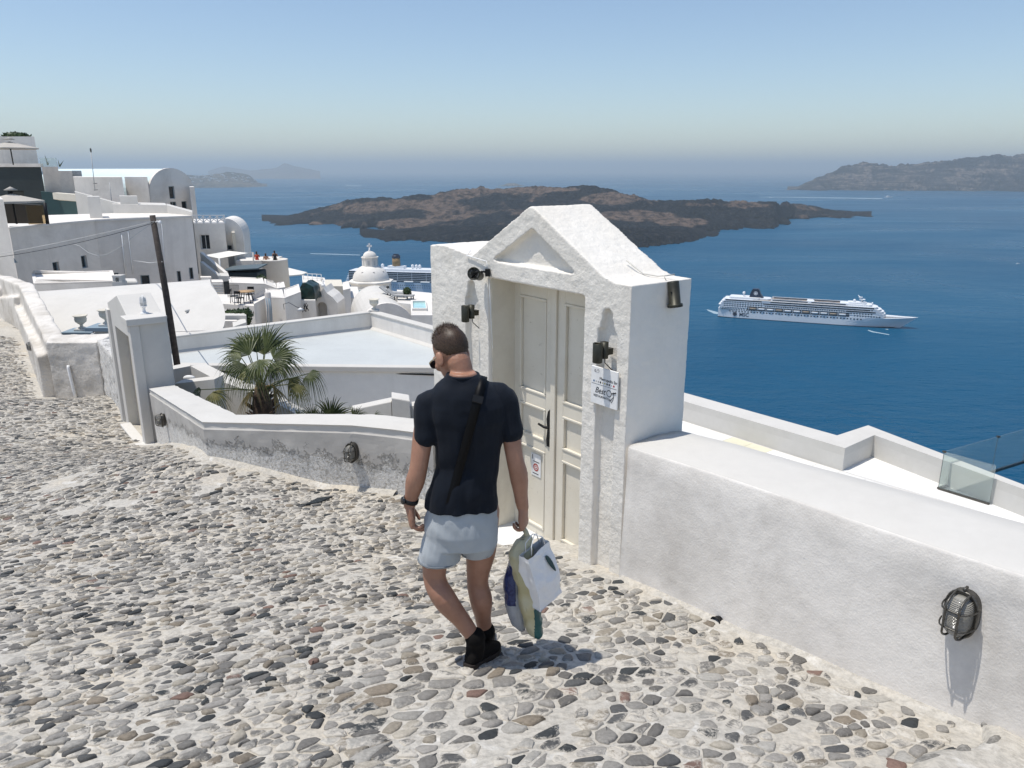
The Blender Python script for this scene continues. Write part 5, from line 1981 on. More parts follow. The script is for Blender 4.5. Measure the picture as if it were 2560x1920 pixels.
def wall_windows(root, wall, a, b, rects, depth=.22, frame=None, pane=None, mull=True, fw=.06, named='window'):
    """cut real openings for pixel rectangles (u0,v0,u1,v1) and set frame and pane back in them"""
    a2 = Vector(a[:2]); b2 = Vector(b[:2])
    d = (b2 - a2).normalized(); n = Vector((-d.y, d.x))
    if n.y < 0: n = -n
    d3 = Vector((d.x, d.y, 0)); n3 = Vector((n.x, n.y, 0))
    cut = MB(); items = []
    for (u0, v0, u1, v1) in rects:
        p = plane_hit(a, b, (u0 + u1) / 2, (v0 + v1) / 2)
        q0 = plane_hit(a, b, u0, (v0 + v1) / 2); q1 = plane_hit(a, b, u1, (v0 + v1) / 2)
        w = abs((q1 - q0).dot(d3)) ; t0 = plane_hit(a, b, (u0 + u1) / 2, v0).z; t1 = plane_hit(a, b, (u0 + u1) / 2, v1).z
        h = t0 - t1
        c = [p - d3 * w / 2 - n3 * .3, p + d3 * w / 2 - n3 * .3, p + d3 * w / 2 + n3 * depth, p - d3 * w / 2 + n3 * depth]
        cut.prism([(x.x, x.y) for x in c], t1, t0)
        items.append((p, w, t1, t0))
    co = cut.build('cut', M['white'])
    m = wall.modifiers.new('b', 'BOOLEAN'); m.operation = 'DIFFERENCE'; m.object = co; m.solver = 'EXACT'
    co.location = (0, 0, 0)
    bake(wall)
    bpy.data.objects.remove(co)
    for p, w, z0, z1 in items:
        fm = MB()
        def bx(s0, s1, za, zb, y0, y1, mbx):
            c = [p + d3 * s0 + n3 * y0, p + d3 * s1 + n3 * y0, p + d3 * s1 + n3 * y1, p + d3 * s0 + n3 * y1]
            mbx.prism([(x.x, x.y) for x in c], za, zb)
        e = .004
        f_ = min(fw, w * .18)
        y0, y1 = depth - .09, depth - .03
        bx(-w / 2 + e, -w / 2 + f_, z0 + e, z1 - e, y0, y1, fm); bx(w / 2 - f_, w / 2 - e, z0 + e, z1 - e, y0, y1, fm)
        bx(-w / 2 + f_, w / 2 - f_, z1 - f_, z1 - e, y0, y1, fm); bx(-w / 2 + f_, w / 2 - f_, z0 + e, z0 + f_, y0, y1, fm)
        if mull and w > .7: bx(-f_ * .4, f_ * .4, z0 + f_, z1 - f_, y0 + .004, y1 - .004, fm)
        fo = part(root, named, fm, frame or M['blue_frame'])
        gm = MB(); bx(-w / 2 + f_ * .5, w / 2 - f_ * .5, z0 + f_ * .5, z1 - f_ * .5, depth - .045, depth - .04, gm)
        part(root, 'pane', gm, pane or M['dark_glass'], parent=fo)
def Z1(x, y): return (x * .28933, 300 + y * .28933)        # enlargements used while measuring
def Z3(x, y): return (460 + x * .28933, 500 + y * .28933)
def Z4(x, y): return (480 + x * .28933, 760 + y * .28933)
def Z2(x, y): return (x * .28933, 640 + y * .28933)
def Z7(x, y): return (500 + x * .14467, 580 + y * .14467)
def Z8(x, y): return (740 + x * .16275, 600 + y * .16275)
def ZB(x, y): return (x * .14467, 320 + y * .14467)
def rectsZ(Z, lst): return [Z(a, b) + Z(c, d) for a, b, c, d in lst]
def simple_house(name, label, c, depth, zb, mat, level=True, lip=.0, cat='building', group=None, mats=None):
    f, zt, n = box_corners(*c, depth, level)
    r = root_at(name, (f[0][0], f[0][1], zb), label, cat, group)
    mb = MB(); mb.prism(f, zb, zt)
    w = part(r, 'wall', mb, mat)
    if lip > 0:
        # low roof edge all round
        k = MB()
        t = .22
        z = max(zt)
        c0 = Vector((sum(p[0] for p in f) / 4, sum(p[1] for p in f) / 4))
        inn = [Vector(p).lerp(c0, .0) for p in f]
        def inset(i):
            p = Vector(f[i]); q = Vector(f[(i + 1) % 4]); s = Vector(f[i - 1])
            return p + (q - p).normalized() * t + (s - p).normalized() * t
        ii = [inset(i) for i in range(4)]
        for i in range(4):
            j = (i + 1) % 4
            k.prism([tuple(f[i]), tuple(f[j]), tuple(ii[j]), tuple(ii[i])], [zt[i] - .02, zt[j] - .02] * 2, [zt[i] + lip, zt[j] + lip, zt[j] + lip, zt[i] + lip])
        part(r, 'roof_edge', k, mat)
    return r, w, f, zt

# ------------------------------------------------------------------ hillside under it all
def hill():
    edge = [(4.5, -10), (9.0, 6), (10.5, 16), (9.0, 24), (1.5, 32), (-3.5, 60), (-9, 100), (-12, 130), (-30, 165), (-140, 190)]
    xs = np.arange(-140, 160, 4.0); ys = np.arange(-30, 330, 4.0)
    V, Fc = [], []
    for y in ys:
        for x in xs:
            best, sgn = 1e9, 1
            for i in range(len(edge) - 1):
                ax, ay = edge[i]; bx, by = edge[i + 1]
                dx, dy = bx - ax, by - ay
                t = max(0, min(1, ((x - ax) * dx + (y - ay) * dy) / (dx * dx + dy * dy)))
                d = math.hypot(x - ax - t * dx, y - ay - t * dy)
                if d < best:
                    best = d; sgn = 1 if (dx * (y - ay) - dy * (x - ax)) < 0 else -1
            z = -9.5 - .115 * max(0, y - 15) + .05 * max(0, -x - 20)
            if sgn > 0: z -= best * 1.5
            # hold it under the lane
            if y < 36 and x < 6: z = min(z, -9.5)
            z += noise.fractal(Vector((x * .05, y * .05, 0)), 1, 2, 4) * min(6, 1 + best * .1) * (1 if sgn > 0 else .2)
            V.append((x, y, max(SEA_Z - 2, z)))
    nx = len(xs)
    for j in range(len(ys) - 1):
        for i in range(nx - 1):
            Fc.append((j * nx + i, j * nx + i + 1, (j + 1) * nx + i + 1, (j + 1) * nx + i))
    me = bpy.data.meshes.new('hillside'); me.from_pydata(V, [], Fc); me.materials.append(plaster('pale_bounce_slope', (.58, .53, .46), (.36, .31, .26), .6, .15, .5, 2.0, .2))  # slope coloured pale so that it bounces light onto the town walls
    me.polygons.foreach_set('use_smooth', [True] * len(Fc))
    tag(link(bpy.data.objects.new('hillside', me)), 'steep rocky hillside under the white town', kind='structure')
hill()

# ------------------------------------------------------------------ flat roof building right below the lane
RZ = -6.0
def flat_roof():
    pts = [(421, 886), (928, 822), (1085, 868), (1260, 935), (1090, 919), (425, 914), (300, 915), (300, 900)]
    P = [atz(u, v, RZ) for u, v in pts]
    c = P[1]
    fl, fr = atz(350, 912, RZ), atz(1180, 920.5, RZ)
    bl = atz(330, 897, RZ)
    rr = atz(1300, 934, RZ)
    r = root_at('flat_roofed_house', (fl.x, fl.y, -14), 'flat roofed white house with bluish roof terrace below the palm', 'building')
    foot = [fl, fr, rr + Vector((0, 1.5, 0)), c, bl]
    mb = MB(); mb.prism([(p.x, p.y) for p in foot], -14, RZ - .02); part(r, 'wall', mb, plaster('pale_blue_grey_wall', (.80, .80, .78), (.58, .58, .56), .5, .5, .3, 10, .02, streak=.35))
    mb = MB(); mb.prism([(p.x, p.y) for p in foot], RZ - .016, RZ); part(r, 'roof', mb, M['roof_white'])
    # front coping
    mb = MB(); mb.prism([(fl.x, fl.y - .10), (fr.x, fr.y - .10), (fr.x, fr.y + .22), (fl.x, fl.y + .22)], RZ - .14, RZ + .035); bevel(part(r, 'front_coping', mb, M['wall_top']), .02, 2)
    ztop = at(928, 783, c.y).z
    def para(a, b, nm, za=None, zb=None):
        d = (b.xy - a.xy).normalized(); n = Vector((-d.y, d.x))
        mid = (a.xy + b.xy) / 2
        if (Vector((fl.x, fl.y)) - mid).dot(n) > 0: n = -n
        t = .32
        k = MB(); k.prism([tuple(a.xy), tuple(b.xy), tuple(b.xy + n * t), tuple(a.xy + n * t)], RZ - .02, [za, zb, zb, za])
        o = part(r, nm, k, M['white_shade'])
        k = MB(); k.prism([tuple(a.xy - n * .03), tuple(b.xy - n * .03), tuple(b.xy + n * (t + .03)), tuple(a.xy + n * (t + .03))], [za - .02, zb - .02, zb - .02, za - .02], [za + .05, zb + .05, zb + .05, za + .05])
        bevel(part(r, 'coping', k, M['wall_top']), .02, 2)
        # cove at the foot
        k = MB(); k.add([Vector((a.x, a.y, RZ + .10)), Vector((b.x, b.y, RZ + .10)), Vector((b.x - n.x * .12, b.y - n.y * .12, RZ + .004)), Vector((a.x - n.x * .12, a.y - n.y * .12, RZ + .004)), Vector((a.x, a.y, RZ + .004)), Vector((b.x, b.y, RZ + .004))],
                        [(0, 1, 2, 3), (3, 2, 5, 4), (0, 3, 4), (1, 5, 2), (0, 4, 5, 1)])
        part(r, 'cove', k, M['wall_top'])
    para(bl, c, 'back_parapet', at(330, 858, bl.y).z, ztop)
    para(c, rr, 'side_parapet', ztop, ztop)
    mb = MB(); mb.tube([Vector((fl.x, fl.y - .13, RZ - .19)), Vector((fl.x + (fr.x - fl.x) * .3, fl.y - .13, RZ - .21)), Vector((fl.x + (fr.x - fl.x) * .6, fl.y - .12, RZ - .20)), Vector((fr.x, fr.y - .13, RZ - .22))], .025, 6)
    part(r, 'cable', mb, M['black'])
    return c, ztop
RC, RCZ = flat_roof()
def make_urn(loc, s, label):
    r = empty('urn', loc, 0, label, 'urn', 'pale stone urns on wall corners')
    mb = MB(); mb.box((-.2, -.2, 0), (.2, .2, .07)); bevel(mb.build('plinth', M['white'], r), .01, 1)
    mb = MB(); mb.lathe([(0, .07), (.13, .07), (.13, .10), (.06, .13), (.05, .20), (.10, .24), (.19, .32), (.21, .42), (.19, .48), (.24, .53), (.26, .55), (.22, .55), (.16, .50), (0, .46)], (0, 0, 0), 20)
    mb.build('bowl', M['cream'], r)
    r.scale = (s, s, s)
    return r
make_urn((RC.x + .12, RC.y + .22, RCZ + .05), .86, 'pale stone urn on the corner of the flat roof parapet')

# ---- pier, stair walls and court below the low wall
def small_walls():
    r, w, f, z = simple_house('stair_pier', 'square white pier at the head of the stair left of the man', (979, 996, 14.0, 1025, 1000, 13.8), .42, -8.5, M['white'], cat='wall')
    bevel(w, .02, 2)
    a, b = at(872, 1026, 15.2), at(978, 1004, 14.2)
    r = root_at('stair_wall', (a.x, a.y, -9), 'sloping white stair wall running down from the square pier', 'wall')
    k = MB(); k.prism([(a.x, a.y), (b.x, b.y), (b.x, b.y + .35), (a.x, a.y + .35)], -9, [a.z, b.z, b.z, a.z]); bevel(part(r, 'masonry', k, M['white']), .015, 2)
    a, b = at(1024, 1016, 13.9), at(1090, 1008, 13.6)
    k = MB(); k.prism([(a.x, a.y), (b.x, b.y), (b.x, b.y + .3), (a.x, a.y + .3)], -9, [a.z, b.z, b.z, a.z])
    r = root_at('stair_wall', (a.x, a.y, -9), 'short white wall right of the square pier behind the man', 'wall'); part(r, 'masonry', k, M['white'])
    # angular court beside the portal
    pts = [Z2(1460, 985), Z2(1645, 950), Z2(1850, 1060), Z2(2150, 1170), Z2(2330, 1240), (742, 1036)]
    Ds = [14.6, 14.8, 13.9, 13.4, 13.3, 13.2]
    Q = [at(u, v, d) for (u, v), d in zip(pts, Ds)]
    r = root_at('court_wall', (Q[0].x, Q[0].y, -9), 'angular white court wall with small oval light beside the portal', 'wall')
    k = MB()
    for i in range(len(Q) - 1):
        a, b = Q[i], Q[i + 1]
        d = (b.xy - a.xy).normalized(); n = Vector((-d.y, d.x))
        if n.y < 0: n = -n
        k.prism([tuple(a.xy), tuple(b.xy), tuple(b.xy + n * .3), tuple(a.xy + n * .3)], -9, [a.z, b.z, b.z, a.z])
    part(r, 'masonry', k, M['white'])
    k = MB(); c = at(*Z2(1635, 1055), 14.3); k.ell(c, (.12, .05, .06), 14, 8); part(r, 'oval_light', k, M['white_paint'])
    # lower arm of the court
    a, b = at(*Z2(1500, 1105), 13.6), at(*Z2(1850, 1065), 13.0)
    r = root_at('court_wall', (a.x, a.y, -9), 'lower white arm of the court in front of the oval light', 'wall')
    k = MB(); k.prism([(a.x, a.y), (b.x, b.y), (b.x + .05, b.y + .3), (a.x + .05, a.y + .3)], -9, [a.z, b.z, b.z, a.z]); part(r, 'masonry', k, M['white'])
small_walls()

# ------------------------------------------------------------------ great white vault, D about 30
def long_vault():
    a0, b0 = at(118, 842, 28.0), at(556, 824, 27.0)
    a1, b1 = at(91, 742, 31.5), at(527, 713, 31.0)
    r = root_at('vaulted_roof_house', (a0.x, a0.y, -14), 'long smooth white vaulted roof in full sun left of the pole', 'building')
    k = MB(); n = 12
    rings = []
    for e0, e1 in ((a0, a1), (b0, b1)):
        ring = []
        h = e1.z - e0.z; dy = e1.y - e0.y
        for i in range(n + 1):
            t = math.pi / 2 * i / n
            t2 = i / n
            ring.append(Vector((e0.x + (e1.x - e0.x) * (1 - math.cos(t)), e0.y + dy * (1 - math.cos(t)) * .35 + dy * t2 * .65, e0.z + h * (.45 * math.sin(t) + .55 * t2))))
        for i in range(1, 6):
            ring.append(Vector((e1.x * (1 + dy * .3 * i / e1.y), e1.y + dy * .3 * i, e1.z - .03 * i * i)))
        ring.append(Vector((e1.x * (1 + dy * 1.5 / e1.y), e1.y + dy * 1.5, -14))); ring.append(Vector((e0.x, e0.y, -14)))
        rings.append(ring)
    m_ = len(rings[0])
    k.add([p for q in rings for p in q], [tuple(range(m_)), tuple(range(m_, 2 * m_))] + [(i, (i + 1) % m_, m_ + (i + 1) % m_, m_ + i) for i in range(m_)], 0, False)
    part(r, 'vault', k, M['white'])
    k = MB(); k.prism([(a0.x - .3, a0.y - .35), (b0.x + .2, b0.y - .35), (b0.x + .2, b0.y + .02), (a0.x - .3, a0.y + .02)], [a0.z - .4, b0.z - .4] * 2, [a0.z - .05, b0.z - .05, b0.z - .02, a0.z - .02]); part(r, 'eave_ledge', k, M['white'])
    k = MB(); c = at(472, 776, 28.6); k.tube([c, c + Vector((0, -.25, .02))], .05, 8); part(r, 'vent_pipe', k, M['grey_wall'])
long_vault()

# ---- parapet with the red framed window and chimney
r, w, f, z = simple_house('low_house', 'low white house with red framed window behind the vaulted roof', (84, 711, 41, 292, 705, 40), 5, -16, M['white_shade'], False, .06)
wall_windows(r, w, f[0], f[1], rectsZ(Z1, [(770, 1462, 960, 1530)]), .1, plain('red_window_paint', (.22, .03, .025), .6), M['cream'], False, .14)
def chimney():
    c = at(298, 700, 39)
    r = root_at('chimney', (c.x, c.y, -9), 'small white arched chimney in front of the big house', 'chimney')
    k = MB(); zt = at(298, 703, 39).z
    k.box((c.x - .26, c.y - .25, -9), (c.x + .26, c.y + .25, zt)); part(r, 'stack', k, M['white'])
    k = MB()
    for s in (-1, 1): k.box((c.x + s * .16 - .07, c.y - .2, zt), (c.x + s * .16 + .07, c.y + .2, zt + .22))
    k.box((c.x - .24, c.y - .22, zt + .22), (c.x + .24, c.y + .22, zt + .32)); part(r, 'cowl', k, M['white'])
    r2, w2, _, _ = simple_house('roof_hut', 'small white roof hut right of the arched chimney', (309, 704, 39.5, 344, 700, 39.5), 1.2, -11, M['white'])
    bevel(w2, .12, 3)
chimney()

# ------------------------------------------------------------------ big two-storey house
def big_house():
    A, B_, C_ = at(23, 573, 50), at(236, 553, 57), at(480, 543, 59)
    zt = -3.6
    r = root_at('big_house', (A.x, A.y, -14), 'big grey-white house with small deep windows behind the pole', 'building')
    k = MB(); k.prism([tuple(A.xy), tuple(B_.xy), tuple(C_.xy), (C_.x * 1.17, C_.y * 1.15), (A.x * 1.3, A.y * 1.28)], -14, [A.z, B_.z, C_.z, C_.z, A.z])
    w = part(r, 'wall', k, M['white_shade'])
    fr = M['blue_frame']
    wall_windows(r, w, A, B_, rectsZ(Z1, [(460, 1225, 515, 1340), (705, 1170, 755, 1280), (738, 1362, 788, 1412)]), .25, fr)
    wall_windows(r, w, B_, C_, rectsZ(Z1, [(922, 1322, 1030, 1420), (1215, 1340, 1295, 1440), (1530, 1305, 1565, 1410), (1635, 1275, 1670, 1375)]), .25, fr)
    def pipe(zf, lst, rad):
        k = MB(); k.tube([plane_hit(B_, C_, *zf(*q), off=-.06) for q in lst], rad, 6); part(r, 'drain_pipe', k, M['white_paint'])
    pipe(Z1, [(1050, 990), (1085, 1330)], .05); pipe(Z1, [(1105, 960), (1130, 1180), (1150, 1330)], .035); pipe(Z1, [(1395, 890), (1440, 1440)], .03)
    # roof edge coping
    k = MB()
    for a, b in ((A, B_), (B_, C_)):
        d = (b.xy - a.xy).normalized(); n = Vector((-d.y, d.x))
        k.prism([tuple(a.xy - n * .08), tuple(b.xy - n * .08), tuple(b.xy + n * .3), tuple(a.xy + n * .3)], [a.z - .02, b.z - .02] * 2, [a.z + .12, b.z + .12, b.z + .12, a.z + .12])
    part(r, 'coping', k, M['white_far'])
    k = MB(); c = plane_hit(A, B_, *Z1(135, 1215), off=-.02); k.tube([c, c + Vector((.05, -.3, .22)), c + Vector((.3, -.75, .24)), c + Vector((.5, -1.0, .12))], .03, 6)
    k.lathe([(.04, .1), (.22, -.06), (.20, -.06), (.03, .08)], c + Vector((.55, -1.05, .06)), 12); part(r, 'lamp_arm', k, M['blue_frame'])
    return A, B_, C_
BA, BB, BC = big_house()
simple_house('edge_house', 'white house slice at the left edge below the lower parasol', (-70, 499, 44, 8, 497, 43.5), 6, -14, M['white_far'])
# roof level of the big house
simple_house('roof_terrace_wall', 'sunlit white terrace wall on top of the big house', (281, 510, 66, 417, 513, 65), 5, -8, M['white'], False, cat='wall')
f0, f1 = at(417, 513, 65), at(481, 531, 61)
r = root_at('roof_terrace_wall', (f0.x, f0.y, -6), 'sloping end of the sunlit terrace wall beside the arched house', 'wall')
k = MB(); k.prism([tuple(f0.xy), tuple(f1.xy), (f1.x * 1.05, f1.y * 1.05), (f0.x * 1.05, f0.y * 1.05)], -8, [f0.z, f1.z, f1.z, f0.z]); part(r, 'masonry', k, M['white'])
simple_house('white_pillar_block', 'thick white block beside the dark pool wall', ZB(1505, 1182) + (60,) + ZB(1722, 1190) + (60,), 2.0, -6, M['white'], cat='wall')
simple_house('sunlit_ledge', 'low cream ledge running up behind the white block', ZB(1290, 1100) + (72,) + ZB(2060, 1310) + (66,), 3, -7, M['white'], False, cat='wall')
r, w, f, z = simple_house('long_wall_house', 'long pale wall carrying the antenna mast', ZB(1262, 845) + (79,) + ZB(2110, 850) + (78,), 8, -8, M['white_shade'])
simple_house('corner_house', 'narrow bluish-white house corner left of the arched house', (311, 442, 81, 368, 442, 80), 7, -8, M['white_shade'])
simple_house('roof_hut', 'small white roof hut below the long pale wall', Z1(1032, 655) + (66,) + Z1(1185, 660) + (66,), 1.6, -6, M['white'])
simple_house('stucco_tower', 'streaky grey stucco tower above the pool', ZB(718, 668) + (86,) + ZB(1000, 668) + (86,), 7, -8, M['rough_grey'])
simple_house('stucco_annex', 'lower streaky stucco annex right of the grey tower', ZB(1000, 740) + (85,) + ZB(1240, 740) + (85,), 6, -8, M['rough_grey'])
simple_house('dark_roof_box', 'small slate grey box on the roofs beside the pale vault', ZB(1240, 738) + (88,) + ZB(1405, 735) + (88,), 3, -6, M['grey_wall'])
# dark wall, pool, parasols
r, w, f, z = simple_house('dark_villa', 'dark anthracite villa wall at the upper left', ZB(-150, 668) + (89,) + ZB(705, 672) + (89,), 7, -8, M['anthracite'])
wall_windows(r, w, f[0], f[1], rectsZ(ZB, [(140, 1085, 415, 1190)]), .5, M['black'], M['dark_glass'], False, .1)
k = MB(); k.prism([(f[0][0], f[0][1] - .1), (f[1][0] + .1, f[1][1] - .1), (f[1][0] + .1, f[1][1] + .4), (f[0][0], f[0][1] + .4)], z[0] - .02, z[0] + .35); part(r, 'roof_edge', k, M['white_shade'])
simple_house('pool_wall', 'dark teal wall behind the small plunge pool', ZB(705, 1100) + (84,) + ZB(1520, 1180) + (80,), 3, -9, plaster('teal_plaster', (.055, .10, .10), (.05, .07, .07), .4, .6), False, cat='wall')
a, b = at(*ZB(905, 1118), 78), at(*ZB(1515, 1168), 74)
r = root_at('cream_beam', (a.x, a.y, a.z - .8), 'cream concrete beam over the plunge pool', 'beam')
k = MB(); k.prism([tuple(a.xy), tuple(b.xy), (b.x, b.y + 1), (a.x, a.y + 1)], [a.z - .62, b.z - .62] * 2, [a.z, b.z, b.z, a.z]); part(r, 'slab', k, M['cream'])
M['pool'] = plain('turquoise_pool_water', (.16, .50, .52), .08, 0, .15, 1.0)
M['pool_pale'] = plain('pale_pool_water', (.42, .68, .68), .1, 0, .15, 1.0)
def pool(label, corners, zr, water):
    Q = [Vector(c) for c in corners]
    c0 = sum(Q, Vector()) / len(Q)
    r = root_at('plunge_pool', (Q[0].x, Q[0].y, zr - .6), label, 'pool', 'plunge pools on the terraces')
    k = MB()
    for i in range(len(Q)):
        a, b = Q[i], Q[(i + 1) % len(Q)]
        ai, bi = a.lerp(c0, .14), b.lerp(c0, .14)
        k.prism([tuple(a.xy), tuple(b.xy), tuple(bi.xy), tuple(ai.xy)], zr - .6, zr)
    part(r, 'rim', k, M['white_far'])
    k = MB(); k.prism([tuple(q.lerp(c0, .13).xy) for q in Q], zr - .55, zr - .10); part(r, 'water', k, water)
p0, p1 = at(*ZB(820, 1555), 62), at(*ZB(1435, 1530), 62)
pool('turquoise plunge pool under the dark teal wall', [p0, p1, p1 + Vector((.3, 4, 0)), p0 + Vector((.3, 4, 0))], p0.z, M['pool'])
def parasol(label, apex, rim_r, drop, foot_z, mat, vent=True, ribs=8):
    r = root_at('parasol', (apex.x, apex.y, foot_z), label, 'parasol', 'parasols on the terraces')
    k = MB(); n = 8
    vs = [apex]; fs = []
    for i in range(n):
        th = 2 * math.pi * i / n + .3
        vs.append(apex + Vector((rim_r * math.cos(th), rim_r * math.sin(th), -drop)))
    for i in range(n): fs.append((0, 1 + i, 1 + (i + 1) % n))
    for i in range(n):
        vs.append(vs[1 + i] + Vector((0, 0, -.12)))
    for i in range(n): fs.append((1 + i, 1 + n + i, 1 + n + (i + 1) % n, 1 + (i + 1) % n))
    k.add(vs, fs); part(r, 'canopy', k, mat, fix=False)
    if vent:
        k = MB(); k.lathe([(.0, .42), (rim_r * .22, .22), (rim_r * .2, .20), (0, .35)], apex, 8); part(r, 'vent_cap', k, mat)
    k = MB(); k.tube([apex, Vector((apex.x + .02, apex.y, foot_z))], .06, 8); part(r, 'pole', k, M['black'])
    for i in range(ribs):
        th = 2 * math.pi * i / ribs + .3
        k = MB(); k.tube([apex + Vector((0, 0, -drop * 1.15)), apex + Vector((rim_r * .55 * math.cos(th), rim_r * .55 * math.sin(th), -drop * .62))], .03, 5); part(r, 'rib', k, M['black'])
    return r
M['canvas'] = plain('grey_beige_canvas', (.46, .43, .38), .9, 0, .06, 2)
M['canvas_white'] = plain('white_canvas', (.78, .76, .70), .9, 0, .05, 2)
ap = at(23, 354, 82); parasol('beige parasol on the highest terrace at the top left', ap, 2.6, .62, at(35, 412, 82).z, M['canvas'])
ap = at(28, 484, 48); parasol('beige vented parasol beside the brown glass screen', ap, 1.75, .42, at(30, 560, 48).z, M['canvas'])
simple_house('upper_house', 'grey house at the top left carrying a hedge', ZB(-250, 145) + (97,) + ZB(590, 148) + (97,), 9, -6, M['white_shade'])
simple_house('shaded_lounge', 'dark shaded lounge opening below the lower parasol', ZB(70, 1300) + (52,) + ZB(700, 1335) + (52,), 1.0, -3.45, plain('shaded_brown_interior', (.035, .028, .02), .8), False, cat='building')  # solid block; the shade inside the lounge is put into its dark colour
def glass_mat2(name, c, rough=.03, tr=.9):
    m, nt, p = newmat(name)
    p.inputs['Base Color'].default_value = (c[0], c[1], c[2], 1)
    p.inputs['Roughness'].default_value = rough
    p.inputs['Transmission Weight'].default_value = tr
    p.inputs['IOR'].default_value = 1.35
    return m
M['glass_brown'] = glass_mat2('brown_tinted_glass', (.5, .38, .22))
M['glass'] = glass_mat2('pale_green_glass', (.84, .91, .89), .02, .88)
def glass_panel(name, label, q, th, mat, cat='glass screen', group=None, parent=None):
    Q = [Vector(p) for p in q]
    n = (Q[1] - Q[0]).cross(Q[3] - Q[0]).normalized()
    r = root_at(name, Q[0], label, cat, group)
    k = MB(); k.extrude(Q, n * th); part(r, 'pane', k, mat)
    return r
a, b = at(*ZB(440, 1345), 47), at(*ZB(770, 1330), 47)
r = glass_panel('glass_screen', 'brown tinted glass screen beside the lower parasol', [(a.x, a.y, a.z), (b.x, b.y, b.z), (b.x, b.y, b.z - 1.1), (a.x, a.y, a.z - 1.1)], .03, M['glass_brown'])
k = MB(); k.tube([at(*ZB(772, 1290), 46.9), at(*ZB(825, 1660), 46.9)], .10, 8); part(r, 'post', k, M['black'])
a, b = at(*ZB(680, 515), 86), at(*ZB(970, 515), 86)
glass_panel('glass_screen', 'clear glass balustrade on top of the grey stucco tower', [(a.x, a.y, a.z), (b.x, b.y, b.z), (b.x, b.y, b.z - .9), (a.x, a.y, a.z - .9)], .03, M['glass'])
def mast(label, top, foot, rad, bars=()):
    r = root_at('antenna_mast', foot, label, 'antenna', 'thin masts on the roofs')
    k = MB(); k.tube([foot, top], rad, 6); part(r, 'pole', k, M['grey_wall'])
    for h, w in bars:
        k = MB(); c = foot.lerp(top, h); k.tube([c + Vector((-w * .3, 0, 0)), c + Vector((w, 0, .02))], .025, 5); part(r, 'bracket', k, M['black'])
    if bars:
        k = MB(); k.ell(top, (.08, .08, .22), 8, 8); part(r, 'tip', k, M['cage'])
mast('tall thin antenna mast with brackets on the long pale wall', at(*ZB(1568, 385), 76), at(*ZB(1642, 1085), 76), .035, ((.02, .28), (.18, .28)))
mast('short thin mast on the pale wall right of the antenna', at(*ZB(1890, 940), 72), at(*ZB(1935, 1300), 72), .03)

# ---- house with the arched front and pale vault roof
def vault_house(label, name, apexf, rad, rise, axis, L, zb, wall_mat, roof_mat, rects=(), seg=18, lipd=.0, parap=False):
    """front arch at apexf; axis: horizontal unit vector running back"""
    ax = Vector((axis[0], axis[1], 0)).normalized(); sd = Vector((ax.y, -ax.x, 0))
    r = root_at(name, (apexf.x, apexf.y, zb), label, 'building')
    c = Vector((apexf.x, apexf.y, apexf.z - rise))
    prof = [(rad * math.cos(math.pi * i / seg), rise * math.sin(math.pi * i / seg)) for i in range(seg + 1)]
    poly = [c + sd * x + Vector((0, 0, z)) for x, z in prof] + [Vector((c.x - sd.x * rad, c.y - sd.y * rad, zb)), Vector((c.x + sd.x * rad, c.y + sd.y * rad, zb))]
    k = MB(); k.extrude(poly, ax * .35)
    w = part(r, 'wall', k, wall_mat)
    k = MB()
    p2 = [c + ax * .35 + sd * x * .97 + Vector((0, 0, z * .97)) for x, z in prof] + [Vector((c.x - sd.x * rad * .97, c.y - sd.y * rad * .97, zb)) + ax * .35, Vector((c.x + sd.x * rad * .97, c.y + sd.y * rad * .97, zb)) + ax * .35]
    k.extrude(p2, ax * L)
    part(r, 'vault', k, roof_mat)
    if rects:
        wall_windows(r, w, (c - sd * rad)[:], (c + sd * rad)[:], rects, .25, M['blue_frame'])
    return r, w, c, ax, sd
vault_house('arched white house with a long pale blue barrel roof', 'arched_house', at(425, 420, 86), 2.75, 2.5, (-.84, .54), 24, -8, M['white_shade'], M['pale_roof'],
            rectsZ(Z1, [(1462, 572, 1510, 680), (1472, 706, 1525, 750), (1572, 702, 1620, 780)]))
simple_house('slim_pilaster', 'slim white end wall right of the arched house', (474, 468, 84, 486, 467, 84), 4, -8, M['white_far'], cat='wall')

# ---- house with balustrade and window
r, w, f, z = simple_house('balustrade_house', 'white house with a lattice balustrade and one deep window', (474, 562, 71, 561, 555, 71), 7, -14, M['white_far'], True)
wall_windows(r, w, f[0], f[1], rectsZ(Z3, [(140, 300, 222, 428)]), .3, M['white_paint'])
k = MB()
za, zb_ = z[0], z[0] + .75
A, B_ = Vector(f[0]), Vector(f[1])
n_ = 5
for i in range(n_ + 1):
    p = A.lerp(B_, i / n_); k = MB(); k.box((p.x - .05, p.y - .0, za), (p.x + .05, p.y + .1, zb_)); part(r, 'baluster_post', k, M['white_paint'])
for zz in (za + .02, zb_ - .07):
    k = MB(); k.prism([(A.x, A.y + .01), (B_.x, B_.y + .01), (B_.x, B_.y + .09), (A.x, A.y + .09)], zz, zz + .07); part(r, 'handrail', k, M['white_paint'])
for i in range(n_):
    p, q = A.lerp(B_, i / n_), A.lerp(B_, (i + 1) / n_)
    k = MB(); k.tube([(p.x, p.y + .05, za + .08), (q.x, q.y + .05, zb_ - .08)], .035, 5); k.tube([(p.x, p.y + .06, zb_ - .08), (q.x, q.y + .06, za + .08)], .035, 5); part(r, 'lattice_cross', k, M['white_paint'])
vault_house('small grey house with a rounded shoulder at the edge of the sea', 'rounded_house', at(563, 546, 75), 1.5, 1.7, (-.2, .98), 5, -14, M['white_shade'], M['white_far'], rectsZ(Z3, [(376, 392, 414, 430)]))
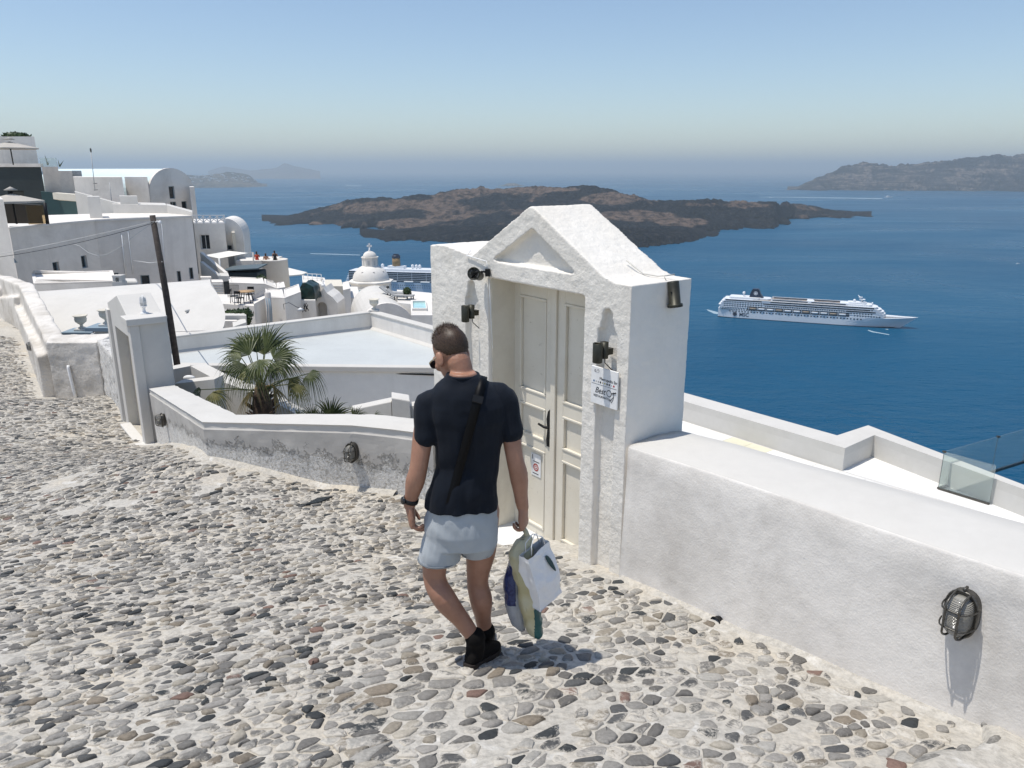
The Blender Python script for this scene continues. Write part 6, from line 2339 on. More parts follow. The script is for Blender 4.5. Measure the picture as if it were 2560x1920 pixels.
simple_house('sea_edge_wall', 'thin cream wall standing against the sea', Z3(412, 280) + (74,) + Z3(440, 282) + (74,), 2, -14, M['cream'], cat='wall')

# ---- sail, hot tub, stairs, cabinets
def sail():
    q = [at(*Z7(70, 402), 66), at(*Z7(500, 326), 71), at(*Z7(832, 362), 69), at(*Z7(330, 456), 64)]
    r = root_at('sail_awning', (q[3].x, q[3].y, -9.5), 'cream sail awning stretched over the hot tub terrace', 'awning')
    k = MB(); n = 10
    vs = []
    for i in range(n + 1):
        for j in range(n + 1):
            s, t = i / n, j / n
            p = (q[0] * (1 - s) + q[1] * s) * (1 - t) + (q[3] * (1 - s) + q[2] * s) * t
            p.z -= .25 * math.sin(math.pi * s) * math.sin(math.pi * t)
            vs.append(p)
    k.add(vs, [(i * (n + 1) + j, (i + 1) * (n + 1) + j, (i + 1) * (n + 1) + j + 1, i * (n + 1) + j + 1) for i in range(n) for j in range(n)], 0, True)
    part(r, 'cloth', k, M['canvas_white'], fix=False)
    k = MB(); k.tube([q[3], Vector((q[3].x, q[3].y, -9.3))], .07, 6); part(r, 'post', k, M['white_paint'])
    k = MB(); k.tube([at(*Z7(915, 350), 68), at(*Z7(945, 840), 68)], .07, 6); part(r, 'post', k, M['rough_grey'])
    k = MB(); k.tube([q[2], at(*Z7(915, 352), 68)], .02, 5); part(r, 'guy_rope', k, M['grey_wall'])
sail()
a, b = at(*Z7(400, 690), 63), at(*Z7(985, 640), 63)
r = root_at('hot_tub', (a.x, a.y, -10.5), 'dark grey hot tub with raised cover under the sail', 'hot tub')
k = MB(); k.prism([tuple(a.xy), tuple(b.xy), (b.x, b.y + 2.4), (a.x, a.y + 2.4)], -10.6, at(*Z7(700, 700), 63).z); bevel(part(r, 'tub', k, M['anthracite']), .1, 2)
k = MB(); zc = at(*Z7(700, 690), 63).z; k.prism([(a.x - .1, a.y - .1), (b.x + .1, b.y - .1), (b.x + .1, b.y + 2.5), (a.x - .1, a.y + 2.5)], [zc + .05, zc + .22, zc + .30, zc + .12], [zc + .13, zc + .32, zc + .40, zc + .20]); part(r, 'cover', k, plain('slate_cover', (.10, .13, .14), .5))
def stringer(label, pa, pb, w, th, mat):
    a, b = pa, pb
    r = root_at('stair_parapet', (a.x, a.y, b.z - 1), label, 'wall')
    d = (b.xy - a.xy).normalized(); n = Vector((-d.y, d.x)); n = n if n.y > 0 else -n
    k = MB(); k.prism([tuple(a.xy), tuple(b.xy), tuple(b.xy + n * w), tuple(a.xy + n * w)], [a.z - th, b.z - th] * 2, [a.z, b.z, b.z, a.z]); part(r, 'masonry', k, mat)
stringer('upper sloping stair parapet below the balustrade house', at(*Z7(0, 352), 64), at(*Z7(425, 705), 62), .3, 2.2, M['white_shade'])
stringer('lower sloping stair parapet below the balustrade house', at(*Z7(0, 510), 61), at(*Z7(310, 755), 60), .3, 3.0, M['white'])
a = at(*Z7(310, 755), 60.2); b = at(*Z7(500, 770), 60)
simple_house('stair_landing', 'white landing block at the foot of the sloping stair', Z7(310, 752) + (60,) + Z7(503, 768) + (60,), 2.0, -14, M['white'], cat='wall')
def cabinet(label, z1, z2, D, depth):
    r, w, f, z = simple_house('louvred_cabinet', label, z1 + (D,) + z2 + (D,), depth, -13.5, M['white_shade'], True, 0, 'cabinet', 'louvred cabinets beside the vault')
    A, B_ = Vector(f[0]), Vector(f[1])
    for i in range(6):
        zz = z[0] - .12 - i * .18
        k = MB(); k.prism([(A.x + .05, A.y - .05), (B_.x - .05, B_.y - .05), (B_.x - .05, B_.y - .004), (A.x + .05, A.y - .004)], [zz - .06, zz - .06, zz, zz], [zz - .04, zz - .04, zz + .02, zz + .02]); part(r, 'slat', k, M['grey_wall'])
    return f, z
cabinet('upper louvred cabinet against the big house corner', Z7(10, 790), Z7(195, 778), 57.5, .8)
f, z = cabinet('lower louvred cabinet with a dark open side', Z7(200, 862), Z7(400, 868), 54, 1.4)
r = root_at('dark_open_side', (f[1][0], f[1][1], -13.5), 'black slab for the dark open side of the lower louvred cabinet', 'door')
a, b = at(*Z7(402, 862), 53.8), at(*Z7(468, 850), 54.6); k = MB(); k.prism([tuple(a.xy), tuple(b.xy), (b.x + .1, b.y + .1), (a.x, a.y + .2)], -13.5, [a.z, b.z, b.z, a.z]); part(r, 'opening', k, M['black'])  # solid black slab; the dark of the open side is put into its colour
# mid walls
r, w, f, z = simple_house('terrace_wall', 'white terrace wall behind the wooden table', Z7(503, 885) + (58,) + Z7(1115, 905) + (57,), 3.5, -15, M['white_far'], False, .05, 'wall')
simple_house('terrace_wall', 'stepped white wall right of the wooden table', Z7(1115, 905) + (57,) + Z7(1330, 985) + (56.5,), 3.0, -15, M['white_far'], False, .05, 'wall')
simple_house('terrace_wall', 'white wall corner left of the tarpaulin', Z7(1330, 985) + (56.5,) + Z7(1475, 962) + (57,), 3.0, -15, M['white_far'], False, .05, 'wall')
r, w, f, z = simple_house('table_terrace', 'low white terrace carrying the wooden table and chairs', Z7(312, 1268) + (50,) + Z7(930, 1245) + (49,), 4.6, -16, M['white_far'], True, .0, 'terrace')
TZ = z[0]
simple_house('terrace_return', 'angled white wall below the slanting banner', Z7(930, 1245) + (49,) + Z7(1140, 1130) + (51,), 3, -16, M['white_far'], False, .0, 'wall')
simple_house('lower_house', 'blank white lower house with a hooked lamp right of the table', Z7(1140, 1135) + (51,) + Z7(1462, 1150) + (50,), 4, -17, M['white_far'], False, .04)
simple_house('lower_house', 'white house front climbing to the tarpaulin', Z7(1462, 1150) + (50,) + Z7(1742, 1042) + (52.5,), 4, -17, M['white_far'], False, .04)
def hook_lamp():
    c = at(*Z7(1455, 1340), 49.8)
    r = root_at('hook_lamp', c, 'thin hooked lamp on the blank white lower house', 'wall lamp')
    k = MB(); k.tube([c, c + Vector((.05, -.25, .4)), c + Vector((.5, -.5, .55)), c + Vector((1.0, -.5, .25)), c + Vector((1.25, -.6, .2))], .018, 5); part(r, 'arm', k, M['black'])
    k = MB(); k.lathe([(.03, .15), (.25, 0), (.22, 0), (0, .12)], c + Vector((1.25, -.6, .08)), 10); part(r, 'shade', k, M['white_paint'])
hook_lamp()
# conduits down the terrace corner
def conduits():
    for i, x in enumerate((1150, 1190, 1215)):
        a, b = at(*Z7(x - 15, 1130 + i * 10), 48.4), at(*Z7(x + 25, 1560), 48.2)
        r = root_at('conduit', b, ['leftmost grey conduit running down the terrace corner', 'middle grey conduit running down the terrace corner', 'rightmost grey conduit running down the terrace corner'][i], 'pipe', 'conduits on the terrace corner')
        k = MB(); k.tube([a, a.lerp(b, .4) + Vector((.06, 0, 0)), b], .035, 5); part(r, 'tube', k, M['blue_frame'])
conduits()
p = at(*Z7(1170, 1080), 50); r = root_at('round_bollard', (p.x, p.y, -13), 'round grey chimney pot at the end of the slanting banner', 'chimney'); k = MB(); k.lathe([(0, -13), (.2, -13), (.2, p.z + .1), (.16, p.z + .15), (0, p.z + .15)], (p.x, p.y, 0), 14); part(r, 'pot', k, M['rough_grey'])
a, b = at(*Z7(890, 1105), 50.6), at(*Z7(1115, 985), 52); c, d = at(*Z7(905, 1195), 50.6), at(*Z7(1125, 1120), 52)
r = root_at('slanting_banner', d, 'slanting grey cloth banner beside the wooden table', 'banner'); k = MB(); k.extrude([a, b, d, c], (0, .03, 0)); part(r, 'cloth', k, M['rough_grey'])
# railing
def railing(label, pts, h, n, mat, rails=(1.0,), rad=.02):
    P = [Vector(p) for p in pts]
    r = root_at('railing', P[0], label, 'railing')
    for i in range(len(P) - 1):
        for j in range(n + 1):
            q = P[i].lerp(P[i + 1], j / n)
            k = MB(); k.tube([q, q + Vector((0, 0, h))], rad, 5); part(r, 'post', k, mat)
        for f_ in rails:
            k = MB(); k.tube([P[i] + Vector((0, 0, h * f_)), P[i + 1] + Vector((0, 0, h * f_))], rad, 5); part(r, 'handrail', k, mat)
railing('thin black railing along the back of the table terrace', [(at(*Z7(490, 1190), 52.6).x, 52.6, TZ), (at(*Z7(690, 1190), 52.6).x, 52.6, TZ)], .85, 11, M['black'], (1.0, .1), .015)
# table and chairs
M['wood'] = plain('light_wood', (.45, .29, .15), .6, 0, .25, 6)
def table_set():
    c = at(*Z7(805, 1090), 50.3)
    c.z = TZ + .76
    r = root_at('garden_table', (c.x, c.y, TZ), 'round wooden garden table with dark legs on the low terrace', 'table')
    k = MB(); k.lathe([(0, -.02), (.55, -.02), (.55, .03), (0, .03)], c, 18); part(r, 'tabletop', k, M['wood'])
    for i in range(4):
        th = math.pi / 4 + i * math.pi / 2
        k = MB(); k.tube([c + Vector((.3 * math.cos(th), .3 * math.sin(th), -.02)), Vector((c.x + .48 * math.cos(th), c.y + .48 * math.sin(th), TZ))], .03, 5); part(r, 'leg', k, M['black'])
    def chair(label, x, y, rot):
        q = empty('garden_chair', (x, y, TZ), rot, label, 'chair', 'black chairs at the garden table')
        k = MB(); k.box((-.22, -.22, .43), (.22, .22, .47)); k.build('seat', M['black'], q)
        k = MB(); k.box((-.22, .18, .75), (.22, .22, .92)); k.build('backrest', M['black'], q)
        for sx in (-1, 1):
            for sy in (-1, 1):
                k = MB(); k.tube([(sx * .19, sy * .19, .44 if sy < 0 else .9), (sx * .22, sy * .22, 0)], .022, 5); k.build('leg', M['black'], q)
    chair('black chair at the left side of the wooden garden table', c.x - .85, c.y + .05, R(95))
    chair('black chair behind the wooden garden table', c.x - .05, c.y + .85, R(0))
    chair('black chair in front of the wooden garden table', c.x - .25, c.y - .75, R(170))
table_set()
# tarpaulin covered box
def tarp():
    a, b = at(*Z7(1745, 1190), 53), at(*Z7(1980, 1165), 53)
    zt = at(*Z7(1850, 870), 53.5).z
    r = root_at('covered_stall', (a.x, a.y, a.z), 'bulky shape under a dark green tarpaulin', 'covered goods')
    k = MB()
    x0, x1 = a.x, b.x
    rings = []
    for z, i in ((a.z - .02, 0), (a.z + (zt - a.z) * .5, .02), (a.z + (zt - a.z) * .78, .08), (zt - .1, .35), (zt, .55)):
        rings.append([Vector((x0 + i * .4, 53, z)), Vector((x1 - i, 53, z)), Vector((x1 - i, 55, z)), Vector((x0 + i * .4, 55, z))])
    k.loft(rings)
    o = part(r, 'tarpaulin', k, plain('dark_green_tarpaulin', (.008, .028, .022), .35, 0, .5, 2, .6, 3))
    s = o.modifiers.new('s', 'SUBSURF'); s.subdivision_type = 'SIMPLE'; s.levels = 3; s.render_levels = 3; bake(o); displace_noise(o, .10, 1.3, 3, 2)
tarp()
r, w, f, z = simple_house('tarp_base', 'white recess wall below the tarpaulin with bits of ironwork', Z7(1742, 1195) + (52.6,) + Z7(1995, 1165) + (52.6,), 3, -17, M['white_far'], True, 0, 'wall')
def ironwork():
    c = at(*Z7(1815, 1310), 52.4)
    r = root_at('folding_frame', c, 'tangle of dark folding frames leaning below the tarpaulin', 'metal frame')
    rnd = random.Random(3)
    for i in range(5):
        a = at(*Z7(rnd.uniform(1770, 1880), rnd.uniform(1220, 1290)), 52.35); b = at(*Z7(rnd.uniform(1770, 1880), rnd.uniform(1320, 1400)), 52.2)
        k = MB(); k.tube([a, b], .03, 5); part(r, 'bar', k, M['black'])
ironwork()

# ---- little chapel front with the arched niche
def chapel():
    D = 55
    pts = [Z8(290, 855), Z8(385, 790), Z8(420, 735), Z8(470, 815), Z8(560, 880), Z8(635, 970), Z8(650, 1200), Z8(300, 1230)]
    Q = [at(u, v, D) for u, v in pts]
    r = root_at('gable_front', (Q[-1].x, D, -18), 'small curved white gable front with a round arched niche', 'building')
    k = MB(); Q[-1].z = -18; Q[-2].z = -18; Q[-1].x = Q[0].x
    k.extrude(Q, (0, 2.5, 0)); w = part(r, 'wall', k, M['white_far'])
    c = MB()
    a, b = at(*Z8(325, 1060), D), at(*Z8(478, 1060), D)
    cx, rad = (a.x + b.x) / 2, (b.x - a.x) / 2
    zt = at(*Z8(410, 955), D).z
    poly = [(cx - rad, D - .3, -17), (cx + rad, D - .3, -17)] + [(cx + rad * math.cos(t), D - .3, zt - rad + rad * math.sin(t)) for t in [math.pi * i / 12 for i in range(13)]]
    c.extrude(poly, (0, 1.2, 0)); co = c.build('cut', M['white'])
    m = w.modifiers.new('b', 'BOOLEAN'); m.object = co; m.solver = 'EXACT'; bake(w); bpy.data.objects.remove(co)
    k = MB(); t = at(*Z8(420, 735), D + .5); k.tube([t + Vector((0, 0, -.1)), t + Vector((0, 0, .55))], .05, 6); k.ell(t + Vector((0, 0, .15)), (.16, .16, .16), 10, 8); part(r, 'finial', k, M['white_paint'])
chapel()
simple_house('cream_house', 'blank cream house between the gable front and the church', Z8(450, 706) + (78,) + Z8(722, 712) + (78,), 5, -22, M['cream'])
simple_house('cream_annex', 'lower cream annex in front of the blank cream house', Z8(520, 838) + (70,) + Z8(660, 838) + (70,), 3, -22, M['cream'])
simple_house('white_side_house', 'narrow white house right of the cream house', Z8(722, 770) + (68,) + Z8(835, 742) + (69,), 5, -22, M['white_far'], False)
simple_house('sea_deck', 'white deck with thin railings above the sea', Z8(100, 648) + (86,) + Z8(470, 690) + (84,), 6, -20, M['white_far'], False, 0, 'terrace')
a, b = at(*Z8(120, 648), 88), at(*Z8(395, 662), 87)
railing('white railing on the sea deck right of the small parasol', [a, b], 1.0, 4, M['white_paint'], (1.0, .5), .035)
simple_house('deck_pier', 'small white pier at the end of the sea deck railing', Z8(378, 590) + (86.5,) + Z8(418, 592) + (86.5,), .8, -20, M['white_far'], cat='wall')
ap = at(*Z7(1508, 612), 84); parasol('small white parasol on the far sea deck', ap, 2.1, .62, at(*Z7(1508, 745), 84).z, M['canvas_white'], False, 0)
# round turret with sunbathers' terrace
def turret():
    D = 72
    a, b = at(*Z7(985, 540), D), at(*Z7(1440, 500), D)
    cx = (a.x + b.x) / 2; rad = (b.x - a.x) / 2
    zt = at(*Z7(1250, 495), D).z
    r = root_at('round_terrace', (cx, D + rad, -14), 'round white terrace tower carrying three sunbathers', 'terrace')
    k = MB(); k.lathe([(rad + .12, -15), (rad, zt - .1), (rad + .03, zt - .08), (rad + .03, zt), (rad - .25, zt), (rad - .25, zt - .5), (0, zt - .5)], (cx, D + rad, 0), 32); part(r, 'wall', k, M['white_far'])
    l = at(*Z7(640, 490), D + 1)
    k = MB(); k.prism([(l.x, D + .6), (cx, D + .3), (cx, D + 4), (l.x, D + 4)], -14, [l.z, zt - .02, zt - .02, l.z]); part(r, 'side_wall', k, M['white_far'])
    return cx, D + rad, zt, rad
TX, TY, TZT, TR = turret()
def sunbather(label, u, v, top, hair, lean, wear):
    """simple standing figure seen to the waist over the parapet"""
    p = at(u, v, TY - .2)
    H = 1.66
    foot = p.z - H
    r = root_at('person', (p.x, p.y, foot), label, 'person', 'people on the round terrace')
    k = MB()
    sk = M['skin']
    def q(x, y, z): return Vector((p.x + x, p.y + y + lean * z * .0, foot + z))
    k.loft([ell_ring(q(0, 0, z), rx, ry, 12) for z, rx, ry in ((.78, .17, .12), (.95, .165, .115), (1.10, .14, .10), (1.25, .17, .11), (1.38, .19, .11), (1.44, .10, .07), (1.48, .055, .055))])
    k.ell(q(0, .01, 1.56), (.075, .095, .11), 12, 8)
    limb(k, [q(-.09, 0, .8), q(-.10, .02, .45), q(-.10, 0, .04)], [.085, .06, .045], 10, 2); limb(k, [q(.09, 0, .8), q(.10, .02, .45), q(.10, 0, .04)], [.085, .06, .045], 10, 2)
    limb(k, [q(-.19, 0, 1.36), q(-.26, .03, 1.12), q(-.14 - lean * .1, -.12, 1.0)], [.05, .042, .032], 10, 2)
    limb(k, [q(.19, 0, 1.36), q(.26, .03, 1.12), q(.22 + lean * .2, -.16, 1.25)], [.05, .042, .032], 10, 2)
    o = k.build('body', sk, r); o.location = -r.location
    remesh(o, .022, 2); o.data.materials.clear(); o.data.materials.append(sk)
    k = MB(); k.loft([ell_ring(q(0, 0, z), rx, ry, 12) for z, rx, ry in wear]); part(r, 'clothing', k, top)
    k = MB(); k.ell(q(0, -.02, 1.60), (.09, .10, .10), 12, 8); k.ell(q(0, -.06, 1.50), (.07, .05, .10), 10, 8); part(r, 'hair', k, hair)
red = plain('red_top', (.45, .05, .03), .8); blk = plain('black_swimwear', (.015, .015, .015), .7); drk = M['hair']
W1 = ((.74, .185, .135), (.95, .178, .13), (1.10, .155, .115), (1.25, .185, .125), (1.37, .185, .12))
W2 = ((.74, .185, .135), (.88, .180, .13))
sunbather('person in a red top standing left on the round terrace', *Z7(975, 340), red, drk, 0, W1)
sunbather('bare-backed person sitting low in the middle of the round terrace', *Z7(1132, 372), blk, drk, 1, W2)
sunbather('person in black holding an arm up at the right of the round terrace', *Z7(1285, 325), blk, drk, .6, W1)

# ------------------------------------------------------------------ domed church
def church():
    D = 112
    c = at(927.5, 703, D)
    def m(px): return px * D / 1900.0 * 1.0
    def zz(v): return at(927.5, v, D).z
    r = root_at('domed_church', (c.x, c.y, -30), 'white domed church with lantern and cross above the sea', 'church')
    k = MB()
    def octa(rad, z, rot=R(22.5)): return [Vector((c.x + rad * math.cos(rot + i * math.pi / 4), c.y + rad * math.sin(rot + i * math.pi / 4), z)) for i in range(8)]
    k.loft([octa(m(53), -30), octa(m(51), zz(709))], smooth=False); w = part(r, 'drum', k, M['white_far'])
    k = MB(); k.loft([octa(m(50), zz(710)), octa(m(57), zz(704)), octa(m(57), zz(701)), octa(m(46), zz(699))], smooth=False); part(r, 'cornice', k, M['white_far'])
    k = MB(); R0 = m(45); h = zz(664) - zz(701)
    k.lathe([(R0 * math.cos(t) ** .85 if t < 1.56 else 0, zz(701) + h * 1.06 * math.sin(t)) for t in [math.pi / 2 * i / 12 for i in range(13)]], (c.x, c.y, 0), 32); part(r, 'dome', k, M['white_far'])
    for i in range(8):
        th = R(22.5) + i * math.pi / 4
        k = MB(); t = .55
        q = Vector((c.x + R0 * .93 * math.cos(th) * math.cos(t), c.y + R0 * .93 * math.sin(th) * math.cos(t), zz(701) + h * math.sin(t)))
        k.box(q - Vector((.12, .12, .35)), q + Vector((.12, .12, .35))); part(r, 'dome_vent', k, M['rough_grey'])
    k = MB(); k.loft([octa(m(20.5), zz(672)), octa(m(20), zz(645)), octa(m(22), zz(644)), octa(m(22), zz(642))], smooth=False); part(r, 'lantern', k, M['white_far'])
    for i in range(8):
        th = i * math.pi / 4
        a = Vector((math.cos(th), math.sin(th), 0)); rr = m(20) * math.cos(R(22.5))
        k = MB(); q = Vector((c.x, c.y, 0)) + a * rr; s = Vector((-a.y, a.x, 0))
        k.extrude([q + s * -.16 + Vector((0, 0, zz(662))), q + s * .16 + Vector((0, 0, zz(662))), q + s * .16 + Vector((0, 0, zz(650))), q + s * -.16 + Vector((0, 0, zz(650)))], a * .03); part(r, 'lantern_window', k, M['grey_wall'])
    k = MB(); R1 = m(17); h1 = zz(627.5) - zz(642)
    k.lathe([(max(0, R1 * math.cos(t)), zz(642) + h1 * math.sin(t)) for t in [math.pi / 2 * i / 10 for i in range(11)]], (c.x, c.y, 0), 24); part(r, 'lantern_dome', k, M['white_far'])
    k = MB(); k.lathe([(.16, zz(628)), (.22, zz(626)), (.08, zz(624)), (.06, zz(620))], (c.x, c.y, 0), 10)
    zc = zz(615)
    for dx, dz in ((1, 0), (-1, 0), (0, 1), (0, -1)):
        e = Vector((dx, 0, dz)); s = Vector((dz, 0, dx)); o = Vector((c.x, c.y, zc))
        k.extrude([o + s * .05, o + e * .34 + s * .15, o + e * .38, o + e * .34 - s * .15, o - s * .05], (0, .08, 0))
    part(r, 'cross', k, M['white_paint'])
    k = MB(); q = at(*Z8(1412, 745), D - m(52)); k.box(q - Vector((.2, .05, .35)), q + Vector((.2, .05, .35))); part(r, 'drum_window', k, M['dark_glass'])
church()
vault_house('smooth white barrel vault with a grey arched end before the church', 'barrel_house', at(966, 758, 50), 1.95, 2.1, (-.26, .965), 8.5, -18, M['white_shade'], M['white'])
# terraces right of the vault
r, w, f, z = simple_house('pool_terrace', 'white terrace block with a pale pool beside the gateway', Z8(1770, 1170) + (40,) + Z8(2230, 1140) + (40,), 5, -18, M['white_far'], True, 0, 'terrace')
a, b = Vector(f[0]), Vector(f[1])
def PT(s, t): 
    p = a.lerp(b, s); q = Vector(f[3]).lerp(Vector(f[2]), s); x = p.lerp(q, t); return Vector((x.x, x.y, z[0] + .12))
pool('pale pool on the white terrace block beside the gateway', [PT(.04, .25), PT(.55, .25), PT(.55, .8), PT(.04, .8)], z[0] + .14, M['pool_pale'])
r, w, f, z = simple_house('upper_pool_terrace', 'upper white terrace with a round bush left of the gateway', Z8(1560, 985) + (52,) + Z8(2230, 1015) + (50,), 6, -18, M['white_far'], True, 0, 'terrace')
UPT = (f, z)
simple_house('sea_parapet', 'long white parapet against the sea right of the church', Z8(1455, 790) + (74,) + Z8(2240, 930) + (66,), .6, -20, M['white_far'], False, 0, 'wall')
simple_house('inner_parapet', 'inner white parapet in front of the sea parapet', Z8(1590, 850) + (64,) + Z8(2240, 960) + (58,), 1.2, -20, M['white_far'], False, 0, 'wall')
p0, p1 = at(*Z8(880, 850), 72), at(*Z8(985, 840), 72)
pool('small turquoise pool left of the smooth barrel vault', [p0, p1, p1 + Vector((0, 3, 0)), p0 + Vector((0, 3, 0))], p0.z + .1, M['pool_pale'])
simple_house('pool_edge_wall', 'low white wall under the small turquoise pool', Z8(830, 890) + (70,) + Z8(985, 880) + (70,), 7, -22, M['white_far'], True, 0, 'wall')
def lounger(label, p, rz, mat):
    r = empty('sun_lounger', p, rz, label, 'sun lounger', 'loungers on the pool terraces')
    k = MB(); k.box((-.3, -.9, .28), (.3, .5, .36)); k.build('bed', mat, r)
    k = MB(); k.add([(-.3, .5, .36), (.3, .5, .36), (.3, 1.0, .75), (-.3, 1.0, .75), (-.3, .5, .28), (.3, .5, .28), (.3, 1.04, .69), (-.3, 1.04, .69)], [(0, 1, 2, 3), (4, 7, 6, 5), (0, 3, 7, 4), (1, 5, 6, 2), (2, 6, 7, 3), (0, 4, 5, 1)]); k.build('backrest', mat, r)
    for sx in (-.26, .26):
        for sy in (-.8, .4):
            k = MB(); k.box((sx - .03, sy - .03, 0), (sx + .03, sy + .03, .28)); k.build('leg', M['black'], r)
u_ = UPT
q = at(*Z8(1620, 945), 53.2); lounger('dark lounger nearest the bush on the upper pool terrace', (q.x, q.y, u_[1][0]), R(80), plain('slate_fabric', (.36, .36, .35), .8))
q = at(*Z8(1570, 955), 52.9); lounger('dark lounger at the left end of the upper pool terrace', (q.x - .5, q.y + 1.6, u_[1][0]), R(80), plain('slate_fabric2', (.40, .40, .39), .8))
# ================================================================== plants
def leaf_mat(name, c1, c2, tr=.25):
    m, nt, p = newmat(name)
    pos = obj_pos(nt)
    f = noise_tex(nt, pos, 7, 4, .6)
    nt.links.new(ramp(nt, f, [(.3, c1), (.7, c2)]), p.inputs['Base Color'])
    p.inputs['Roughness'].default_value = .45
    p.inputs['Specular IOR Level'].default_value = .35
    return m
M['palm'] = leaf_mat('palm_leaf', (.022, .036, .008), (.090, .105, .030))
M['palm_dry'] = leaf_mat('dry_palm_leaf', (.26, .17, .06), (.40, .30, .12))
M['palm_mid'] = leaf_mat('yellowing_palm_leaf', (.11, .12, .035), (.20, .18, .07))
M['bark'] = plain('palm_bark', (.07, .045, .03), .9, 0, .5, 14, .8, 25)
M['bush'] = leaf_mat('bush_leaf', (.025, .050, .016), (.06, .09, .03))
def fan_leaf(root, base, hub, tip, nrm, spread, droop, mat, rnd, n=28, name='frond'):
    """costapalmate fan: petiole base->hub, blades radiating round the direction hub->tip"""
    base, hub, tip = Vector(base), Vector(hub), Vector(tip)
    ax = (tip - hub) * 1.15; size = ax.length; ax.normalize()
    nr = Vector(nrm); nr = (nr - ax * nr.dot(ax)).normalized()
    sd = ax.cross(nr)
    mb = MB()
    mid = base.lerp(hub, .5) + Vector((0, 0, .04))
    mb.tube([base, mid, hub], [.016, .011, .008], 5)
    for i in range(n):
        a = -spread + 2 * spread * i / (n - 1) + rnd.uniform(-.02, .02)
        d = ax * math.cos(a) + sd * math.sin(a)
        L = size * (.72 + .28 * math.cos(a * .9)) * rnd.uniform(.90, 1.06)
        wmax = L * spread / n * .55
        tip_d = (droop + .2) * rnd.uniform(.5, 1.7)
        lat = (ax * -math.sin(a) + sd * math.cos(a))
        fold = .8 if i % 2 else -.25
        vs, fs = [], []
        segs = 6
        for k in range(segs + 1):
            t = k / segs
            p = hub + d * (L * t) + nr * (-.16 * size * (abs(a) / spread) ** 2 * t + .05 * size * t) + Vector((0, 0, -1)) * (tip_d * size * max(0, t - .40) ** 2 * 2.0)
            w = wmax * (min(1, .08 + t * 2.4) if t < .40 else max(.05, (1 - t) / .60) ** .9)
            vs += [p - lat * w - nr * w * fold, p, p + lat * w - nr * w * fold]
        for k in range(segs):
            b = k * 3
            fs += [(b, b + 1, b + 4, b + 3), (b + 1, b + 2, b + 5, b + 4)]
        mb.add(vs, fs, 0, False)
    o = mb.build(name, mat, root, fix=False)
    o.location = -root.location
    return o
def palm():
    rnd = random.Random(8)
    D = 12.6
    top = at(655, 1000, D)
    foot = Vector((top.x - .05, top.y, -8.0))
    r = empty('fan_palm', foot, 0, 'bushy green fan palm rising behind the low wall', 'palm tree')
    k = MB(); k.tube([foot, foot.lerp(top, .6), top + Vector((0, 0, -.05)), top + Vector((0, 0, .30))], [.17, .16, .17, .08], 14); o = k.build('trunk', M['bark'], r); o.location = -r.location
    k = MB()
    for i in range(46):
        th = rnd.uniform(0, 2 * math.pi); z = rnd.uniform(-.75, .12)
        b = top + Vector((.15 * math.cos(th), .15 * math.sin(th), z)); e = b + Vector((.14 * math.cos(th), .14 * math.sin(th), .10))
        k.tube([b, e], [.03, .012], 5)
    o = k.build('leaf_bases', M['bark'], r); o.location = -r.location; o['kind'] = 'stuff'
    c = top + Vector((0, 0, .16))
    def Z(x, y, dd=0.0): return at(*Z4(x, y), D + dd)
    L = [((500, 440, .1), (330, 250, .25), (.45, -.85, .4), 62, .25, 'palm'), ((560, 420, .3), (520, 150, .5), (.1, -.95, .2), 62, .15, 'palm'), ((630, 430, .2), (745, 130, .35), (-.3, -.9, .2), 34, .1, 'palm'),
         ((700, 470, .1), (930, 330, .2), (-.35, -.9, .35), 85, .35, 'palm'), ((580, 480, -.35), (575, 640, -.75), (0, -.8, .6), 80, .5, 'palm'), ((430, 470, -.05), (210, 460, -.1), (.3, -.5, .8), 70, .8, 'palm'),
         ((450, 520, -.3), (300, 660, -.5), (.4, -.6, .6), 70, .7, 'palm'), ((690, 520, -.25), (800, 640, -.45), (-.4, -.6, .6), 62, .7, 'palm'), ((620, 440, .5), (640, 190, .8), (0, -.95, .1), 60, .2, 'palm'), ((480, 430, .5), (400, 210, .8), (.3, -.9, .1), 60, .25, 'palm'),
         ((740, 450, .4), (960, 430, .6), (-.3, -.8, .5), 60, .6, 'palm'), ((540, 540, -.45), (470, 720, -.7), (.1, -.8, .5), 50, .5, 'palm_mid'),
         ((1010, 600, -.1), (1130, 680, -.2), (-.2, -.5, .85), 95, 1.5, 'palm'), ((900, 690, -.3), (930, 830, -.4), (-.2, -.8, .5), 60, .9, 'palm_mid'), ((700, 700, -.3), (790, 900, -.4), (-.2, -.8, .5), 22, .4, 'palm_dry'),
         ((180, 760, -.1), (280, 880, -.2), (.2, -.6, .8), 80, 1.0, 'palm_mid'), ((80, 740, .1), (-20, 790, .1), (.2, -.6, .8), 60, .9, 'palm'), ((520, 740, -.3), (420, 930, -.4), (.2, -.8, .5), 16, .3, 'palm_dry'), ((840, 640, .1), (960, 760, 0), (-.3, -.6, .7), 50, 1.0, 'palm_mid')]
    for h, t, n, sp, dr, mt in L:
        fan_leaf(r, c, Z(*h), Z(*t), n, R(sp), dr, M[mt], rnd, max(8, int(sp * .40)))
palm()
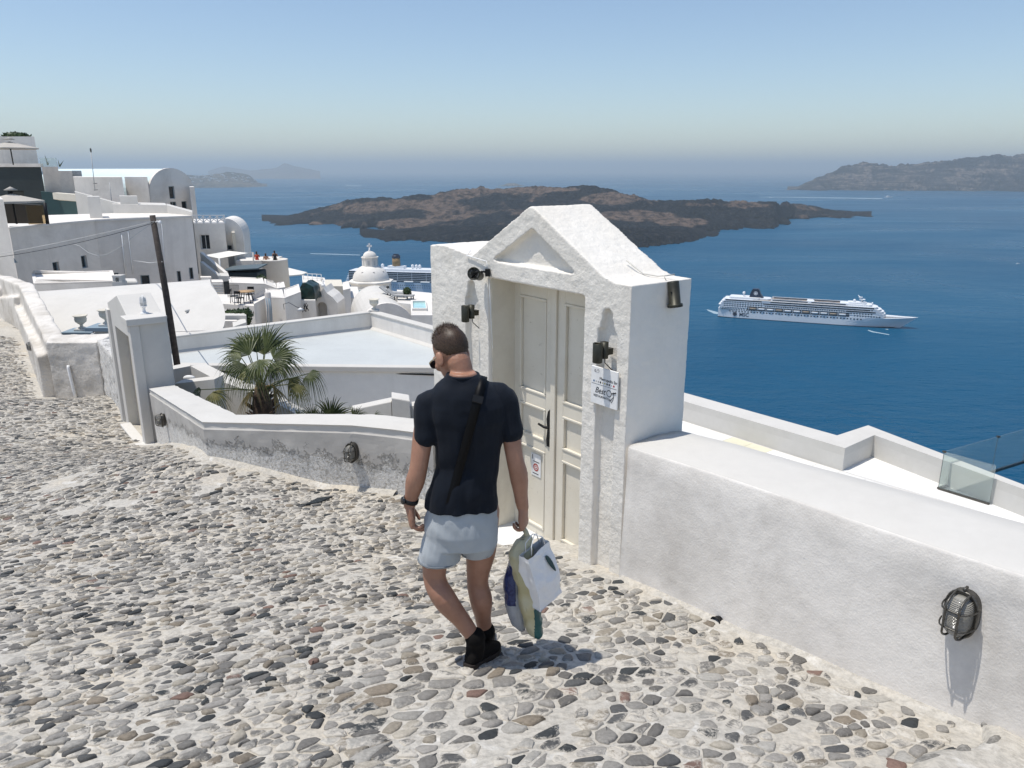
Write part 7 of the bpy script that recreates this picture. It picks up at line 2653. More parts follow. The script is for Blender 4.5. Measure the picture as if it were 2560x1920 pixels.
def low_palm():
    rnd = random.Random(18)
    D = 12.0
    c = at(850, 1065, D)
    foot = Vector((c.x, c.y, -8))
    r = empty('fan_palm', foot, 0, 'low young fan palm whose tips just clear the low wall', 'palm tree')
    k = MB(); k.tube([foot, c], [.12, .1], 10); o = k.build('trunk', M['bark'], r); o.location = -r.location
    def Z(x, y, dd=0.0): return at(*Z4(x, y), D + dd)
    for h, t, n, sp in (((1050, 1010, 0), (1010, 850, 0), (.2, -.95, .1), 30), ((1200, 1000, .1), (1240, 770, .1), (0, -.95, .1), 52), ((1400, 1000, 0), (1450, 870, 0), (-.2, -.95, .1), 40), ((1120, 1010, -.1), (1100, 880, -.1), (.1, -.95, .2), 60), ((1560, 1005, 0), (1640, 930, 0), (-.3, -.9, .2), 26), ((920, 1000, 0), (960, 900, 0), (0, -.9, .2), 40)):
        fan_leaf(r, c + Vector((0, 0, -.2)), Z(*h), Z(*t), n, R(sp), .1, M['palm'], rnd, max(6, int(sp * .36)))
low_palm()
def shrub(name, label, c, size, n, mat, seed, group=None, cat='plant', stem=.3, leaf=.10):
    rnd = random.Random(seed)
    r = empty(name, (c[0], c[1], c[2] - size[2] - stem), 0, label, cat, group)
    mb = MB()
    for i in range(n):
        d = Vector((rnd.gauss(0, 1), rnd.gauss(0, 1), rnd.gauss(0, 1))).normalized()
        f = rnd.random() ** .35
        p = Vector((d.x * size[0], d.y * size[1], d.z * size[2])) * f * (.8 + .35 * noise.noise(d * 2.3 + Vector((seed, 0, 0)))) + Vector((0, 0, size[2] + stem))
        a = Vector((rnd.gauss(0, 1), rnd.gauss(0, 1), rnd.gauss(0, 1))).normalized() * leaf; b = a.cross(d).normalized() * leaf * .5
        mb.add([p - a, p + b, p + a, p - b], [(0, 1, 2, 3)])
    mb.build('foliage', mat, r, fix=False)
    k = MB(); k.tube([(0, 0, 0), (0, 0, stem + size[2])], .05, 6); k.build('stem', M['bark'], r)
    return r
h = at(12, 338, 96); shrub('hedge', 'dark green hedge on the roof of the topmost house', (h.x - 1.2, 100, h.z + .1), (2.0, 1.0, .5), 800, M['bush'], 3, cat='hedge', stem=.2, leaf=.22)
h = at(*Z8(1710, 925), 53.5); shrub('round_bush', 'round grey-green bush on the upper pool terrace', (h.x, h.y, UPT[1][0] + .55), (.36, .36, .34), 400, M['bush'], 5, stem=.2, leaf=.10)
h = at(*Z7(660, 1405), 44); shrub('planter_shrub', 'dark trailing shrub over the small white planter wall', (h.x, h.y, h.z), (1.15, .5, .28), 700, M['bush'], 6, stem=.1, leaf=.12)
h = at(*Z7(830, 1470), 43.6); shrub('planter_shrub', 'shrub hanging down at the right end of the small planter wall', (h.x, h.y, h.z), (.32, .3, .75), 350, M['bush'], 9, stem=.1, leaf=.10)
simple_house('planter_wall', 'small cream planter wall under the table terrace', Z7(365, 1448) + (43,) + Z7(800, 1440) + (43,), 2.0, -16, M['white'], True, 0, 'planter')
r, w, f, z = simple_house('planter_wall', 'small shaded wall with a pale hatch below the planter', Z7(385, 1540) + (42.4,) + Z7(640, 1535) + (42.4,), .4, -16, M['white_shade'], True, 0, 'wall')
simple_house('sloping_slab', 'tilted white slab beside the planter behind the palm', Z7(570, 1640) + (41,) + Z7(800, 1560) + (42,), 1.5, -16, M['white'], False, 0, 'wall')
h = at(*Z7(1060, 830), 60.5); shrub('potted_plant', 'leafy potted plant beside the hot tub', (h.x, h.y, h.z), (.5, .4, .5), 260, M['bush'], 12, stem=.3, leaf=.16)
# agave blades on the tower
def agave(label, base, tips):
    r = root_at('agave', base, label, 'plant', 'spiky agaves on the roofs')
    for t in tips:
        k = MB(); d = Vector(t) - base; s = d.cross(Vector((0, 1, 0))).normalized() * d.length * .09
        k.add([base - s, base + s, Vector(t), base + Vector((0, .1, 0))], [(0, 1, 2), (0, 2, 3), (1, 3, 2)]); part(r, 'blade', k, M['bush'])
b = at(*ZB(830, 640), 86.5); agave('spiky agave behind the glass balustrade', b, [at(*ZB(770, 455), 86.5), at(*ZB(800, 520), 86.8), at(*ZB(850, 560), 86.3)])
b = at(*ZB(1030, 665), 86.0); agave('spiky agave leaning right at the end of the grey tower', b, [at(*ZB(1105, 552), 86), at(*ZB(1000, 540), 86.3), at(*ZB(1060, 600), 85.7)])

# ------------------------------------------------------------------ utility pole and its wires
pt, pf_ = at(381, 538, 22.5), at(446, 912, 22.5)
pole = root_at('utility_pole', pf_, 'leaning dark wooden utility pole in front of the white vault', 'pole')
k = MB(); k.tube([pf_ + Vector((.03, 0, -2)), pf_.lerp(pt, .5), pt], [.10, .092, .08], 12); part(pole, 'shaft', k, M['wood_dark'])
ins = at(400, 556, 22.4)
k = MB(); k.tube([pt.lerp(pf_, .05), at(393, 553, 22.4), ins], .018, 6); k.lathe([(0, -.06), (.04, -.05), (.045, 0), (.03, .05), (0, .06)], ins, 10); part(pole, 'bracket', k, M['white_paint'])
def wire(label, P, rad=.012, mat=None):
    o = MB(); o.tube(P, rad, 5)
    b = Vector(P[0])
    r = root_at('overhead_wire', b, label, 'wire', 'overhead wires at the pole'); part(r, 'cable', o, mat or M['black'])
def sag(a, b, s, n=14): return [a.lerp(b, i / n) + Vector((0, 0, -s * 4 * (i / n) * (1 - i / n))) for i in range(n + 1)]
wire('upper overhead wire running from the pole to the left edge', sag(at(386, 553, 22.4), at(-60, 645, 24), .05), .009, M['grey_wall'])
wire('second overhead wire twisted just below the upper one', sag(at(388, 556, 22.4), at(-60, 650, 24), .12), .008)
wire('slack loop of wire hanging left of the pole', [at(385, 555, 22.4), at(*Z1(1180, 985), 22.6), at(*Z1(1050, 1090), 22.8), at(*Z1(930, 1160), 23), at(*Z1(850, 1175), 23), at(*Z1(760, 1145), 23.2), at(*Z1(690, 1090), 23.3), at(*Z1(640, 1072), 23.4)], .006, M['grey_wall'])
wire('short wire from the pole to the big house corner', [at(*Z1(1400, 1225), 22.4), at(*Z1(1300, 1235), 30), at(*Z1(1150, 1215), 50)], .016, M['grey_wall'])

# ------------------------------------------------------------------ urns and iron gate beyond the end pier
def far_gate():
    p = at(*Z2(710, 640), 22); q = at(*Z2(925, 600), 20.5)
    zt = p.z
    for (x, lab, s) in ((p, 'pale stone urn on the blue pedestal beyond the end pier', .8), (q, 'pale stone urn half hidden behind the portal', .8)):
        r = root_at('gate_pedestal', (x.x, x.y, -7), 'blue topped gate pedestal under the ' + ('left urn beyond the end pier' if x is p else 'urn behind the portal'), 'pedestal', 'blue gate pedestals')
        k = MB(); k.box((x.x - .24, x.y - .24, -7), (x.x + .24, x.y + .24, x.z - .10)); part(r, 'shaft', k, M['white'])
        k = MB(); k.box((x.x - .44, x.y - .35, x.z - .098), (x.x + .44, x.y + .35, x.z)); part(r, 'cap', k, M['blue_frame'])
        make_urn((x.x, x.y, x.z + .001), s, lab)
    a, b = at(*Z2(790, 640), 21.6), at(*Z2(915, 600), 20.8)
    r = root_at('iron_gate', (a.x, a.y, -6.5), 'black wrought iron gate between the two urns', 'gate')
    k = MB(); k.tube([a, b], .04, 6); part(r, 'top_rail', k, M['black'])
    k = MB(); k.tube([a + Vector((0, 0, -.6)), b + Vector((0, 0, -.6))], .03, 6); part(r, 'lower_rail', k, M['black'])
    for i in range(6):
        c = a.lerp(b, (i + .5) / 6) + Vector((0, 0, -.22))
        k = MB(); k.tube([c + Vector((.09 * math.cos(t), 0, .11 * math.sin(t))) for t in [2 * math.pi * j / 10 for j in range(10)]], .022, 5, closed=True); part(r, 'scroll', k, M['white_paint'])
        k = MB(); k.tube([c + Vector((0, .03, .2)), c + Vector((0, .03, -1.2))], .018, 5); part(r, 'bar', k, M['black'])
far_gate()

# ------------------------------------------------------------------ terrace on the right below the wall
def right_terrace():
    ZF = -7.0
    def zo(x, y): return (1700 + x * .38879, 960 + y * .38879)
    zt = ZF + .58
    top_o = [atz(*zo(-1200, -287), zt), atz(*zo(1010, 330), zt), atz(*zo(1210, 265), zt), atz(*zo(2400, 720), zt)]
    top_i = [atz(*zo(-1200, -246), zt), atz(*zo(1062, 412), zt), atz(*zo(1250, 328), zt), atz(*zo(2400, 745), zt)]
    r = root_at('sea_terrace', (top_i[1].x, top_i[1].y, ZF - 4), 'white terrace with thick parapet below the right-hand wall', 'terrace')
    near = [Vector((16.0, 8.0, ZF)), Vector((2.6, 8.0, ZF))]
    k = MB(); k.prism([(p.x, p.y) for p in top_i] + [(near[0].x, near[0].y), (near[1].x, near[1].y)], ZF - 25, ZF - .012); part(r, 'base', k, M['white'])
    # floor slabs, laid as separate pieces
    a = top_i[1].xy; d = (top_i[1].xy - top_i[0].xy).normalized(); n = Vector((-d.y, d.x)); n = n if n.y < 0 else -n
    tint = [plain('terrace_tile', (.72, .71, .67), .7, 0, .05, 3), plain('yellowed_tile', (.66, .63, .48), .7, 0, .08, 3), plain('pale_tile', (.76, .75, .72), .7, 0, .05, 3)]
    rnd = random.Random(4)
    import itertools
    me_cache = {}
    for i in range(-9, 12):
        for j in range(0, 5):
            o = a + d * (i * .62) + n * (j * .62 + .06)
            mid = o + d * .3 + n * .3
            u, v = proj((mid.x, mid.y, ZF))
            if not (1640 < u < 2640): continue
            # keep inside the parapet line (with its jog)
            s = (mid - a).dot(d)
            if s > 0:
                pass
            k = MB(); k.prism([tuple(o + d * .005 + n * .005), tuple(o + d * .615 + n * .005), tuple(o + d * .615 + n * .615), tuple(o + d * .005 + n * .615)], ZF - .012, ZF)
            part(r, 'floor_tile', k, tint[rnd.choice([0, 0, 2, 2, 1])])
    e = top_i[1]; f = top_i[2]
    # floor beyond the jog
    k = MB(); k.prism([tuple(e.xy), tuple(f.xy), tuple(top_i[3].xy), tuple(near[0].xy)], ZF - .011, ZF - .004); part(r, 'floor', k, tint[2])
    for i in range(3):
        k = MB(); q = [top_i[i], top_i[i + 1], top_o[i + 1], top_o[i]]
        k.prism([(p.x, p.y) for p in q], ZF - .02, zt - .20); part(r, 'parapet', k, M['cream'] if False else M['white'])
        k = MB()
        dd = (top_i[i + 1].xy - top_i[i].xy).normalized(); nn = Vector((dd.y, -dd.x)); nn = nn if nn.y < 0 else -nn
        q2 = [top_i[i].xy, top_i[i + 1].xy, top_o[i + 1].xy, top_o[i].xy]
        k.prism([tuple(p) for p in q2], zt - .20, zt); part(r, 'coping', k, M['wall_top'])
    # glass balustrade
    g = root_at('glass_railing', atz(*zo(1665, 668), ZF), 'frameless green-tinted glass railing on the right edge of the terrace', 'glass railing')
    p0 = atz(*zo(1662, 668), ZF + .03); p1 = atz(*zo(1988, 768), ZF + .03)
    h = at(*zo(1698, 435), p0.y).z - p0.z
    q0 = p0; q1 = atz(*zo(2200, 500), ZF + .03); q2 = atz(*zo(2700, 330), ZF + .03)
    def pane(a, b, nm='pane'):
        k = MB(); dd = (b.xy - a.xy).normalized(); nn = Vector((-dd.y, dd.x)) * .012
        k.prism([tuple(a.xy), tuple(b.xy), tuple(b.xy + nn), tuple(a.xy + nn)], a.z, a.z + h); part(g, nm, k, M['glass'])
        k = MB(); k.prism([tuple(a.xy - nn * 2), tuple(b.xy - nn * 2), tuple(b.xy + nn * 3), tuple(a.xy + nn * 3)], a.z - .05, a.z + .01); part(g, 'base_channel', k, M['cage'])
    s1 = q0.lerp(q1, .62)
    pane(q0, s1 - (s1 - q0).normalized() * .02); pane(s1, q1); pane(q1 + (q2 - q1).normalized() * .02, q2); pane(p0, p1)
    for c in (q0, s1, q1):
        k = MB(); k.box((c.x - .03, c.y - .03, c.z + h - .02), (c.x + .03, c.y + .03, c.z + h + .02)); part(g, 'clip', k, M['cage'])
right_terrace()

# ------------------------------------------------------------------ odd stones of the lane: a dark slate slab and the raised step corner
def lane_oddments():
    a, b = ground_at(768, 1266), ground_at(826, 1244)
    d = (b - a); d.normalize(); s = Vector((-d.y, d.x, 0)).normalized()
    k = MB(); k.extrude([a + s * .02 + Vector((0, 0, -.02)), a.lerp(b, .3) - s * .05 + Vector((0, 0, -.02)), b - s * .03 + Vector((0, 0, -.02)), b.lerp(a, .35) + s * .06 + Vector((0, 0, -.02))], (0, 0, .045))
    bevel(k.build('slate_slab', plain('dark_slate', (.022, .028, .032), .6, 0, .3, 30), path), .006, 2)
    A, B = ground_at(2340, 1915), ground_at(2545, 1797)
    d2 = (B.xy - A.xy).normalized(); n2 = Vector((d2.y, -d2.x))
    rows = []
    A = Vector((A.x - d2.x * .6, A.y - d2.y * .6, A.z)); N = 30
    for i in range(N + 1):
        p = A.xy.lerp(B.xy + d2 * .25, i / N) + n2 * .05 * math.sin(i * .5)
        z = G(p.x, p.y)
        j = noise.noise(Vector((p.x * 7, p.y * 7, 1)))
        q = [(-.05 + .015 * j, -.12), (-.005 + .02 * j, .040), (.06 + .02 * j, .075 + .012 * j), (.18, .07 + .01 * j), (.6, .06), (1.2, .02)]
        rows.append([Vector((p.x + n2.x * o, p.y + n2.y * o, z + h)) for o, h in q])
    m_ = 6
    k = MB(); k.add([p for r in rows for p in r], [(i * m_ + t, (i + 1) * m_ + t, (i + 1) * m_ + t + 1, i * m_ + t + 1) for i in range(N) for t in range(m_ - 1)], 0, True)
    k.build('raised_step', M['mortar'], path)
    rnd = random.Random(2)
    for i in range(5):
        c = rows[9 + i * 4][1]
        st = MB(); st.ell(Vector((0, 0, 0)), (rnd.uniform(.05, .08), rnd.uniform(.022, .03), .016), 9, 5, mtx=Matrix.Rotation(math.atan2(d2.y, d2.x) + rnd.uniform(-.3, .3), 4, 'Z'))
        o = st.build('edge_stone', plain('edge_stone', (.22, .21, .19), .85, 0, .5, 40, .6, 40), path); o.location = c + Vector((n2.x * .035, n2.y * .035, .012))
lane_oddments()
# ================================================================== ships and boats
M['ship_white'] = plain('ship_white_paint', (.74, .76, .78), .45, 0, .03, .02)
M['ship_dark'] = plain('ship_dark_glass', (.018, .03, .045), .25)
M['ship_navy'] = plain('ship_navy_paint', (.008, .018, .045), .4)
M['ship_deck'] = plain('ship_teak_deck', (.34, .27, .20), .8, 0, .2, .2)
M['ship_orange'] = plain('lifeboat_orange', (.55, .16, .05), .6)
M['ship_blue'] = plain('ship_pale_blue_hull', (.50, .58, .66), .45)
M['ship_yellow'] = plain('funnel_yellow', (.28, .17, .06), .5)
M['boat_white'] = plain('boat_white', (.78, .78, .77), .5)
M['foam'] = plain('sea_foam', (.30, .40, .46), .9)
def ship_hull(mb, L, B, zd, over, bow_z, n=26, mi=0):
    """local x: 0 stern .. L bow at the waterline"""
    secs = []
    for i in range(n + 1):
        t = i / n
        xw, xd = L * t, (L + over) * t
        ww = B / 2 * (min(1, .80 + t * 2.0) if t < .1 else (1 if t < .68 else max(.0, 1 - ((t - .68) / .32) ** 1.8)))
        wd = B / 2 * (min(1, .86 + t * 1.4) if t < .1 else (1 if t < .78 else max(.015, 1 - ((t - .78) / .22) ** 2.2)))
        zt = zd + (bow_z - zd) * max(0, (t - .78) / .22) ** 1.5
        secs.append([(xw, -max(ww, .2), -1.5), (xw + (xd - xw) * .35, -max(ww * .6 + wd * .4, .25), zt * .4), (xd, -max(wd, .3), zt), (xd, max(wd, .3), zt), (xw + (xd - xw) * .35, max(ww * .6 + wd * .4, .25), zt * .4), (xw, max(ww, .2), -1.5)])
    mb.loft(secs, mi, False)
def tier(mb, x0, x1, B, z0, z1, nose=8.0, stern=2.0, mi=0):
    """deck house with rounded front"""
    h = B / 2
    pts = [(x0, -h + stern), (x0 + stern, -h)]
    for k in range(7):
        th = -math.pi / 2 + math.pi * k / 6
        pts.append((x1 - nose + nose * math.cos(th), h * math.sin(th)))
    pts += [(x0 + stern, h), (x0, h - stern)]
    mb.prism(pts, z0, z1, mi)
def wrow(mb, x0, x1, st, w, h, z, y):
    x = x0
    while x < x1:
        mb.box((x, y - .12, z), (x + w, y, z + h)); x += st
def ship_text(root, s, x, z, y, size, m, name='lettering'):
    cu = bpy.data.curves.new(name, 'FONT'); cu.body = s; cu.size = size; cu.extrude = .05; cu.offset = .12; cu.align_y = 'CENTER'
    t = bpy.data.objects.new(name, cu); link(t); bpy.context.view_layer.update()
    me = bpy.data.meshes.new_from_object(t.evaluated_get(bpy.context.evaluated_depsgraph_get()))
    bpy.data.objects.remove(t)
    me.materials.clear(); me.materials.append(m)
    o = link(bpy.data.objects.new(name, me), root)
    o.location = (x, y, z); o.rotation_euler = (math.pi / 2, 0, 0)
    return o
def star(mb, x, z, y, r, n=8, mi=0):
    pts = []
    for k in range(2 * n):
        rr = r if k % 2 == 0 else r * .45
        th = math.pi * k / n + math.pi / 2
        pts.append((x + rr * math.cos(th), y, z + rr * math.sin(th)))
    mb.extrude(pts, (0, -.1, 0))
def ring3(mb, x, z, y, r0, r1, seg=24):
    vs, fs = [], []
    for k in range(seg):
        th = 2 * math.pi * k / seg
        for r in (r0, r1): vs.append((x + r * math.cos(th), y, z + r * math.sin(th)))
    for k in range(seg):
        k2 = (k + 1) % seg
        fs.append((2 * k, 2 * k + 1, 2 * k2 + 1, 2 * k2))
    mb.add(vs, fs)
def cruise_ship():
    S, Bw = atz(1797, 788, SEA_Z), atz(2246, 819, SEA_Z)
    d = Bw.xy - S.xy; L = d.length
    r = empty('cruise_ship', (S.x, S.y, SEA_Z), math.atan2(d.y, d.x), 'white cruise ship with dark funnel lying across the bay at right', 'ship')
    B = 29.0; h = B / 2
    zd = 13.2
    k = MB(); ship_hull(k, L, B, zd, 22, 15.5); k.build('hull', M['ship_white'], r)
    k = MB(); ship_hull(k, L * 1.0, B + .3, .9, .8, .9); k.build('waterline_band', M['ship_navy'], r)
    SE = L * .865
    k = MB()
    tiers = [(2, SE + 14, 13.2, 16.0), (1, SE + 13, 16.0, 18.8), (3, SE + 11, 18.8, 21.6), (5, SE + 7.5, 21.6, 24.4), (8, SE + 3, 24.4, 27.2)]
    for x0, x1, z0, z1 in tiers: tier(k, x0, x1, B - .4 if z0 < 20 else B - 1.2, z0, z1 - .25); tier(k, x0 - 1.2, x1 + 1.2, B + .2, z1 - .25, z1)
    k.build('superstructure', M['ship_white'], r)
    # lifeboat recess and boats
    k = MB(); k.box((L * .17, -h - .06, 12.6), (L * .735, -h + 1, 18.0)); k.build('boat_recess_shade', M['ship_dark'], r)  # nearly flush dark slab: the shade of the recess is put into its colour
    nb = 11
    for i in range(nb):
        x = L * .185 + i * (L * .545 / nb)
        q = MB(); wl = L * .545 / nb * .74
        q.loft([[(x + wl * t, -h - .10 - 1.2 * w + 1.2 * w * .2, 14.2 + .5 * (1 - w)), (x + wl * t, -h - .10 - 1.3 * w, 15.4), (x + wl * t, -h - .1 - .8 * w, 16.5), (x + wl * t, -h - .08, 16.5), (x + wl * t, -h - .08, 14.2)] for t, w in ((0, .2), (.12, .8), (.5, 1), (.88, .8), (1, .2))], 0, False)
        q.build('lifeboat', M['ship_white'] if i % 3 else M['ship_deck'], r)
        q = MB(); q.box((x - 1.6, -h - .5, 13.4), (x - 1.0, -h, 17.6)); q.build('davit', M['ship_white'], r)
    # windows: rows too small to pick apart singly
    k = MB()
    wrow(k, 16, L * .80, 4.2, 1.9, 1.6, 9.4, -h + .02); wrow(k, 5, 60, 3.4, 1.6, 1.4, 12.0, -h + .02)
    wrow(k, L * .76, L * .90, 3.4, 1.6, 1.4, 14.0, -h + .1); wrow(k, 6, L * .16, 3.6, 1.6, 1.4, 14.2, -h + .1)
    for z, y in ((17.0, -h + .1), (19.4, -h + .1), (22.2, -h + .5)): wrow(k, 8, L * .26, 3.6, 1.7, 1.3, z, y); wrow(k, L * .74, L * .85, 3.6, 1.7, 1.3, z, y)
    wrow(k, L * .27, L * .74, 3.0, 1.9, 1.4, 19.3, -h + .1)
    o = k.build('portholes', M['ship_dark'], r); o['kind'] = 'stuff'
    for x0, x1, z, y in ((10, L * .25, 24.9, -h + .62), (L * .26, L * .84, 22.0, -h + .55), (L * .30, L * .86, 25.0, -h + .62), (L * .72, L * .87, 19.6, -h - .02)):
        k = MB(); k.box((x0, y - .2, z), (x1, y, z + 1.5)); k.build('window_band', M['ship_dark'], r)
    k = MB(); k.prism([(L * .20, -h + 2), (L * .72, -h + 2), (L * .72, h - 2), (L * .20, h - 2)], 27.2, 27.5); k.build('sun_deck', M['ship_deck'], r)
    for x0, x1, w, z0, z1 in ((14, 58, .8, 27.2, 30.0), (L * .22, L * .30, .7, 27.5, 29.6), (L * .50, L * .54, .9, 27.5, 29.4), (L * .68, L * .85, .8, 27.2, 29.6), (L * .72, L * .82, .6, 29.6, 31.6)):
        k = MB(); tier(k, x0, x1, B * w, z0, z1, 4); k.build('deck_house', M['ship_white'], r)
    for x0, x1 in ((L * .33, L * .47), (L * .56, L * .66)):
        k = MB(); k.box((x0, -h * .45, 27.5), (x1, h * .45, 27.75)); k.build('pool_deck', M['ship_navy'], r)
    for sy in (-1, 1):
        k = MB(); k.box((L * .30, sy * (h - 2.6) - .5, 27.5), (L * .72, sy * (h - 2.6) + .5, 30.2)); k.build('deck_gallery', M['ship_white'], r)
        k = MB(); k.box((L * .31, sy * (h - 2.6) - .62, 28.1), (L * .71, sy * (h - 2.6) + .62, 29.5)); k.build('gallery_glass', M['ship_dark'], r)
    # funnel
    k = MB(); k.loft([[(x0, -5, z), (x1, -5, z), (x1 + .5, 0, z), (x1, 5, z), (x0, 5, z)] for x0, x1, z in ((41, 60, 29.8), (42, 56, 35), (44, 54, 40), (45, 52.5, 42))], 0, False); k.build('funnel', M['ship_navy'], r)
    k = MB(); ring3(k, 49.5, 36, -5.15, 2.1, 2.7); star(k, 49.5, 36, -5.05, 2.2); k.build('funnel_emblem', M['ship_white'], r)
    k = MB(); k.ell((33, 0, 35), (2.1, 2.1, 2.1), 12, 8); k.tube([(33, 0, 29.8), (33, 0, 34)], .8, 8); k.build('radar_dome', M['ship_white'], r)
    k = MB(); k.ell((L * .755, 0, 33.4), (1.9, 1.9, 1.9), 12, 8); k.tube([(L * .755, 0, 31), (L * .755, 0, 32)], .8, 8); k.build('radar_dome', M['ship_white'], r)
    k = MB(); k.ell((L * .85, 0, 31), (1.2, 1.2, 1.2), 12, 8); k.tube([(L * .85, 0, 28), (L * .85, 0, 30.4)], .6, 8); k.build('radar_dome', M['ship_white'], r)
    k = MB(); k.tube([(L * .80, 0, 31), (L * .79, 0, 36), (L * .77, 0, 41)], [1.2, .8, .3], 8); k.box((L * .78, -4, 35), (L * .81, 4, 35.6)); k.box((L * .775, -2.5, 38), (L * .795, 2.5, 38.5)); k.build('mast', M['ship_white'], r)
    k = MB(); ring3(k, 24, 6.2, -h * .965 - .9, 2.2, 2.9); star(k, 24, 6.2, -h * .965 - .8, 3.4); k.build('hull_emblem', M['ship_navy'], r)
    ship_text(r, 'MSC', 30, 5.6, -h - .12, 7.0, M['ship_navy'])
    # railing on the bow
    k = MB(); k.prism([(L * .91, -8), (L * 1.03, -3), (L * 1.06, 0), (L * 1.03, 3), (L * .91, 8)], 15.0, 15.3); k.build('bow_deck', M['ship_white'], r)
    return r, L
SHIP, SL = cruise_ship()
def second_ship():
    W = 1290.0
    c = atz(986, 726, SEA_Z)
    r = empty('cruise_ship', (0, 0, SEA_Z), 0, 'large cruise ship half hidden behind the domed church', 'ship')
    L, B = 270.0, 36.0; h = B / 2
    a = atz(874, 722, SEA_Z)
    r.location = (a.x, a.y, SEA_Z)
    b = atz(1150, 731, SEA_Z)
    ang = math.atan2(b.y - a.y, b.x - a.x)
    r.rotation_euler = (0, 0, ang)
    k = MB(); ship_hull(k, L, B, 17, 14, 18); k.build('hull', M['ship_blue'], r)
    k = MB()
    for i, (z0, z1) in enumerate(((17, 20.2), (20.2, 23.2), (23.2, 26.2), (26.2, 29.2), (29.2, 32.2), (32.2, 35.2))):
        tier(k, 3 + i * 1.2, L * .93 - i * 3, B - .6, z0, z1 - .6); tier(k, 2 + i * 1.2, L * .93 - i * 3 + 1, B + .4, z1 - .6, z1)
    k.build('superstructure', M['ship_white'], r)
    for i in range(6):
        z0 = (17.9, 20.5, 23.5, 26.5, 29.5, 32.5)[i]
        k = MB(); k.box((8, -h - .12, z0 - .3), (L * .90, -h + .4, z0 + 2.05)); k.build('balcony_band', M['ship_dark'], r)
    for x in range(20, 240, 26):
        k = MB(); k.box((x, -h - .28, 20), (x + .5, -h - .02, 34)); k.build('balcony_divider', M['ship_white'], r)
    k = MB(); wrow(k, 10, L * .85, 4.0, 1.6, 1.3, 11.5, -h + .02); wrow(k, 10, L * .85, 4.4, 1.4, 1.2, 8.0, -h + .02); o = k.build('portholes', M['ship_dark'], r); o['kind'] = 'stuff'
    for i in range(7):
        x = 20 + i * 30
        q = MB(); q.box((x, -h - 2.4, 17.2), (x + 17, -h - .2, 19.4)); bevel(q.build('lifeboat', M['boat_white'], r), .7, 2)
    k = MB(); tier(k, 30, 230, B * .8, 35.2, 39, 4); k.build('deck_house', M['ship_white'], r)
    def fx(u): 
        p = atz(u, 727, SEA_Z); return (p.x - a.x) * math.cos(ang) + (p.y - a.y) * math.sin(ang)
    x = fx(991)
    k = MB(); k.box((x - 14, -7, 39), (x + 16, 7, 43.5)); k.build('deck_house', M['ship_white'], r)
    k = MB(); k.lathe([(7.2, 43), (7.0, 57), (0, 57)], (x, 0, 0), 18); k.build('funnel', M['ship_yellow'], r)
    k = MB(); k.lathe([(7.3, 57), (7.3, 61.5), (0, 61.5)], (x, 0, 0), 18)
    for i in range(5): k.lathe([(1, 61), (1, 64), (0, 64)], (x - 4 + 2 * i, 0, 0), 8)
    k.build('funnel_cap', M['ship_navy'], r)
    for u in (954, 1044, 1053, 1034):
        xx = fx(u); k = MB(); k.ell((xx, 0, 43.5), (2.8, 2.8, 3.0), 12, 8); k.tube([(xx, 0, 38.5), (xx, 0, 42)], 1.2, 8); k.build('radar_dome', M['ship_white'], r)
second_ship()

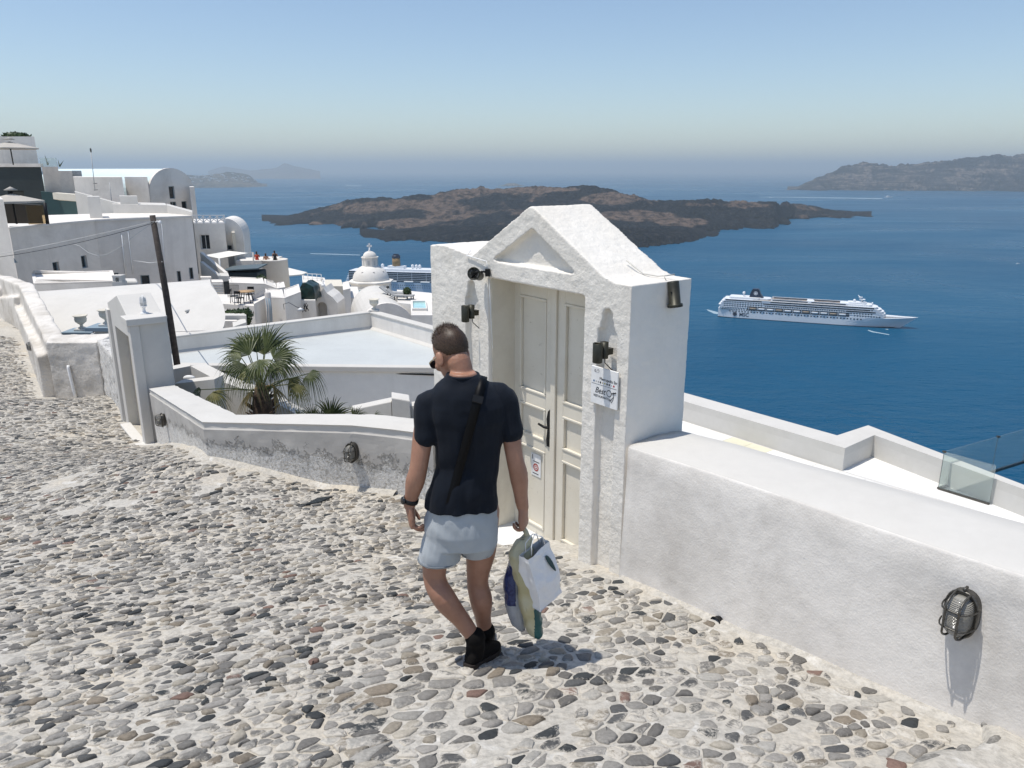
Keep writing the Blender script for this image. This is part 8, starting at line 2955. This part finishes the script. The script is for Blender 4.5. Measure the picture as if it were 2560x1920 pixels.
def foam_patch(name, label, pts, z=.06):
    Q = [atz(u, v, SEA_Z + z) for u, v in pts]
    n = len(Q)
    k = MB(); k.add(Q, [tuple(range(n))]); o = k.build(name, M['foam'])
    return tag(o, label, kind='stuff')
def small_boat(label, u, v, Lm, heading, cabin=True, wake=None, group='small boats on the bay'):
    p = atz(u, v, SEA_Z)
    r = empty('motor_boat', (p.x, p.y, SEA_Z), heading, label, 'boat', group)
    B = Lm * .26
    k = MB()
    k.loft([[(Lm * (t - .5), -B / 2 * w, -.2), (Lm * (t - .5) * 1.02, -B / 2 * min(1, w * 1.15), Lm * .09 + Lm * .03 * t), (Lm * (t - .5) * 1.02, B / 2 * min(1, w * 1.15), Lm * .09 + Lm * .03 * t), (Lm * (t - .5), B / 2 * w, -.2)] for t, w in ((0, .8), (.3, 1), (.65, .9), (.88, .5), (1, .05))], 0, False)
    k.build('hull', M['boat_white'], r)
    if cabin:
        k = MB(); k.loft([[(x0, -B * .36, z), (x1, -B * .36, z), (x1, B * .36, z), (x0, B * .36, z)] for x0, x1, z in ((-Lm * .30, Lm * .22, Lm * .10), (-Lm * .28, Lm * .12, Lm * .17), (-Lm * .20, Lm * .04, Lm * .23))], 0, False); k.build('cabin', M['boat_white'], r)
        k = MB(); k.box((-Lm * .26, -B * .37, Lm * .125), (Lm * .15, B * .37, Lm * .15)); k.build('cabin_windows', M['ship_dark'], r)
    return r
small_boat('fast white motor yacht trailing a long wake before the cliff island', 2222, 494, 58, R(-4))
foam_patch('wake', 'long straight white wake behind the fast yacht', [(1900, 492.6), (2100, 494.2), (2206, 495.6), (2206, 497.0), (2100, 495.6), (1900, 493.2)])
small_boat('tiny white boat far left of the fast yacht', 1927, 495, 26, R(20), False)
small_boat('white tender boat alongside the cruise ship', 2094, 808, 22, R(-20))
small_boat('white tender moored under the second cruise ship', 1066, 727, 30, R(-4))
small_boat('small white boat near the right edge of the sea', 2545, 660, 9, R(5))
small_boat('tiny boat with a short wake on the left horizon', 866, 462.5, 40, R(0), False)
foam_patch('wake', 'short white wake of the tiny boat on the left horizon', [(866, 463.0), (905, 464.2), (905, 465.0), (866, 464.2)])
foam_patch('wake', 'pale streak of an old wake left of the domed church', [(776, 633.5), (830, 634.5), (900, 637), (900, 638.2), (830, 636), (776, 634.6)])
foam_patch('ship_foam', 'white foam at the stern of the right-hand cruise ship', [(1766, 773), (1790, 779), (1812, 784), (1806, 786.5), (1785, 784), (1770, 777)])
foam_patch('ship_foam', 'foam arc on the water in front of the ship bow', [(2169, 826), (2180, 830.5), (2200, 833.5), (2222, 837.5), (2224, 836), (2200, 831.5), (2184, 828.5), (2171, 824.5)])
foam_patch('ship_foam', 'small foam fleck below the ship bow', [(2214, 822), (2221, 823), (2221, 824.4), (2214, 823.6)])
# small rocks and surf at the island tip
